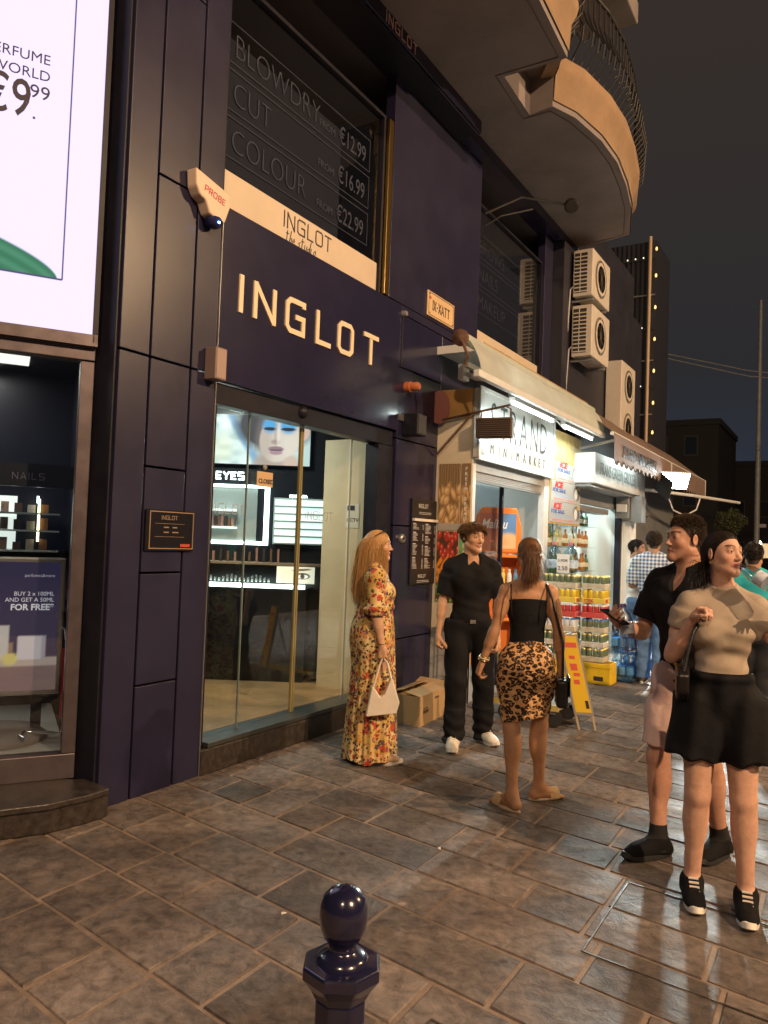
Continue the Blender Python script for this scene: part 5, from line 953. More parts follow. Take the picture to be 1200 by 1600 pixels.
def lantern(label, x, y, h):
    t = thing('street_lantern', label, 'street lantern', (x, y, 0), group='lit lanterns far up the street'); MB().lathe([(.08, 0), (.05, .3), (.035, h)], 10).build('post', iron, t, smooth=True, local=True); MB().lathe([(.06, h), (.11, h + .1), (.11, h + .25), (.03, h + .34)], 10).build('lantern_glass', mat('lantern_glow', (1, .8, .5), .4, emit=(1, .82, .5), es=14), t, smooth=True, local=True); MB().lathe([(.14, h + .3), (.03, h + .42)], 10).build('lantern_cap', iron, t, local=True)
lantern('lit street lantern seen beside the checked shirt man\'s head', -4.55, 24.0, 1.72); lantern('lit street lantern at the right edge behind the drinking woman', -3.75, 42, 1.9)
cb_ = thing('overhead_cables', 'pair of thin cables slung across the night sky', 'cable', (-2.5, 18, 7)); 
for k in (0, 1): MB().tube([(-4.2, 19, 6.4 - .1 * k), (-2.2, 21, 6.15 - .14 * k), (1.0, 24, 6.1 - .1 * k), (6, 29, 6.6)], .012, 5).build('cable', mat('cable_grey', (.12, .12, .13), .6), cb_)

# a few dropped scraps on the paving
for k, (x, y, rz, lb) in enumerate(((-1.05, 4.02, .4, 'white scrap of paper on the paving by the striding man\'s shoe'), (-.12, 4.35, 1.2, 'white scrap of paper on the paving at the right edge'), (-1.78, 3.62, 2.1, 'pale scrap of paper in front of the sandalled feet'), (-2.0, 2.62, .9, 'tiny pale scrap on the dark slab left of the bollard'))):
    o = MB().add([(-.012, -.006, .002), (.012, -.007, .006), (.013, .006, .003), (-.011, .008, .007), (0, 0, .010)], [(0, 1, 4), (1, 2, 4), (2, 3, 4), (3, 0, 4), (3, 2, 1, 0)]).build('paper_scrap', mat('scrap_paper', (.7, .68, .62), .8), None, local=True); o.location = (x, y, .002); o.rotation_euler = (0, 0, rz); tag(o, lb, 'litter', 'scraps on the paving')
# ================================================================== people: one continuous skin each, grown from a distance field
def nrm(a): a = np.asarray(a, float); return a / (np.linalg.norm(a) + 1e-9)
def rc(tag, a, b, ra, rb, k=.02, op=1): return dict(t=tag, s='rc', a=np.array(a, float), b=np.array(b, float), ra=ra, rb=rb, k=k, op=op)
def el(tag, c, r, k=.02, op=1, M=None): return dict(t=tag, s='el', c=np.array(c, float), r=np.array(r, float), k=k, op=op, M=M)
def cc(tag, a, b, ra, rb, k=.02, op=1, inf=0., flat=1.): d = rc(tag, a, b, ra, rb, k, op); d['s'] = 'cc'; d['inf'] = inf; d['flat'] = flat; return d
def pd(p, X, Y, Z, inf=0.):
    if p['s'] == 'cc':
        a, b = p['a'], p['b']; ab = b - a; L = np.linalg.norm(ab); u = ab / L; dx, dy, dz = X - a[0], Y - a[1], Z - a[2]
        t = dx * u[0] + dy * u[1] + dz * u[2]; rd = np.sqrt(np.maximum((dx - t * u[0]) ** 2 + (dy - t * u[1]) ** 2 + (dz - t * u[2]) ** 2, 0))
        return np.maximum(rd - (p['ra'] + (p['rb'] - p['ra']) * np.clip(t / L, 0, 1)) - inf, np.maximum(-t, t - L))
    if p['s'] == 'rc':
        a, b = p['a'], p['b']; ab = b - a; L = ab @ ab + 1e-9
        dx, dy, dz = X - a[0], Y - a[1], Z - a[2]
        t = np.clip((dx * ab[0] + dy * ab[1] + dz * ab[2]) / L, 0, 1)
        dx = dx - t * ab[0]; dy = dy - t * ab[1]; dz = dz - t * ab[2]
        return np.sqrt(dx * dx + dy * dy + dz * dz) - (p['ra'] + (p['rb'] - p['ra']) * t) - inf
    c, r = p['c'], p['r'] + inf; dx, dy, dz = X - c[0], Y - c[1], Z - c[2]
    if p['M'] is not None:
        m = p['M']; dx, dy, dz = (m[0, 0] * dx + m[1, 0] * dy + m[2, 0] * dz, m[0, 1] * dx + m[1, 1] * dy + m[2, 1] * dz, m[0, 2] * dx + m[1, 2] * dy + m[2, 2] * dz)
    a = np.sqrt((dx / r[0]) ** 2 + (dy / r[1]) ** 2 + (dz / r[2]) ** 2) + 1e-6
    b = np.sqrt((dx / r[0] ** 2) ** 2 + (dy / r[1] ** 2) ** 2 + (dz / r[2] ** 2) ** 2) + 1e-6
    return a * (a - 1) / b
def bounds(p, inf):
    if p['s'] in ('rc', 'cc'):
        m = max(p['ra'], p['rb']) + inf; return np.minimum(p['a'], p['b']) - m, np.maximum(p['a'], p['b']) + m
    m = p['r'].max() + inf if p['M'] is not None else p['r'] + inf
    return p['c'] - m, p['c'] + m
def axis(lo, hi, h, fine=None):
    """grid coordinates, finer inside the given (lo, hi, step) spans"""
    out = [lo]
    while out[-1] < hi:
        x = out[-1]; st = h
        for a, b, s in (fine or []):
            if a - h <= x < b: st = min(st, s)
        out.append(x + st)
    return np.array(out)
def field(prims, ax, inf=None, pad=.035):
    xs, ys, zs = ax; D = np.full((len(xs), len(ys), len(zs)), .08, np.float32)
    for p in prims:
        i = inf(p) if inf else 0.
        if i is None: continue
        lo, hi = bounds(p, i + pad + p['k'])
        s = [slice(max(0, np.searchsorted(A, lo[q]) - 1), np.searchsorted(A, hi[q]) + 1) for q, A in enumerate(ax)]
        X, Y, Z = xs[s[0]][:, None, None], ys[s[1]][None, :, None], zs[s[2]][None, None, :]
        sub = D[s[0], s[1], s[2]]
        if sub.size == 0: continue
        d = pd(p, X, Y, Z, i).astype(np.float32); k = p['k']
        if p['op'] > 0:
            h = np.maximum(k - np.abs(sub - d), 0) / k; D[s[0], s[1], s[2]] = np.minimum(sub, d) - h * h * k * .25
        else:
            h = np.maximum(k - np.abs(sub + d), 0) / k; D[s[0], s[1], s[2]] = np.maximum(sub, -d) + h * h * k * .25
    return D
def surfnets(ax, D):
    xs, ys, zs = ax; S = D < 0
    S[0] = S[-1] = False; S[:, 0] = S[:, -1] = False; S[:, :, 0] = S[:, :, -1] = False
    D = np.where(S, np.minimum(D, -1e-6), np.maximum(D, 1e-6))
    c = np.zeros(tuple(n - 1 for n in S.shape), np.int8)
    for i in (0, 1):
        for j in (0, 1):
            for k in (0, 1): c += S[i:S.shape[0] - 1 + i, j:S.shape[1] - 1 + j, k:S.shape[2] - 1 + k]
    act = (c > 0) & (c < 8); I = np.argwhere(act); n = len(I)
    idx = np.full(act.shape, -1, np.int32); idx[act] = np.arange(n)
    acc = np.zeros((n, 3)); cnt = np.zeros(n)
    cr = [(i, j, k) for i in (0, 1) for j in (0, 1) for k in (0, 1)]
    for a in cr:
        for q in range(3):
            if a[q]: continue
            b = list(a); b[q] = 1
            A = I + a; B = I + b; da = D[A[:, 0], A[:, 1], A[:, 2]]; db = D[B[:, 0], B[:, 1], B[:, 2]]
            m = (da < 0) != (db < 0); A, B = A[m], B[m]; t = (da[m] / (da[m] - db[m]))[:, None]
            pa = np.stack([xs[A[:, 0]], ys[A[:, 1]], zs[A[:, 2]]], 1); pb = np.stack([xs[B[:, 0]], ys[B[:, 1]], zs[B[:, 2]]], 1)
            acc[m] += pa + (pb - pa) * t; cnt[m] += 1
    V = acc / cnt[:, None]; Q = []
    for q in range(3):
        sl = lambda o: tuple(slice(o if r == q else 1, (S.shape[r] - 1 + o) if r == q else S.shape[r] - 1) for r in range(3))
        A, B = S[sl(0)], S[sl(1)]; E = np.argwhere(A != B); ins = A[tuple(E.T)]
        base = E + [0 if r == q else 1 for r in range(3)]
        u, v = [(1, 2), (2, 0), (0, 1)][q]; du = np.zeros(3, int); dv = np.zeros(3, int); du[u] = 1; dv[v] = 1
        g = lambda P: idx[P[:, 0], P[:, 1], P[:, 2]]
        F = np.stack([g(base - du - dv), g(base - dv), g(base), g(base - du)], 1)
        F[~ins] = F[~ins][:, ::-1]; Q.append(F)
    F = np.concatenate(Q); F = F[(F >= 0).all(1)]
    return V, F
def relax(V, F, it=1, lam=.5):
    for _ in range(it):
        A = np.zeros_like(V); N = np.zeros(len(V))
        for i in range(4):
            np.add.at(A, F[:, i], V[F[:, (i + 1) % 4]]); np.add.at(N, F[:, i], 1)
        V = V + lam * (A / np.maximum(N, 1)[:, None] - V)
    return V
def skinmesh(name, V, F, m, parent, col=None):
    me = bpy.data.meshes.new(name); me.from_pydata(V, [], F)
    if col is not None:
        c = np.ones((len(V), 4)); c[:, :3] = col
        a = me.color_attributes.new('Col', 'FLOAT_COLOR', 'POINT'); a.data.foreach_set('color', c.ravel())
    me.materials.append(m); me.polygons.foreach_set('use_smooth', np.ones(len(F), bool)); me.update()
    return link(name, me, parent)
def rotm(yaw=0, pitch=0, roll=0):
    return np.array(Euler((R(pitch), R(roll), R(yaw)), 'YXZ').to_matrix())

def hand(pr, W, d, n, side, tg, curl=.5, s=1., spread=.0, thumb=.35, curls=None):
    """palm, four fingers and a thumb. d: along the hand, n: the way the palm faces, side: unit vector to the thumb"""
    d, n = nrm(d), nrm(n); n = nrm(n - d * (n @ d)); t = nrm(side - d * (side @ d) - n * (side @ n))
    for o in (-.026, -.009, .009, .025): pr.append(rc(tg, W + d * .018 * s + t * o * .55 * s, W + d * .083 * s + t * o * s, .0145 * s, .0125 * s, .014))
    pr.append(el(tg, W + d * .04 * s + t * .022 * s + n * .008 * s, np.array([.02, .02, .02]) * s, .015))
    L = [(.038, .024, .02), (.043, .028, .022), (.04, .026, .021), (.031, .02, .018)]; off = (.028, .0095, -.0095, -.027); r = (.0088, .0092, .0088, .0078)
    tips = []
    for i in range(4):
        p = W + d * (.088 - abs(i - 1.2) * .003) * s + t * off[i] * s; a = 0.; cu = curls[i] if curls else curl
        dd = nrm(d + t * spread * (1.5 - i) * .5)
        for q, l in enumerate(L[i]):
            a += cu * (1.15, 1.35, .9)[q]; dr = dd * math.cos(a) + n * math.sin(a); e = p + dr * l * s
            pr.append(rc(tg, p, e, r[i] * s * (1 - .08 * q), r[i] * s * (.94 - .1 * q), .006)); p = e
        tips.append(p)
    p = W + d * .028 * s + t * .026 * s + n * .006 * s
    for q, (l, th) in enumerate(((.042, .0), (.032, .25), (.024, .5))):
        dr = nrm(d * (.72 + .1 * q) + t * (.68 - thumb * (.4 + .55 * q)) + n * (.15 + thumb * (.5 + .35 * q))); e = p + dr * l * s
        pr.append(rc(tg, p, e, (.0125, .0105, .0095)[q] * s, (.0105, .0095, .0075)[q] * s, .008)); p = e
    return tips, p

def make_body(sp):
    """sp: pose and build. Returns primitives, joints and the head frame. The figure faces +y, its right is +x"""
    H = sp.get('H', 1.75); s = H / 1.75; fem = sp.get('fem', False); b = sp.get('bulk', 1.); pr = []; J = {}
    lean = np.array(sp.get('lean', (0, 0))); hs = np.array(sp.get('hipshift', (0, 0)))
    dz = sp.get('drop', 0.)
    def T(x, y, z):
        q = np.array([x * s, y * s, z * s - dz], float); q[:2] += hs + lean * max(0, (z - .95) / .5); return q
    hw = .085 if fem else .088
    sw = (.148 if fem else .178) * sp.get('shoulders', 1.); sz = 1.39 if fem else 1.405
    tw = sp.get('twist', 0.)
    def TW(x, y, z):
        k = R(tw) * min(1, max(0, (z - 1.0) / .3)); c, q = math.cos(k), math.sin(k); return T(x * c - y * q, x * q + y * c, z)
    e = lambda tg, c, r, k=.05: pr.append(el(tg, TW(*c), np.array(r) * s * b, k))
    if fem:
        e('torso', (0, 0, .945), (.148, .098, .10)); e('torso', (0, .004, 1.09), (.108, .078, .13)); e('torso', (0, .0, 1.25), (.128, .088, .14)); e('torso', (0, -.012, 1.36), (.12, .07, .075))
        if sp.get('bust', 1):
            for q in (-1, 1): e('torso', (q * .062, .066, 1.258), (.060, .050, .058), .05)
        for q in (-1, 1): e('glute', (q * .07, -.062, .905), (.084, .078, .092), .05)
        e('torso', (0, .05, 1.02), (.085, .045, .09), .06)
    else:
        e('torso', (0, 0, .95), (.148, .10, .10)); e('torso', (0, .004, 1.10), (.135, .092, .13)); e('torso', (0, .004, 1.27), (.157, .105, .15)); e('torso', (0, -.012, 1.38), (.15, .08, .075))
        for q in (-1, 1): e('torso', (q * .072, .07, 1.315), (.072, .042, .055), .04); e('glute', (q * .07, -.05, .91), (.082, .075, .088), .05)
    NB = TW(0, -.022, 1.475); J['neck'] = NB
    shrug = sp.get('shrug', {})
    for q, nm in ((1, 'R'), (-1, 'L')):
        SH = TW(q * sw, -.012, sz) + np.array(shrug.get(nm, (0, 0, 0))); J['sh' + nm] = SH
        pr.append(rc('torso', TW(q * .028, -.022, sz + .062), SH + np.array([-q * .02, 0, .004]), .038 * s, .041 * s * b, .03))
        pr.append(rc('torso', TW(q * .06, -.0, sz - .045), SH + np.array([-q * .012, 0, -.02]), .05 * s * b, .043 * s * b, .03))
        A = sp['arm' + nm]; ud, fd = nrm(A['u']), nrm(A['f']); ul, fl = (.275 if fem else .295) * s, (.235 if fem else .255) * s
        EL = SH + ud * ul; WR = EL + fd * fl; J['el' + nm] = EL; J['wr' + nm] = WR; ar = (.040 if fem else .047) * s * b * sp.get('arm', 1.)
        pr.append(rc('ua' + nm, SH, EL, ar * 1.1, ar * .82, .025)); pr.append(rc('ua' + nm, SH + ud * ul * .3, SH + ud * ul * .55, ar * 1.02, ar * 1.0, .03))
        pr.append(rc('fa' + nm, EL, WR, ar * .82, ar * .57, .015)); pr.append(rc('fa' + nm, EL + fd * fl * .15, EL + fd * fl * .4, ar * .86, ar * .8, .03))
        hd = nrm(A.get('h', fd)); pn = np.array(A.get('n', (-q, .3, 0)), float); th = np.array(A.get('t', (0, 1, 0)), float)
        J['tips' + nm], J['th' + nm] = hand(pr, WR + hd * .004, hd, pn, th, 'hand' + nm, A.get('curl', .45), s * (.93 if fem else 1.02), A.get('spread', 0.), A.get('thumb', .35), A.get('curls')); J['hd' + nm] = hd
    for q, nm in ((1, 'R'), (-1, 'L')):
        HP = T(q * hw, 0, .925); Lg = sp['leg' + nm]; f = np.array(Lg['foot'], float); yw = R(Lg.get('yaw', 0)); ti = R(Lg.get('tilt', 0))
        fd = np.array([-math.sin(yw), math.cos(yw), 0]); fu = np.array([0, 0, 1.])
        if ti: fd, fu = fd * math.cos(ti) - fu * math.sin(ti), fu * math.cos(ti) + fd * math.sin(ti)
        AN = np.array([f[0], f[1], 0]) + fu * .085 * s + np.array([0, 0, f[2] if len(f) > 2 else 0]); t1, t2 = .43 * s, .415 * s
        v = AN - HP; dl = min(np.linalg.norm(v), (t1 + t2) * .9995); vd = nrm(v); ca = (t1 * t1 + dl * dl - t2 * t2) / (2 * t1 * dl); hint = np.array(Lg.get('knee', fd), float); hint = nrm(hint - vd * (hint @ vd))
        KN = HP + vd * t1 * ca + hint * t1 * math.sqrt(max(0, 1 - ca * ca)); AN = HP + vd * dl; J['kn' + nm] = KN; J['an' + nm] = AN; J['hp' + nm] = HP; J['fd' + nm] = fd; J['fu' + nm] = fu
        lb = b * sp.get('leg', 1.); r1, r2, r3 = ((.083, .054, .034) if fem else (.084, .057, .038)); r1 *= s * lb; r2 *= s * lb; r3 *= s
        pr.append(rc('th' + nm, HP, KN, r1, r2, .03)); pr.append(el('th' + nm, HP + (KN - HP) * .3 + np.array([q * .008, .012, 0]), np.array([1, 1, 1.6]) * r1 * .98, .05))
        pr.append(rc('sn' + nm, KN, AN, r2 * .93, r3, .02)); sd = nrm(AN - KN); bk = -nrm(fd - sd * (fd @ sd))
        pr.append(el('sn' + nm, KN + (AN - KN) * .27 + bk * .02 * s, np.array([.047, .05, .105]) * s * lb, .04)); pr.append(el('sn' + nm, KN - bk * .014 * s, np.array([.036, .034, .045]) * s * lb, .02))
        sdv = np.cross(fd, fu); h0 = AN - fu * .05 * s
        pr.append(rc('ft' + nm, AN - fd * .004, h0 - fd * .035 * s, r3, .03 * s, .03)); pr.append(rc('ft' + nm, AN + fd * .02 * s - fu * .01, h0 + fd * .105 * s - fu * .008 * s, .034 * s, .026 * s, .03))
        pr.append(rc('ft' + nm, h0 - fd * .035 * s - fu * .004 * s, h0 + fd * .10 * s + sdv * .012 * s - fu * .008 * s, .029 * s, .03 * s, .03))
        if sp.get('shod', True):
            pr[-1]['ra'] *= .85; pr[-1]['rb'] *= .8; pr[-2]['rb'] *= .8; pr[-3]['rb'] *= .85
        for i in range(0 if sp.get('shod', True) else 5):
            o = (i - 2) * .0165 * s * (-q); ln = (.165, .168, .16, .15, .138)[i] if True else 0
            pr.append(rc('ft' + nm, h0 + fd * .10 * s + sdv * o * .9 - fu * .014 * s, h0 + fd * ln * s + sdv * o * 1.05 - fu * .022 * s, .0145 * s, (.0125 if i == 0 else .0095) * s, .008))
    # head
    hy, hp_, hr = sp.get('head', (0, 0, 0)); M = rotm(hy, hp_, hr); hsz = s * sp.get('hsize', 1.0) * (.97 if fem else 1.0)
    HC = NB + np.array(sp.get('headoff', (0, .022, 0))) * s + np.array([0, 0, .15 * s]); J['head'] = HC; J['M'] = M; J['hs'] = hsz
    P = lambda x, y, z: HC + M @ (np.array([x, y, z]) * hsz)
    E = lambda c, r, k=.02, op=1, MM=None: pr.append(el('head', P(*c), np.array(r) * hsz, k * hsz, op, M if MM is None else M @ MM))
    K = lambda a, c, ra, rb, k=.012, op=1: pr.append(rc('head', P(*a), P(*c), ra * hsz, rb * hsz, k * hsz, op))
    nr = .049 if fem else .057
    pr.append(rc('neck', NB + np.array([0, .0, -.03]), P(0, -.018, -.055), (nr + .006) * s, nr * s, .035))
    E((0, -.014, .035), (.073, .094, .082), .02); E((0, .022, -.025), ((.056 if fem else .060), .066, .085), .03)
    jw = .8 if fem else 1.0
    for q in (-1, 1):
        K((q * .010 * jw, .070, -.096), (q * .052 * jw, .005, -.056), .018 * jw, .018, .025); E((q * .040, .052, -.020), (.021, .021, .018), .025)
    E((0, .076, -.098), (.017 * jw, .015, .014), .025)
    K((-.030, .077, .030), (.030, .077, .030), .0095 if fem else .0115, .0095 if fem else .0115, .02)
    for q in (-1, 1): E((q * .032, .094, .012), (.019, .017, .0135), .012, -1)        # eye hollows
    for q in (-1, 1):                                                                     # lids: a rounded ball with a slit cut out
        E((q * .031, .0690, .011), (.0165, .0165, .0150), .006); E((q * .031, .0868, .0095), (.0128, .008, .0036 if not sp.get('squint') else .0028), .002, -1)
    K((0, .078, .018), (0, .1015, -.023), .0065, .0105, .012); E((0, .103, -.026), (.0105, .010, .0090), .008)
    for q in (-1, 1): E((q * .0125, .091, -.030), (.0075, .0095, .0065), .008)
    for q in (-1, 1): E((q * .006, .099, -.036), (.0035, .005, .003), .003, -1)
    sm = sp.get('smile', 0.)
    K((-.008, .0885, -.054), (.008, .0885, -.054), .0065, .0065, .008)
    for q in (-1, 1):
        K((q * .006, .0885, -.0545), (q * (.021 + .005 * sm), .0765, -.058 + .006 * sm), .0062, .003, .008)
        K((0, .0875, -.0665), (q * (.018 + .004 * sm), .0765, -.0615 + .005 * sm), .0072, .0035, .008)
    for q in (-1, 1): K((0, .0955, -.0600 if not sm else -.0605), (q * (.020 + .006 * sm), .0815, -.0595 + .006 * sm), .0012 + .0022 * sm, .0008, .002, -1)
    for q in (-1, 1):
        MM = rotm(q * -22, 0, 0); E((q * .0775, -.012, .0), (.0075, .019, .031), .006, 1, MM); E((q * .0850, -.008, .004), (.005, .011, .019), .004, -1, MM)
    return pr, J, P
def hair_zone(p, hl):
    """p head-local (unit head). True where hair grows"""
    y, z = p[..., 1], p[..., 2]; zl = np.interp(y, [-.11, -.065, -.03, -.005, .015, .035, .06, .08, .12], [-.082, -.075, -.035, -.025, .015, .045, .072, .086, .12])
    return z > zl + hl[0] + 1.2 * np.maximum(0, np.abs(p[..., 0]) - .045) * (y > .02) * 0
def grow(roots, nrmv, dirf, K, seg, cols, jit=.15, seed=1):
    """comb strands step by step, kept outside the given ellipsoids (centre, radii)"""
    r = np.random.default_rng(seed); p = roots.copy(); out = [p.copy()]; n = len(p); J0 = r.normal(size=(n, 3)) * jit; J0[::17] *= 2.6
    sg = seg if np.ndim(seg) else np.full(n, seg)
    for k in range(K):
        d = dirf(p, k, nrmv, J0); d = d / (np.linalg.norm(d, axis=1, keepdims=True) + 1e-9); p = p + d * sg[:, None]
        for c, rr in cols:
            q = (p - c) / rr; L = np.linalg.norm(q, axis=1, keepdims=True); ins = (L < 1)[:, 0]; p[ins] = c + (q[ins] / L[ins]) * rr
        out.append(p.copy())
    return np.stack(out, 1)
def strand_mesh(name, P, rad, m, parent, frame=None, cap=None):
    """P (N,K,3): a tapered three-sided tube along each strand"""
    if frame is not None: HC, M, hs = frame; P = HC + (P * hs) @ M.T
    N, K, _ = P.shape; T = np.gradient(P, axis=1); T /= np.linalg.norm(T, axis=2, keepdims=True) + 1e-9
    ref = RNG.normal(size=(N, 1, 3)); A = np.cross(T, ref); A /= np.linalg.norm(A, axis=2, keepdims=True) + 1e-9; B = np.cross(T, A)
    rr = (np.asarray(rad) * np.ones(K))[None, :, None] * RNG.uniform(.7, 1.3, (N, 1, 1))
    V = np.stack([P + rr * (A * math.cos(q) + B * math.sin(q)) for q in (0, 2.094, 4.189)], 2)
    ii = np.arange(N * K * 3).reshape(N, K, 3); F = []
    for k in range(3): F.append(np.stack([ii[:, :-1, k], ii[:, :-1, (k + 1) % 3], ii[:, 1:, (k + 1) % 3], ii[:, 1:, k]], -1).reshape(-1, 4))
    tone = np.repeat(RNG.uniform(.65, 1.3, N), K * 3)
    return skinmesh(name, V.reshape(-1, 3), np.concatenate(F), m, parent, col=np.stack([tone] * 3, 1))
def hair_mat(name, col, rough=.42):
    if name in MATS: return MATS[name]
    m, n, b, N, L = node_mat(name, rough, .5)
    a = N('Attribute', attribute_name='Col'); mx = N('VectorMath', operation='MULTIPLY'); mx.inputs[1].default_value = col; L(a.outputs['Color'], mx.inputs[0]); L(mx.outputs[0], b.inputs['Base Color'])
    return m
def scalp_roots(n, hl, seed=3, c=(0, -.014, .035), rr=(.074, .095, .083)):
    r = np.random.default_rng(seed); v = r.normal(size=(n * 4, 3)); v /= np.linalg.norm(v, axis=1, keepdims=True); p = np.array(c) + v * rr
    k = hair_zone(p, hl); p, v = p[k][:n], v[k][:n]; return p, v
HEADCOL = [(np.array([0, -.014, .035]), np.array([.077, .098, .086])), (np.array([0, -.02, -.09]), np.array([.058, .058, .1]))]

class Fig:
    def __init__(s, name, label, loc, heading, sp, skin, hl=(0.,), browc=(.03, .018, .01), lipc=None, hairc=(.03, .018, .01), beard=0., res=.0048, hres=.0029, group=None):
        s.e = thing('person', label, 'person', (loc[0], loc[1], loc[2] if len(loc) > 2 else 0.), R(heading) - math.pi / 2, group)
        s.sp = sp; s.pr, s.J, s.P = make_body(sp); s.res = res; fem = sp.get('fem', False)
        lo = np.min([bounds(p, .02)[0] for p in s.pr], 0); hi = np.max([bounds(p, .02)[1] for p in s.pr], 0); s.lo, s.hi = lo, hi
        hc = s.J['head']; hr = .13
        ax = [axis(lo[0], hi[0], res, [(hc[0] - .1, hc[0] + .1, hres)]), axis(lo[1], hi[1], res, [(hc[1] - .13, hc[1] + .13, hres)]), axis(lo[2], hi[2], res, [(hc[2] - .14, hc[2] + .14, hres)])]
        V, F = surfnets(ax, field(s.pr, ax)); V = relax(V, F, 1, .35)
        # colour of the skin itself: lips, brows, stubble, hair roots, nails, knuckles
        h = ((V - hc) @ s.J['M']) / s.J['hs']; x, y, z = h.T; ax_ = np.abs(x); col = np.tile(np.array(skin), (len(V), 1)); hd = V[:, 2] > s.J['neck'][2] + .0
        g = lambda d, w: np.exp(-(d / w) ** 2)
        def mixc(mask, c):
            nonlocal col; col = col * (1 - mask[:, None]) + np.array(c) * mask[:, None]
        cheek = g(ax_ - .042, .02) * g(z + .03, .022) * (y > .02) * hd; mixc(cheek * .35, np.array(skin) * [1.12, .8, .74])
        lc = lipc or tuple(np.array(skin) * [.95, .55, .55]); lips = np.clip(1.6 - np.maximum(np.abs(z + .0605 - .006 * sp.get('smile', 0) * (ax_ / .02)) / .0105, (ax_ / .0245) ** 1.0 * 1.25), 0, 1) * (y > .07) * hd
        mixc(np.clip(lips * 1.6, 0, 1), lc); mixc(g(z + .060 - .006 * sp.get('smile', 0) * (ax_ / .02), .0016) * (ax_ < .021) * (y > .072) * hd * (1 - .0), (.09, .03, .025) if not sp.get('smile') else (.75, .68, .6))
        bz = .0335 + .006 * np.sin(np.clip((ax_ - .012) / .04, 0, 1) * 2.6); brow = np.clip(1.5 - np.abs(z - bz) / (.0042 if fem else .0056), 0, 1) * (ax_ > .011) * (ax_ < .051) * (y > .045) * hd; mixc(np.clip(brow, 0, 1) * .9, browc)
        lid = g(z - .0135, .0035) * (ax_ > .016) * (ax_ < .047) * (y > .072) * hd; mixc(lid * (.55 if fem else .35), (.05, .03, .025))
        if beard: mixc(beard * np.clip((-.028 - z) / .02, 0, 1) * np.clip((y + .0) / .02, 0, 1) * (1 - np.clip(lips * 2, 0, 1)) * hd * (z > -.13), np.array(skin) * .35)
        if hairc is not None:
            mixc(hair_zone(h, hl) * 1. * hd * (z > -.12) * (ax_ < .0755 + (z > .04)), np.array(hairc) * 1.0)
        s.skinm = mat('skin', attr=True, col=skin, rough=.52, sub=.12, spec=.38, var=.13, vs=34, bump=.10, bs=190)
        s.body = skinmesh('body', V, F, s.skinm, s.e, col)
        # eyes
        ew = mat('eye_white', (.62, .58, .54), .15); ei = mat('eye_iris', (.035, .02, .012), .08)
        gaze = sp.get('gaze', (0, 0))
        for q in (-1, 1):
            c = s.P(q * .031, .0735, .0095); r = .0112 * s.J['hs']; mb = MB()
            gd = nrm(np.array([gaze[0], 1, gaze[1]])); Mz = np.array(Vector((0, 0, 1)).rotation_difference(Vector(s.J['M'] @ gd)).to_matrix())
            prof = [(r * math.sin(a) + 1e-5, r * math.cos(a)) for a in np.linspace(math.pi, 0, 13)]
            mb.lathe(prof, 16); mb.v = [tuple(c + Mz @ np.array(v)) for v in mb.v]
            # iris: the rings that face forward
            mb.mi = [1 if np.mean([(np.array(mb.v[i]) - c) @ (s.J['M'] @ gd) for i in f]) > r * .86 else 0 for f in mb.f]
            mb.build('eye', [ew, ei], s.e, smooth=True, local=True)
    def cloth(s, name, m, inf, clip=None, wr=0., wf=None, res=.0065, extra=None, prims=None, it=1, pad=.04, keep=None):
        """a garment grown over the body: inf(prim)-> how far it stands off (None: not covered); clip(X,Y,Z) > 0 is cut away"""
        pr = list(prims if prims is not None else s.pr) + (extra or []); inf2 = lambda p: (p.get('inf') if 'inf' in p else inf(p))
        us = [p for p in pr if inf2(p) is not None]
        lo = np.min([bounds(p, inf2(p) + .03)[0] for p in us], 0); hi = np.max([bounds(p, inf2(p) + .03)[1] for p in us], 0)
        if keep: lo = np.maximum(lo, keep[0]); hi = np.minimum(hi, keep[1])
        ax = [axis(lo[i], hi[i], res) for i in range(3)]; D = field(us, ax, inf2, pad)
        X, Y, Z = ax[0][:, None, None], ax[1][None, :, None], ax[2][None, None, :]
        if wf is not None: D = D + wf(X, Y, Z)
        elif wr: D = D + wr * folds(X, Y, Z)
        if clip is not None:
            c = clip(X, Y, Z); D = np.maximum(D, c)
        V, F = surfnets(ax, D); V = relax(V, F, it, .5)
        return skinmesh(name, V, F, m, s.e)
    def loft(s, name, m, fn, z0, z1, nz=60, na=96, cx=0., cy=0., thick=.0):
        """an open garment tube: fn(theta, z01)->(x,y) offsets round the axis"""
        t = np.linspace(0, 2 * math.pi, na, endpoint=False); zz = np.linspace(0, 1, nz); A, Zq = np.meshgrid(t, zz, indexing='ij')
        x, y, z = fn(A, Zq); V = np.stack([x + cx, y + cy, z0 + (z1 - z0) * Zq + z], -1)
        ii = np.arange(na * nz).reshape(na, nz); j = np.roll(ii, -1, 0)
        F = np.stack([ii[:, :-1], j[:, :-1], j[:, 1:], ii[:, 1:]], -1).reshape(-1, 4)
        return skinmesh(name, V.reshape(-1, 3), F, m, s.e)
    def hair(s, name, P, rad, m, cap=True, parent=None): return strand_mesh(name, P, np.asarray(rad) * s.J['hs'], m, parent or s.e, (s.J['head'], s.J['M'], s.J['hs']))
def folds(X, Y, Z, a=1.):
    q = .55 * np.sin(38 * Z + 9 * X + 2.2 * np.sin(17 * Y + 8 * X)) + .35 * np.sin(61 * Z - 25 * X + 11 * Y + 1.3 * np.sin(23 * Z)) + .3 * np.sin(30 * X + 24 * Y - 12 * Z + 2)
    return a * q
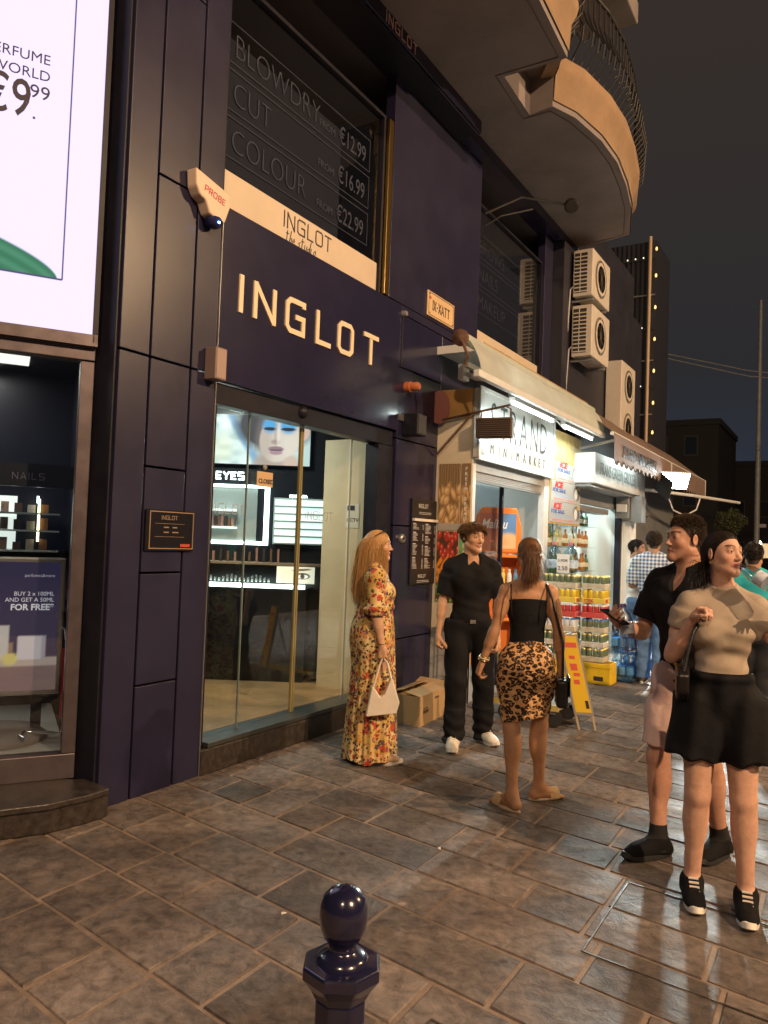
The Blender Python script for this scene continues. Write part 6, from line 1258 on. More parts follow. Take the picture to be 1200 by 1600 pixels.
# ================================================================== the people in the street
skin_w = (.50, .29, .19)
def W(fig, p):
    """a point of the figure's own frame in the world"""
    a = fig.e.rotation_euler.z; c, s_ = math.cos(a), math.sin(a); l = fig.e.location
    return np.array([l.x + c * p[0] - s_ * p[1], l.y + s_ * p[0] + c * p[1], l.z + p[2]])
def WV(fig, v):
    a = fig.e.rotation_euler.z; c, s_ = math.cos(a), math.sin(a); return np.array([c * v[0] - s_ * v[1], s_ * v[0] + c * v[1], v[2]])
def sneaker(fig, nm, upm, solem, extra_m=None, H=1.75):
    J = fig.J; s = H / 1.75; an, fd, fu = J['an' + nm], J['fd' + nm], J['fu' + nm]; h0 = an - fu * .085 * s; sd = np.cross(fd, fu)
    pr = [rc('x', an + fu * .0 - fd * .004, an - fu * .045 * s - fd * .028 * s, .05 * s, .044 * s, .03), rc('x', an - fu * .012 * s + fd * .015, h0 + fd * .115 * s + fu * .04 * s, .046 * s, .037 * s, .03),
          rc('x', h0 - fd * .035 * s + fu * .04 * s, h0 + fd * .12 * s + fu * .036 * s + sd * .004, .043 * s, .044 * s, .03), el('x', h0 + fd * .16 * s + fu * .034 * s, np.array([.04, .04, .026]) * s, .03)]
    cl = lambda X, Y, Z: np.maximum(-(((X - h0[0]) * fu[0] + (Y - h0[1]) * fu[1] + (Z - h0[2]) * fu[2]) - .027), ((X - an[0]) * fu[0] + (Y - an[1]) * fu[1] + (Z - an[2]) * fu[2]) - .034 + .30 * ((X - an[0]) * fd[0] + (Y - an[1]) * fd[1]))
    up_ = fig.cloth('shoe', upm, lambda p: 0., cl, prims=pr, res=.0045)
    # sole: a rounded slab
    prof = []
    for k in range(28):
        q = 2 * math.pi * k / 28; a, b = math.cos(q), math.sin(q); yv = .064 + .148 * a; xw = (.047 + .006 * a) * (1 - .12 * math.exp(-((yv - .05) / .05) ** 2)); prof.append((xw * b, yv))
    mb = MB(); vs = []
    for zz, g in ((0., .98), (.012, 1.05), (.034, 1.0)):
        for x, y in prof: vs.append(h0 + sd * x * g * s + fd * y * g * s + fu * (zz + .012 * max(0, (y - .15) / .06) ** 2) * s)
    n = 28; fs = [tuple(range(n))[::-1], tuple(range(2 * n, 3 * n))] + [(r * n + k, r * n + (k + 1) % n, (r + 1) * n + (k + 1) % n, (r + 1) * n + k) for r in (0, 1) for k in range(n)]
    so_ = mb.add(vs, fs).build('sole', solem, fig.e, smooth=True, local=True); so_.parent = up_
    if extra_m:
        lm = MB()
        for i in range(4):
            c = h0 + fd * (.055 + .022 * i) * s + fu * (.112 - .0112 * i) * s
            lm.obox(c, sd, fd * .95 - fu * .42, fu, .022 * s, .0045, .003)
        lo = lm.build('laces', extra_m, fig.e, local=True, bevel=.002); lo.parent = up_
    return up_
def torso_inf(base, ua=None, glute=None):
    return lambda p: base if p['t'] == 'torso' else (ua if p['t'][:2] == 'ua' else (glute if p['t'] == 'glute' else None))
def sleeves(fig, frac, r0, r1, k=.03):
    out = []
    for nm in 'RL':
        S_, E_ = fig.J['sh' + nm], fig.J['el' + nm]; d = nrm(E_ - S_); L = np.linalg.norm(E_ - S_) * frac
        out += [dict(rc('sl', S_ + d * .01, S_ + d * L * .6, r0 * .9, r1 * .9, .045), inf=0.), cc('sl', S_ + d * L * .45, S_ + d * L, r1 * .93, r1, .05)]
    return out
blackc = mat('black_cotton', (.011, .011, .013), .8, var=.3, vs=9, bump=.25, bs=18, spec=.15)
blackt = mat('black_twill', (.009, .009, .011), .75, var=.3, vs=7, bump=.25, bs=16, spec=.15)
blackl = mat('black_leather', (.010, .009, .009), .38, var=.25, vs=20, bump=.12, bs=90)
whitel = mat('cream_leather', (.72, .66, .56), .42, var=.08, vs=12, bump=.06, bs=120)
soleW = mat('white_sole', (.72, .68, .62), .6, var=.12, vs=14)
gold = mat('gold', (.78, .52, .18), .25, 1.)
silver = mat('silver', (.62, .62, .62), .25, 1.)

# ------------------------------------------------------------------ 1 woman in the flowered dress
sp = dict(H=1.66, fem=True, bulk=1.08, lean=(0, .0), head=(-4, -2, 0), shoulders=1.0, headoff=(0, .03, -.002),
          armR=dict(u=(.24, .02, -1), f=(.10, .20, -1), h=(.0, .12, -1), n=(-1, .1, 0), t=(0, 1, 0), curl=.95, thumb=.7), armL=dict(u=(-.1, .1, -1), f=(.1, .25, -1)),
          legR=dict(foot=(.09, .02), yaw=-5), legL=dict(foot=(-.08, -.02), yaw=5))
P1 = Fig('person', 'long-haired blonde woman in a flowered maxi dress, standing in profile by the glass door', (-2.92, 4.76), 36, sp, (.56, .33, .21), hairc=(.33, .19, .07), browc=(.22, .12, .05), lipc=(.50, .20, .15))
m, n, b, N, L = node_mat('flowered_fabric', .75, .25)
tc = N('TexCoord'); nz = N('TexNoise'); nz.inputs['Scale'].default_value = 9; nz.inputs['Detail'].default_value = 3
ma = N('Vector Math'.replace(' ', ''), operation='SCALE'); L(tc.outputs['Object'], nz.inputs['Vector'])
wv = N('VectorMath', operation='MULTIPLY_ADD'); L(nz.outputs['Color'], wv.inputs[0]); wv.inputs[1].default_value = (.05, .05, .05); L(tc.outputs['Object'], wv.inputs[2])
base = N('ValToRGB'); base.color_ramp.elements[0].color = (.56, .36, .10, 1); base.color_ramp.elements[1].color = (.70, .55, .28, 1); base.color_ramp.elements[0].position = .35; base.color_ramp.elements[1].position = .62
n2 = N('TexNoise'); n2.inputs['Scale'].default_value = 7; L(tc.outputs['Object'], n2.inputs['Vector']); L(n2.outputs[0], base.inputs[0])
cur = base.outputs[0]
for sc_, th, cols, seed in ((17, .30, [(.46, .08, .04), (.60, .28, .12), (.55, .34, .12)], 0), (30, .26, [(.16, .09, .13), (.34, .05, .04), (.45, .25, .06)], 3), (46, .22, [(.03, .025, .035), (.05, .06, .03), (.10, .07, .05)], 7)):
    vo = N('TexVoronoi'); vo.inputs['Scale'].default_value = sc_; vo.inputs['Randomness'].default_value = 1.
    of = N('VectorMath', operation='ADD'); of.inputs[1].default_value = (seed, seed * .7, seed * .3); L(wv.outputs[0], of.inputs[0]); L(of.outputs[0], vo.inputs['Vector'])
    cr = N('ValToRGB'); cr.color_ramp.interpolation = 'CONSTANT'; els = cr.color_ramp.elements; els[0].color = (*cols[0], 1); els[1].color = (*cols[1], 1); els[1].position = .4; e3 = els.new(.7); e3.color = (*cols[2], 1)
    sp_ = N('SeparateColor'); L(vo.outputs['Color'], sp_.inputs[0]); L(sp_.outputs[0], cr.inputs[0])
    n3 = N('TexNoise'); n3.inputs['Scale'].default_value = sc_ * 3.5; L(of.outputs[0], n3.inputs['Vector'])
    sm = N('Math', operation='MULTIPLY_ADD'); L(n3.outputs[0], sm.inputs[0]); sm.inputs[1].default_value = .55; L(vo.outputs['Distance'], sm.inputs[2])
    gate = N('Math', operation='MULTIPLY_ADD'); L(sp_.outputs[1], gate.inputs[0]); gate.inputs[1].default_value = .45; gate.inputs[2].default_value = th + .13
    lt = N('Math', operation='LESS_THAN'); L(sm.outputs[0], lt.inputs[0]); L(gate.outputs[0], lt.inputs[1])
    mx = N('Mix', data_type='RGBA'); L(lt.outputs[0], mx.inputs[0]); L(cur, mx.inputs[6]); L(cr.outputs[0], mx.inputs[7]); cur = mx.outputs[2]
L(cur, b.inputs['Base Color']); flower = m
J = P1.J
ex = []
for nm in 'RL':
    S_, E_, Wr = J['sh' + nm], J['el' + nm], J['wr' + nm]; d = nrm(E_ - S_); f = nrm(Wr - E_)
    ex += [cc('s', S_ - d * .01, E_ + d * .02, .060, .062, .03), cc('s', E_ - f * .02, E_ + f * .055, .060, .066, .03)]
P1.cloth('dress_bodice', flower, torso_inf(.022), lambda X, Y, Z: (1.055 - Z), extra=ex, wf=lambda X, Y, Z: .0042 * folds(X, Y, Z) - .018 * np.exp(-((Z - 1.10) / .03) ** 2) - .010 * np.exp(-((Z - 1.3) / .08) ** 2) * (Y < 0), res=.006)
P1.loft('dress_skirt', flower, lambda A, q: ((.134 + .058 * q ** .8 + .052 * np.exp(-((q - .20) / .16) ** 2) + .010 * (q + .15) * np.sin(11 * A + 3 * q) + .007 * q * np.sin(23 * A - 4 * q)) * np.cos(A),
        (.122 + .068 * q ** .9 + .042 * np.exp(-((q - .18) / .15) ** 2) * (.55 - .45 * np.sin(A)) + .012 * (q + .15) * np.sin(9 * A + 1 + 2 * q) + .006 * q * np.sin(19 * A)) * np.sin(A), .012 * q * np.sin(5 * A)), 1.105, .022, 90, 200, cy=.0)
P1.loft('waistband', flower, lambda A, q: (.131 * np.cos(A), .121 * np.sin(A), 0 * A), 1.125, 1.085, 6, 96)
hm = hair_mat('hair_blond', (.52, .30, .11))
ro, nv = scalp_roots(4200, (0.,), 5)
def comb_long(p, k, nv, J0):
    d = np.zeros_like(p); d[:, 2] = -1.; near = np.clip(1 - k / 5, 0, 1)
    d[:, 1] -= (.75 * near + .02); d += nv * .12 * near; d[:, 0] += np.sign(p[:, 0]) * .12 * near; return d + J0 * .35
cols = HEADCOL + [(np.array([0, -.03, -.30]), np.array([.165, .105, .15]))]
P1.hair('hair', grow(ro, nv, comb_long, 18, np.random.default_rng(2).uniform(.017, .027, len(ro)), cols, .12), np.linspace(.0013, .0006, 19), hm)
sg = thing('sunglasses', 'dark sunglasses pushed up on the blonde woman\'s hair', 'sunglasses', tuple(W(P1, P1.P(0, .02, .12))), P1.e.rotation_euler.z)
for q in (-1, 1):
    MB().lathe([(.001, -.0015), (.024, -.0015), (.026, 0), (.024, .0015), (.001, .0015)], 20, (q * .031, .035, .0), sy=.62).build('lens', mat('dark_lens', (.01, .01, .012), .08), sg, smooth=True, local=True)
    MB().tube([(q * .056, .03, 0), (q * .075, -.01, -.014), (q * .082, -.06, -.045)], .003, 6).build('temple', mat('dark_plastic', (.012, .011, .012), .3), sg, local=True)
MB().tube([(-.008, .036, 0), (.008, .036, 0)], .0025, 6).build('bridge', MATS['dark_plastic'], sg, local=True)
# hand bag held low
h = W(P1, J['wrR'] + J['hdR'] * .085); cr_ = np.array([math.cos(R(36)), math.sin(R(36)), 0]); sdw = np.array([math.sin(R(36)), -math.cos(R(36)), 0])
hb = thing('handbag', 'cream leather shoulder bag hanging from the blonde woman\'s hand', 'handbag', (h[0], h[1], h[2] - .40))
prof = [(-.105, 0), (.105, .025), (.125, .10), (.075, .255), (.06, .27), (.018, .155), (-.01, .135), (-.055, .20), (-.07, .20)]
MB().prism([(a, c) for a, c in prof], tuple(h + [0, 0, -.40] - sdw * .035), tuple(cr_), (0, 0, 1), tuple(sdw * .07)).build('bag_body', whitel, hb, bevel=.014, bseg=3, angle=20)
MB().tube([h + cr_ * .066 + [0, 0, -.15], h + cr_ * .03 + [0, 0, -.03], h + [0, 0, .005], h - cr_ * .02 + [0, 0, -.05], h - cr_ * .06 + [0, 0, -.21]], .008, 8).build('strap', whitel, hb, smooth=True)
br = W(P1, J['wrR'] - J['hdR'] * .01)
MB().lathe([(.027 + .0025 * math.cos(a), .0025 * math.sin(a)) for a in np.linspace(0, 6.28, 9)], 24, (0, 0, 0)).build('bracelet', gold, P1.e, local=True, smooth=True).location = tuple(J['wrR'] - J['hdR'] * .012)
for nm in 'RL': sneaker(P1, nm, mat('tan_leather', (.42, .26, .14), .5, var=.1), soleW, H=1.66)

# ------------------------------------------------------------------ 2 young man in black
sp = dict(H=1.745, bulk=.93, lean=(.0, .0), head=(34, -4, 0), smile=.9, hipshift=(.01, 0), squint=True, shoulders=.93, arm=.88, headoff=(0, .03, .004), gaze=(.15, -.05),
          armR=dict(u=(.20, -.02, -1), f=(.10, .20, -1), n=(-1, -.2, 0), t=(-.1, 1, -.1), curl=.95, thumb=.7), armL=dict(u=(-.16, -.05, -1), f=(-.02, .16, -1), n=(1, .3, 0), t=(0, 1, 0), curl=.7),
          legR=dict(foot=(.12, .10), yaw=-8), legL=dict(foot=(-.13, -.12), yaw=28))
P2 = Fig('person', 'smiling young man in black polo shirt and trousers with white trainers', (-2.53, 5.58), -60, sp, (.55, .32, .20), hairc=(.08, .045, .022), browc=(.07, .04, .02), lipc=(.46, .19, .15))
J = P2.J; s_ = 1.745 / 1.75
ex = sleeves(P2, .80, .058, .066) + [cc('collar', J['neck'] + [0, .004, -.012], J['neck'] + [0, .022, .034], .068, .060, .012)]
P2.cloth('polo_shirt', blackc, torso_inf(.020), lambda X, Y, Z: np.maximum(.965 - Z, (Z - 1.445 + .9 * np.abs(X)) * (Y > .03) - (Y <= .03) * .05 - 10 * (np.abs(X) > .045)), extra=ex, wf=lambda X, Y, Z: .005 * folds(X, Y, Z) - .014 * np.exp(-((Z - 1.0) / .05) ** 2), res=.006)
legs = []
for nm in 'RL':
    hp, kn, an = J['hp' + nm], J['kn' + nm], J['an' + nm]; d2 = nrm(an - kn)
    legs += [dict(rc('t', hp + [.012 * (1 if nm == 'R' else -1), .006, .02], kn, .106, .086, .04), inf=0.), dict(rc('t', kn, an - d2 * .12, .084, .078, .03), inf=0.), cc('t', an - d2 * .2, an + d2 * .035, .078, .079, .03)]
P2.cloth('trousers', blackt, lambda p: .012 if p['t'] == 'glute' else (.008 if p['t'] == 'torso' else None), lambda X, Y, Z: Z - .985, extra=legs, wf=lambda X, Y, Z: .0055 * folds(X, Y, Z * .55) + .008 * np.sin(70 * Z + 14 * X + 3 * np.sin(20 * X)) * np.exp(-(Z - .10) / .12) * (Z < .5), res=.0065)
P2.loft('belt', blackl, lambda A, q: (.151 * np.cos(A) + .003, .112 * np.sin(A), 0 * A), .99, .955, 5, 64)
MB().box(-.022, .022, .106, .122, .957, .989).build('belt_buckle', silver, P2.e, local=True, bevel=.004)
MB().tube([J['neck'] + [0, .085, -.03], J['neck'] + [0, .124, -.10], J['neck'] + [0, .135, -.17]], .003, 6).build('zip', silver, P2.e, local=True)
for nm in 'RL': sneaker(P2, nm, whitel, soleW, mat('pale_lace', (.62, .58, .52), .8), 1.745)
hm = hair_mat('hair_brown', (.17, .095, .045))
ro, nv = scalp_roots(2600, (0.,), 8)
def comb_bowl(p, k, nv, J0):
    c = np.array([0, -.03, .11]); d = p - c; d[:, 2] *= .2; d[:, 2] -= .035 + .03 * k / 4; d += nv * .02; return d / .08 + J0 * .45
ro = np.concatenate([ro, ro]); nv = np.concatenate([nv, nv]); P_ = grow(ro, nv, comb_bowl, 6, np.where(ro[:, 1] > .02, .0085, np.where(ro[:, 2] > .05, .0078, .0032)), [(np.array([0, -.012, .035]), np.array([.082, .103, .090]))], .3)
P2.hair('hair', P_, np.linspace(.0022, .0011, 7), hm)

# ------------------------------------------------------------------ 3 woman in the leopard skirt, from behind
sp = dict(H=1.635, fem=True, bulk=.97, head=(6, -6, 0), hipshift=(-.01, 0), arm=1.0, leg=1.05, headoff=(0, .026, 0),
          armL=dict(u=(-.24, -.02, -1), f=(-.34, .14, -1), n=(1, .3, 0), t=(0, 1, 0), curl=.75, thumb=.6), armR=dict(u=(.20, -.04, -1), f=(.10, .22, -1), n=(-1, .2, 0), t=(0, 1, 0), curl=.7),
          legL=dict(foot=(-.075, -.14), yaw=42), legR=dict(foot=(.095, .10), yaw=-62, knee=(.15, 1, 0)))
sp['shod'] = False
P3 = Fig('person', 'woman seen from behind in a black strap top and leopard print skirt', (-1.68, 4.56), 113, sp, (.47, .25, .135), hairc=(.07, .035, .018))
J = P3.J
m, n, b, N, L = node_mat('leopard_fabric', .62, .3)
tc = N('TexCoord'); mp = N('Mapping'); mp.inputs['Scale'].default_value = (1., 1., 1.35); mp.inputs['Rotation'].default_value = (0, R(25), 0); L(tc.outputs['Object'], mp.inputs['Vector'])
nz = N('TexNoise'); nz.inputs['Scale'].default_value = 22; nz.inputs['Detail'].default_value = 2; L(mp.outputs[0], nz.inputs['Vector'])
wv = N('VectorMath', operation='MULTIPLY_ADD'); wv.inputs[1].default_value = (.028, .028, .028); L(nz.outputs['Color'], wv.inputs[0]); L(mp.outputs[0], wv.inputs[2])
vo = N('TexVoronoi'); vo.inputs['Scale'].default_value = 29; vo.inputs['Randomness'].default_value = .8; L(wv.outputs[0], vo.inputs['Vector'])
n2 = N('TexNoise'); n2.inputs['Scale'].default_value = 60; n2.inputs['Detail'].default_value = 1; L(mp.outputs[0], n2.inputs['Vector'])
ri = N('ValToRGB'); e = ri.color_ramp.elements; e[0].position = 0; e[0].color = (0, 0, 0, 1); e[1].position = .22; e[1].color = (1, 1, 1, 1); x = e.new(.17); x.color = (0, 0, 0, 1); x = e.new(.52); x.color = (1, 1, 1, 1); x = e.new(.58); x.color = (0, 0, 0, 1); L(vo.outputs['Distance'], ri.inputs[0])
br_ = N('Math', operation='GREATER_THAN'); br_.inputs[1].default_value = .365; L(n2.outputs[0], br_.inputs[0])
mu = N('Math', operation='MULTIPLY'); L(ri.outputs[0], mu.inputs[0]); L(br_.outputs[0], mu.inputs[1])
ce = N('ValToRGB'); ce.color_ramp.elements[0].color = (.36, .17, .06, 1); ce.color_ramp.elements[0].position = .18; ce.color_ramp.elements[1].color = (.62, .36, .16, 1); ce.color_ramp.elements[1].position = .34; L(vo.outputs['Distance'], ce.inputs[0])
mx = N('Mix', data_type='RGBA'); L(mu.outputs[0], mx.inputs[0]); L(ce.outputs[0], mx.inputs[6]); mx.inputs[7].default_value = (.022, .012, .008, 1); L(mx.outputs[2], b.inputs['Base Color'])
leo = m
ex = [cc('k', (-.010, -.012, 1.02), (-.010, -.012, .56), .150, .135, .03)]
hz = .50
skl = [dict(p) for p in P3.pr if p['t'] in ('torso', 'glute', 'thR', 'thL')]
for p in skl: p['inf'] = {'torso': .004, 'glute': .003}.get(p['t'], .010); p['k'] = .05
skl += [rc('w', (0, .0, .86), (-.0, .0, .52), .085, .065, .08)]
for p in skl:
    p.setdefault('inf', .02)
P3.cloth('leopard_skirt', leo, None, lambda X, Y, Z: np.maximum(Z - (1.00 - .14 * X - .10 * Y), .525 + .05 * np.sin(3 * X) - Z + .0 * Y), prims=skl, wf=lambda X, Y, Z: .0032 * np.sin(95 * Z + 42 * X + 6 * np.sin(14 * X)) * np.clip((1.02 - Z) / .2, 0, 1), res=.006)
P3.cloth('strap_top', blackc, torso_inf(.007, None), lambda X, Y, Z: np.maximum(.955 - .14 * X - Z, Z - np.where(Y < 0, 1.235 + .02 * np.cos(9 * X), 1.33)), res=.006, wr=.0015)
for q in (-1, 1):
    MB().tube([P3.J['neck'] + [q * .098, -.088, -.235], P3.J['neck'] + [q * .104, -.099, -.17], P3.J['neck'] + [q * .107, -.085, -.10], P3.J['neck'] + [q * .108, -.05, -.052], P3.J['neck'] + [q * .105, .0, -.038], P3.J['neck'] + [q * .095, .06, -.09], P3.J['neck'] + [q * .085, .08, -.15]], .0045, 6).build('shoulder_strap', blackc, P3.e, smooth=True, local=True)
hm = hair_mat('hair_chestnut', (.15, .07, .028))
tie = np.array([0, -.118, .045])
ro, nv = scalp_roots(4200, (0.,), 11)
def comb_tail(p, k, nv, J0):
    d = tie - p; d = d / (np.linalg.norm(d, axis=1, keepdims=True) + .01); d += np.array([0, -1., .75]) * np.clip(p[:, 1:2] * 22, 0, 1.6); return d + J0 * .05
A_ = grow(ro, nv, comb_tail, 10, np.linalg.norm(tie - ro, axis=1) * 1.28 / 10, [(np.array([0, -.014, .035]), np.array([.080, .101, .089]))], .1)
P3.hair('hair', A_, np.full(11, .0014), hm)
r = np.random.default_rng(4); n_ = 1200; t0 = tie + r.normal(size=(n_, 3)) * [.010, .008, .010]
def comb_fall(p, k, nv, J0):
    d = np.zeros_like(p); d[:, 2] = -1; d[:, 1] = -1.1 * np.exp(-k / 1.6) + .12; return d + J0 * (.5 if k < 4 else .25)
B_ = grow(t0, t0 * 0, comb_fall, 14, r.uniform(.013, .0185, n_), HEADCOL + [(np.array([0, -.02, -.27]), np.array([.16, .10, .12]))], .45)
tl = P3.hair('ponytail', B_, np.linspace(.0015, .0006, 15), hm)
MB().lathe([(.016 + .006 * math.cos(a), .006 * math.sin(a)) for a in np.linspace(0, 6.28, 9)], 20).build('hair_tie', mat('tan_elastic', (.35, .2, .1), .7), P3.e, smooth=True, local=True).location = tuple(P3.P(*tie)); bpy.data.objects['hair_tie'].rotation_euler = (R(75), 0, 0)
# slides
for nm, q in (('R', 1), ('L', -1)):
    an, fd = J['an' + nm], J['fd' + nm]; s_ = 1.635 / 1.75; h0 = np.array([an[0], an[1], 0]); sd = np.cross(fd, [0, 0, 1.]); prof = []
    for k in range(26):
        a = 2 * math.pi * k / 26; yv = .055 + .128 * math.cos(a); prof.append(((.040 + .006 * math.cos(a)) * math.sin(a), yv))
    vs = [h0 + sd * x * s_ + fd * y * s_ + np.array([0, 0, z]) for z in (.0, .014) for x, y in prof]
    fs = [tuple(range(26))[::-1], tuple(range(26, 52))] + [(k, (k + 1) % 26, 26 + (k + 1) % 26, 26 + k) for k in range(26)]
    slo = MB().add(vs, fs).build('slide_sandal', mat('pale_sole', (.62, .47, .32), .6, var=.1), P3.e, local=True, bevel=.004)
    arc = [h0 + sd * .047 * math.cos(a) * s_ + fd * .10 * s_ + np.array([0, 0, .010 + .058 * math.sin(a)]) for a in np.linspace(0, math.pi, 13)]
    mb = MB(); mb.add([p + fd * g for g in (-.03, .035) for p in arc] + [p + fd * g + np.array([0, 0, .004]) for g in (-.03, .035) for p in arc], [(i, i + 1, i + 14, i + 13) for i in range(12)] + [(26 + i + 1, 26 + i, 26 + i + 13, 26 + i + 14) for i in range(12)])
    st = mb.build('strap', mat('woven_straw', (.55, .38, .2), .7, var=.25, vs=60), P3.e, local=True, smooth=True); st.parent = slo
for i, (rr, mm) in enumerate(((.031, gold), (.033, mat('pearl', (.7, .62, .5), .3)), (.031, gold))):
    o = MB().lathe([(rr + .004 * math.cos(a), .004 * math.sin(a)) for a in np.linspace(0, 6.28, 9)], 18).build('bracelet', mm, P3.e, smooth=True, local=True); o.location = tuple(J['wrL'] - J['hdL'] * (.015 + .011 * i)); o.rotation_euler = (0, R(14), 0)
# black bag with a long strap
bw = W(P3, (.205, -.03, .70)); bg = thing('shoulder_bag', 'small black quilted bag on a long strap at the leopard skirt woman\'s hip', 'bag', tuple(bw - [0, 0, .09]), P3.e.rotation_euler.z)
MB().box(-.035, .035, -.085, .085, -.0, .17).build('bag_body', blackl, bg, local=True, bevel=.02, bseg=3)
MB().prism([(-.09, .07), (.09, .07), (.08, .185), (-.08, .185)], (.036, 0, 0), (0, 1, 0), (0, 0, 1), (.008, 0, 0)).build('flap', blackl, bg, local=True, bevel=.004)
sh = P3.J['shR']; o_ = np.array([.205, -.03, .61])
pth = [np.array([.205, -.105, .78]), np.array([.200, -.098, 1.0]), np.array([sh[0] + .004, -.080, 1.26]), sh + [-.03, -.040, .045], sh + [-.03, .01, .052], sh + [.0, .07, -.03], np.array([.21, .085, 1.0]), np.array([.205, .06, .79])]
MB().tube([p - o_ for p in pth], .0075, 8).build('strap', blackl, bg, local=True, smooth=True)

# ------------------------------------------------------------------ 4 man with a phone, walking
sp = dict(H=1.775, bulk=1.0, hsize=.96, lean=(.01, .03), head=(-24, 2, 0), hipshift=(0, 0), drop=.012, gaze=(-.2, 0), headoff=(0, .035, 0),
          armR=dict(u=(.26, .12, -1), f=(-.20, .95, .22), h=(-.3, .9, .25), n=(-.75, -.1, .75), t=(-.3, .2, 1), curls=[.45, .5, .55, .6], thumb=.55), armL=dict(u=(-.12, -.22, -1), f=(-.05, .35, -1), n=(1, 0, 0), t=(0, 1, 0), curl=.5),
          legR=dict(foot=(.07, .13), yaw=-14), legL=dict(foot=(-.09, -.16, .0), yaw=6, tilt=0))
P4 = Fig('person', 'man in black open-necked polo and pink shorts, striding with a phone in hand', (-.70, 4.30), -116, sp, (.52, .28, .19), hairc=(.022, .014, .009), browc=(.028, .017, .01), lipc=(.40, .17, .14), beard=.30)
J = P4.J
ex = sleeves(P4, .72, .066, .074) + [cc('collar', J['neck'] + [0, -.004, -.005], J['neck'] + [0, .012, .036], .070, .066, .012)]
ex += [dict(el('cut', J['neck'] + [0, .105, -.02], (.036, .06, .10), .008, -1), inf=0.), dict(el('cut', J['neck'] + [0, .07, .04], (.055, .06, .03), .008, -1), inf=0.)]
P4.cloth('polo_shirt', blackc, torso_inf(.022, None, .024), lambda X, Y, Z: .90 - Z, extra=ex, wf=lambda X, Y, Z: .005 * folds(X, Y, Z), res=.006)
pinkc = mat('pink_cotton', (.62, .44, .40), .8, var=.10, vs=7, bump=.25, bs=18)
legs = []
for nm in 'RL':
    hp, kn = J['hp' + nm], J['kn' + nm]; d = nrm(kn - hp); legs += [cc('t', hp + [0, 0, .03], kn - d * .05, .108, .098, .035)]
P4.cloth('shorts', pinkc, lambda p: .02 if p['t'] == 'glute' else (.014 if p['t'] == 'torso' else None), lambda X, Y, Z: Z - 1.0, extra=legs, wf=lambda X, Y, Z: .0075 * folds(X, Y, Z * .6), res=.0065)
sock = mat('black_sock', (.012, .011, .012), .9)
for nm in 'RL':
    an, kn = J['an' + nm], J['kn' + nm]; d = nrm(kn - an); P4.cloth('sock', sock, None, prims=[cc('x', an - d * .05, an + d * .085, .052, .044, .01), dict(rc('x', an, an + J['fd' + nm] * .05 - np.array([0, 0, .025]), .046, .044, .02), inf=0.)], res=.005)
    sneaker(P4, nm, mat('black_mesh', (.009, .009, .010), .85, var=.3, vs=60, spec=.15), mat('black_sole', (.018, .018, .018), .7), H=1.775)
hm = hair_mat('hair_dark', (.05, .03, .017), .7)
ro, nv = scalp_roots(5600, (0.,), 15)
top = np.clip((ro[:, 2] - .06) / .04, 0, 1)
def comb_quiff(p, k, nv, J0):
    d = nv * 1.0; d[:, 1] += .6; d[:, 2] += .0; return d + J0
P4.hair('hair', grow(ro, nv, comb_quiff, 5, .0009 + .0058 * top, HEADCOL[:1], .42), np.linspace(.0015, .0007, 6), hm)
# his phone
hw = W(P4, J['wrR'] + J['hdR'] * .10); hd = WV(P4, J['hdR']); ph = thing('phone', 'dark mobile phone in the striding man\'s right hand', 'phone', tuple(hw))
upv = nrm(np.array([-.55, -.35, .75])); lng = nrm(np.cross(np.array([0, 0, 1.]), upv)); lng = nrm(np.array([-.80, .25, .42])); nn = nrm(np.cross(lng, np.cross(np.array([0., 0, 1]), lng))); sdv = nrm(np.cross(nn, lng))
MB().obox(hw + nn * .022, lng, sdv, nn, .076, .036, .004).build('phone_body', mat('phone_dark', (.012, .012, .013), .2), ph, bevel=.004)
MB().obox(hw + nn * .0265, lng, sdv, nn, .071, .033, .0004).build('screen', mat('phone_screen', (.02, .02, .022), .06), ph)
# ------------------------------------------------------------------ 5 woman drinking from a bottle
sp = dict(H=1.69, fem=True, bulk=1.0, hsize=.95, head=(42, 5, -2), leg=1.06, arm=1.05, hipshift=(0, 0), headoff=(0, .03, 0), gaze=(.15, -.1),
          armR=dict(u=(.26, -.10, -1), f=(-.34, .52, .78), h=(-.5, .42, .70), n=(-.55, .55, -.65), t=(-.5, .5, .65), curls=[.75, .8, .85, .9], thumb=.6), armL=dict(u=(-.50, .22, -.84), f=(.04, .42, .92), h=(.12, .50, .8), n=(.3, .85, -.3), t=(.9, -.1, .35), curl=.62, thumb=.5),
          legR=dict(foot=(.105, .0), yaw=4), legL=dict(foot=(-.115, .06), yaw=-2))
P5 = Fig('person', 'dark-haired woman in tan T-shirt and black shorts, drinking from a plastic bottle', (-.49, 3.84), -78, sp, (.58, .34, .24), hairc=(.014, .009, .007), browc=(.02, .012, .008), lipc=(.45, .17, .15))
J = P5.J
tanc = mat('tan_jersey', (.39, .32, .245), .7, var=.08, vs=8, bump=.12, bs=22, spec=.3)
ex = sleeves(P5, .46, .054, .058, .025) + [cc('collar', J['neck'] + [0, .0, -.015], J['neck'] + [0, .012, .012], .064, .060, .02)]
P5.cloth('t_shirt', tanc, torso_inf(.008), lambda X, Y, Z: 1.005 + .01 * np.sin(9 * X) - Z, extra=ex, wf=lambda X, Y, Z: .0030 * folds(X, Y, Z * 1.3) + .0036 * np.sin(80 * Z + 30 * np.abs(X) + 2 * np.sin(15 * X)) * np.exp(-((Z - 1.15) / .12) ** 2), res=.0055)
legs = []
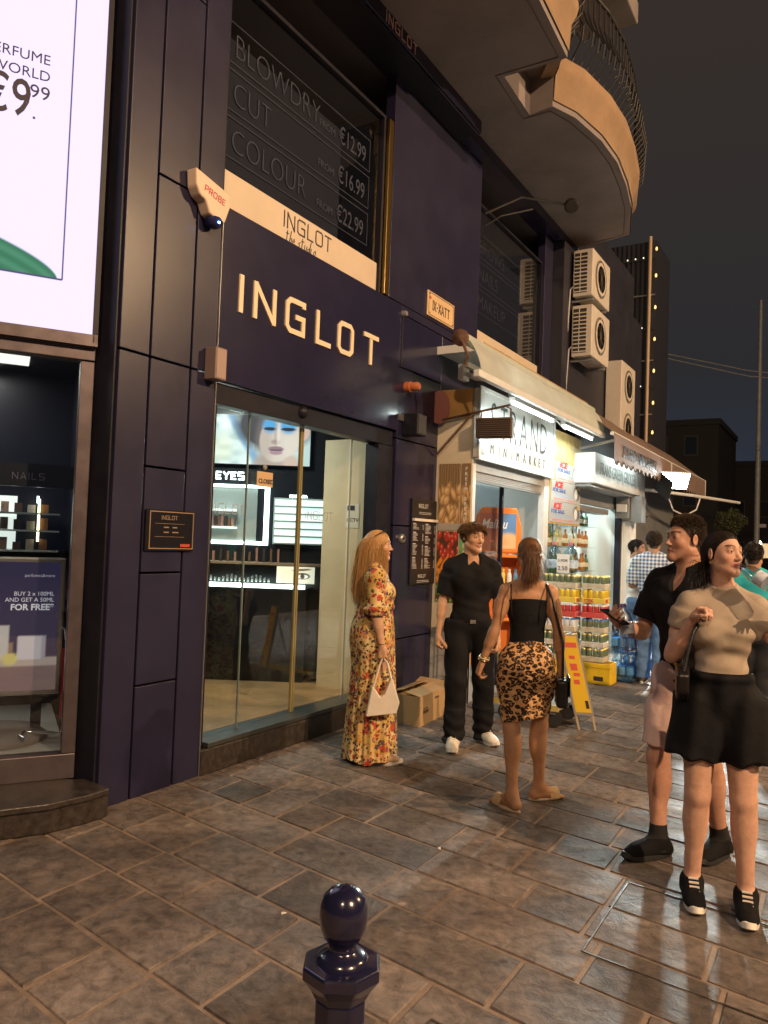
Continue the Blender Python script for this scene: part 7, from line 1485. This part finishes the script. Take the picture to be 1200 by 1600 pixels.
for nm in 'RL':
    hp, kn = J['hp' + nm], J['kn' + nm]; d = nrm(kn - hp); q = 1 if nm == 'R' else -1; legs += [cc('t', hp + [q * .004, 0, .02], hp + d * .250 + [q * .026, 0, 0], .106, .116, .010), dict(rc('t', hp + [q * .004, .004, 0], hp + d * .19, .106, .096, .03), inf=0.), dict(rc('t', hp + [q * .002, .012, 0], hp + d * .16 + [0, .012, 0], .102, .094, .03), inf=0.)]
P5.cloth('shorts', blackt, lambda p: .026 if p['t'] == 'glute' else (.018 if p['t'] == 'torso' else None), lambda X, Y, Z: Z - 1.04, extra=legs, wf=lambda X, Y, Z: .0055 * np.sin(60 * X + 5 * Z) * (Y > -1) + .003 * folds(X, Y, Z * .5) - .012 * np.exp(-((Z - 1.02) / .02) ** 2), res=.006)
for nm in 'RL': sneaker(P5, nm, MATS['black_mesh'], soleW, mat('pale_lace2', (.55, .5, .45), .8), 1.69)
hm = hair_mat('hair_black', (.022, .014, .010), .42)
tie5 = np.array([0, -.085, -.055])
ro, nv = scalp_roots(4400, (0.,), 21)
def comb_low(p, k, nv, J0):
    d = tie5 - p; d = d / (np.linalg.norm(d, axis=1, keepdims=True) + .01); d[:, 1] -= .15 * (k < 4); d += np.array([0, -1., .75]) * np.clip(p[:, 1:2] * 22, 0, 1.8); return d + J0 * .05
A_ = grow(ro, nv, comb_low, 10, np.linalg.norm(tie5 - ro, axis=1) * 1.3 / 10, [(np.array([0, -.014, .035]), np.array([.080, .101, .089]))], .08)
P5.hair('hair', A_, np.full(11, .0014), hm)
n_ = 1300; t0 = tie5 + r.normal(size=(n_, 3)) * [.012, .012, .012]
def comb_bun(p, k, nv, J0):
    d = np.zeros_like(p); d[:, 2] = -.8; d[:, 1] = -.9 * np.exp(-k / 2.) + .05; return d + J0 * (1.1 if k < 6 else .4)
P5.hair('ponytail', grow(t0, t0 * 0, comb_bun, 12, r.uniform(.008, .014, n_), HEADCOL + [(np.array([0, -.02, -.27]), np.array([.16, .10, .12]))], .5), np.linspace(.0015, .0008, 13), hm)
MB().lathe([(.006 + .0011 * math.cos(a), .0011 * math.sin(a)) for a in np.linspace(0, 6.28, 9)], 18).build('earring', gold, P5.e, smooth=True, local=True).location = tuple(P5.P(.081, -.006, -.042)); bpy.data.objects['earring'].rotation_euler = (R(90), 0, R(-20))
# water bottle at her lips
def bottle_prof(r_, h_): return [(.001, 0), (r_ * .8, .002), (r_, .012), (r_ * .96, h_ * .22), (r_, h_ * .25), (r_ * .95, h_ * .3), (r_, h_ * .36), (r_, h_ * .62), (r_ * .93, h_ * .72), (r_ * .55, h_ * .86), (.0135, h_ * .92), (.0135, h_ * .95), (.016, h_ * .952), (.016, h_ * .96), (.0125, h_ * .965), (.0125, h_)]
petm = glass('clear_plastic', (.80, .82, .85), .14, 1.55, 3.2)
def pet_bottle(label, top, axis_, r_=.033, h_=.22, water=.0, cap=True, group=None, capc=(.10, .16, .5)):
    a = nrm(axis_); o = thing('water_bottle', label, 'bottle', tuple(np.array(top) - a * h_), group=group); q = Vector((0, 0, 1)).rotation_difference(Vector(a)); o.rotation_mode = 'QUATERNION'; o.rotation_quaternion = q
    MB().lathe(bottle_prof(r_, h_), 24).build('bottle_body', petm, o, smooth=True, local=True)
    MB().lathe([(r_ * 1.012, h_ * .40), (r_ * 1.02, h_ * .405), (r_ * 1.02, h_ * .585), (r_ * 1.012, h_ * .59)], 24).build('paper_band', mat('bottle_band', (.55, .62, .72), .45, var=.3, vs=40), o, smooth=True, local=True)
    if cap: MB().lathe([(.001, h_ * 1.0 + .012), (.0145, h_ + .011), (.0155, h_ + .009), (.0155, h_ * .972), (.0145, h_ * .968)][::-1], 18).build('cap', mat('cap_%d' % int(capc[2] * 100), capc, .4), o, smooth=True, local=True)
    return o
lip = W(P5, P5.P(0, .094, -.059)); pm = W(P5, J['wrL'] + J['hdL'] * .085)
bot_axis = nrm(lip - pm + np.array([0, 0, .0]))
pet_bottle('clear plastic water bottle tipped to the drinking woman\'s lips', lip + bot_axis * .004, bot_axis, .034, .235, cap=False)
# her black bag
bw = W(P5, (.165, .065, 1.02)); pb = thing('shoulder_bag', 'black half-moon bag under the drinking woman\'s arm', 'bag', tuple(bw - [0, 0, .10]), P5.e.rotation_euler.z)
prof = [(-.13, .10), (-.11, .02), (-.05, -.03), (.04, -.035), (.10, .01), (.12, .09), (.06, .12), (-.06, .12)]
MB().prism(prof, (-.025, 0, .02), (0, 1, 0), (0, 0, 1), (.055, 0, 0)).build('bag_body', blackl, pb, local=True, bevel=.014, bseg=3, angle=15)
o_ = np.array([.165, .065, .92]); shr = J['shR']
MB().tube([np.array(p) - o_ for p in ((.165, .15, 1.03), (.15, .125, 1.12), (.125, .112, 1.22), tuple(shr + [-.05, .085, -.07]), tuple(shr + [-.055, .035, .028]), tuple(shr + [-.055, -.02, .030]), tuple(shr + [-.03, -.09, -.08]), (.16, -.09, 1.12), (.165, -.04, 1.03))], .0085, 8).build('strap', blackl, pb, local=True, smooth=True)
mb = MB()
for i in range(9):
    q = i / 8; mb.lathe([(.005, -.002), (.007, 0), (.005, .002)], 10, (.03, -.09 + .2 * q, .125 + .02 * math.sin(3.1 * q)))
mb.build('chain', gold, pb, local=True)
# bottle tucked in the man's arm
pet_bottle('clear plastic bottle held upright by the man with the phone', W(P4, J4 := P4.J['wrR'] + np.array([-.03, .015, .10])), (-.2, .0, 1), .036, .24, capc=(.25, .15, .45))
# ------------------------------------------------------------------ background people
sp = dict(H=1.70, head=(0, -4, 0), armR=dict(u=(.2, .45, -.8), f=(-.35, .75, .6), curl=.8), armL=dict(u=(-.2, .3, -.9), f=(.1, .85, .25), curl=.7), legR=dict(foot=(.09, .05)), legL=dict(foot=(-.09, -.05)))
P6 = Fig('person', 'bearded man in a white T-shirt eating outside the bottle shop', (-2.22, 9.72), 10, sp, (.42, .23, .14), hairc=(.015, .01, .008), beard=.7, res=.008, hres=.005)
whitet = mat('white_jersey', (.74, .73, .70), .8, var=.06, vs=6, bump=.08, bs=150)
denim = mat('blue_denim', (.10, .19, .36), .8, var=.4, vs=9, bump=.3, bs=18)
def plain_dress(P, shirt, bot, sl=.7, hem=.9):
    J = P.J
    P.cloth('shirt', shirt, torso_inf(.022, None, .02), lambda X, Y, Z: hem - Z, extra=sleeves(P, sl, .066, .075) + [cc('collar', J['neck'] + [0, 0, -.01], J['neck'] + [0, .012, .025], .068, .064, .012)], wf=lambda X, Y, Z: .005 * folds(X, Y, Z), res=.009)
    legs = []
    for nm in 'RL':
        hp, kn, an = J['hp' + nm], J['kn' + nm], J['an' + nm]; d2 = nrm(an - kn); legs += [dict(rc('t', hp + [0, 0, .02], kn, .102, .088, .04), inf=0.), dict(rc('t', kn, an - d2 * .12, .088, .086, .03), inf=0.), cc('t', an - d2 * .2, an + d2 * .02, .086, .09, .03)]
    P.cloth('jeans', bot, lambda p: .014 if p['t'] == 'glute' else (.010 if p['t'] == 'torso' else None), lambda X, Y, Z: Z - 1.0, extra=legs, wf=lambda X, Y, Z: .005 * folds(X, Y, Z), res=.009)
plain_dress(P6, whitet, denim)
for nm in 'RL': sneaker(P6, nm, whitel, soleW)
ro, nv = scalp_roots(1200, (0.,), 25)
P6.hair('hair', grow(ro, nv, comb_quiff, 3, .004, HEADCOL[:1], .5), np.linspace(.003, .0018, 4), hair_mat('hair_black2', (.02, .013, .01)))
sp = dict(H=1.80, head=(10, 0, 0), armR=dict(u=(.2, .2, -1), f=(-.2, .9, .1), curl=.7), armL=dict(u=(-.2, .2, -1), f=(.2, .9, .1), curl=.7), legR=dict(foot=(.1, -.05)), legL=dict(foot=(-.1, .07)))
P7 = Fig('person', 'man seen from behind in a blue and white checked shirt and jeans', (-1.96, 9.42), 95, sp, (.42, .24, .15), hairc=(.03, .02, .015), res=.008, hres=.006)
m, n, b, N, L = node_mat('checked_cotton', .8, .2)
tc = N('TexCoord'); sx_ = N('SeparateXYZ'); L(tc.outputs['Object'], sx_.inputs[0]); outs = []
for ax_, f_ in (('X', 150), ('Z', 150)):
    a = N('Math', operation='MULTIPLY'); a.inputs[1].default_value = f_; L(sx_.outputs[ax_], a.inputs[0]); s1 = N('Math', operation='SINE'); L(a.outputs[0], s1.inputs[0]); g = N('MapRange'); g.inputs[1].default_value = -.25; g.inputs[2].default_value = .45; L(s1.outputs[0], g.inputs[0]); outs.append(g)
mu = N('Math', operation='ADD'); L(outs[0].outputs[0], mu.inputs[0]); L(outs[1].outputs[0], mu.inputs[1]); mh = N('Math', operation='MULTIPLY'); mh.inputs[1].default_value = .5; L(mu.outputs[0], mh.inputs[0])
cr = N('ValToRGB'); cr.color_ramp.elements[0].color = (.06, .13, .28, 1); cr.color_ramp.elements[1].color = (.72, .76, .80, 1); L(mh.outputs[0], cr.inputs[0]); L(cr.outputs[0], b.inputs['Base Color'])
plain_dress(P7, m, denim, .95, .93)
for nm in 'RL': sneaker(P7, nm, mat('brown_shoe', (.05, .035, .03), .6), soleW)
ro, nv = scalp_roots(1500, (0.,), 27)
P7.hair('hair', grow(ro, nv, comb_quiff, 4, .006, HEADCOL[:1], .6), np.linspace(.003, .0018, 5), hair_mat('hair_dark2', (.045, .03, .02)))
sp = dict(H=1.68, head=(-20, 0, 0), armR=dict(u=(.2, .0, -1), f=(.1, .2, -1)), armL=dict(u=(-.2, .0, -1), f=(-.1, .2, -1)), legR=dict(foot=(.1, 0)), legL=dict(foot=(-.1, .0)))
P8 = Fig('person', 'passer-by in a turquoise T-shirt half hidden behind the drinking woman', (-.70, 7.4), 110, sp, (.42, .24, .15), hairc=(.02, .013, .01), res=.009, hres=.006)
plain_dress(P8, mat('turquoise_jersey', (.02, .42, .50), .8, var=.1), mat('dark_trousers', (.015, .016, .02), .8))
for nm in 'RL': sneaker(P8, nm, blackl, soleW)
ro, nv = scalp_roots(1200, (0.,), 29)
P8.hair('hair', grow(ro, nv, comb_quiff, 3, .005, HEADCOL[:1], .5), np.linspace(.003, .0018, 4), MATS['hair_black2'])
# food box with a napkin, held by the man in white
fp = W(P6, P6.J['wrL'] + P6.J['hdL'] * .11); fb = thing('food_box', 'open cardboard food box with a paper napkin held by the man in white', 'food box', tuple(fp))
MB().obox(fp + [0, 0, .0], (1, -.3, .3), (.3, 1, 0), (-.3, .1, 1), .085, .07, .018).build('tray', mat('kraft_card', (.42, .30, .17), .8, var=.15), fb, bevel=.003)
MB().obox(fp + [0, 0, .03], (1, -.3, .3), (.3, 1, 0), (-.3, .1, 1), .07, .055, .016).build('food', mat('bread_food', (.62, .46, .2), .7, var=.4, vs=40, bump=.4, bs=60), fb, bevel=.012)
nap = []; 
for i in range(7):
    for j in range(7):
        u_, v_ = i / 6 - .5, j / 6; nap.append(fp + np.array([.05 + u_ * .10, -.04 - .01 * math.sin(9 * u_), .03 - v_ * .20 + .02 * math.sin(5 * u_ + 4 * v_)]) + np.array([.5, -.2, 0]) * v_ * .10)
MB().add(nap, [(i * 7 + j, i * 7 + j + 1, i * 7 + j + 8, i * 7 + j + 7) for i in range(6) for j in range(6)]).build('napkin', mat('paper_napkin', (.78, .77, .74), .85), fb, smooth=True)
flush_texts()
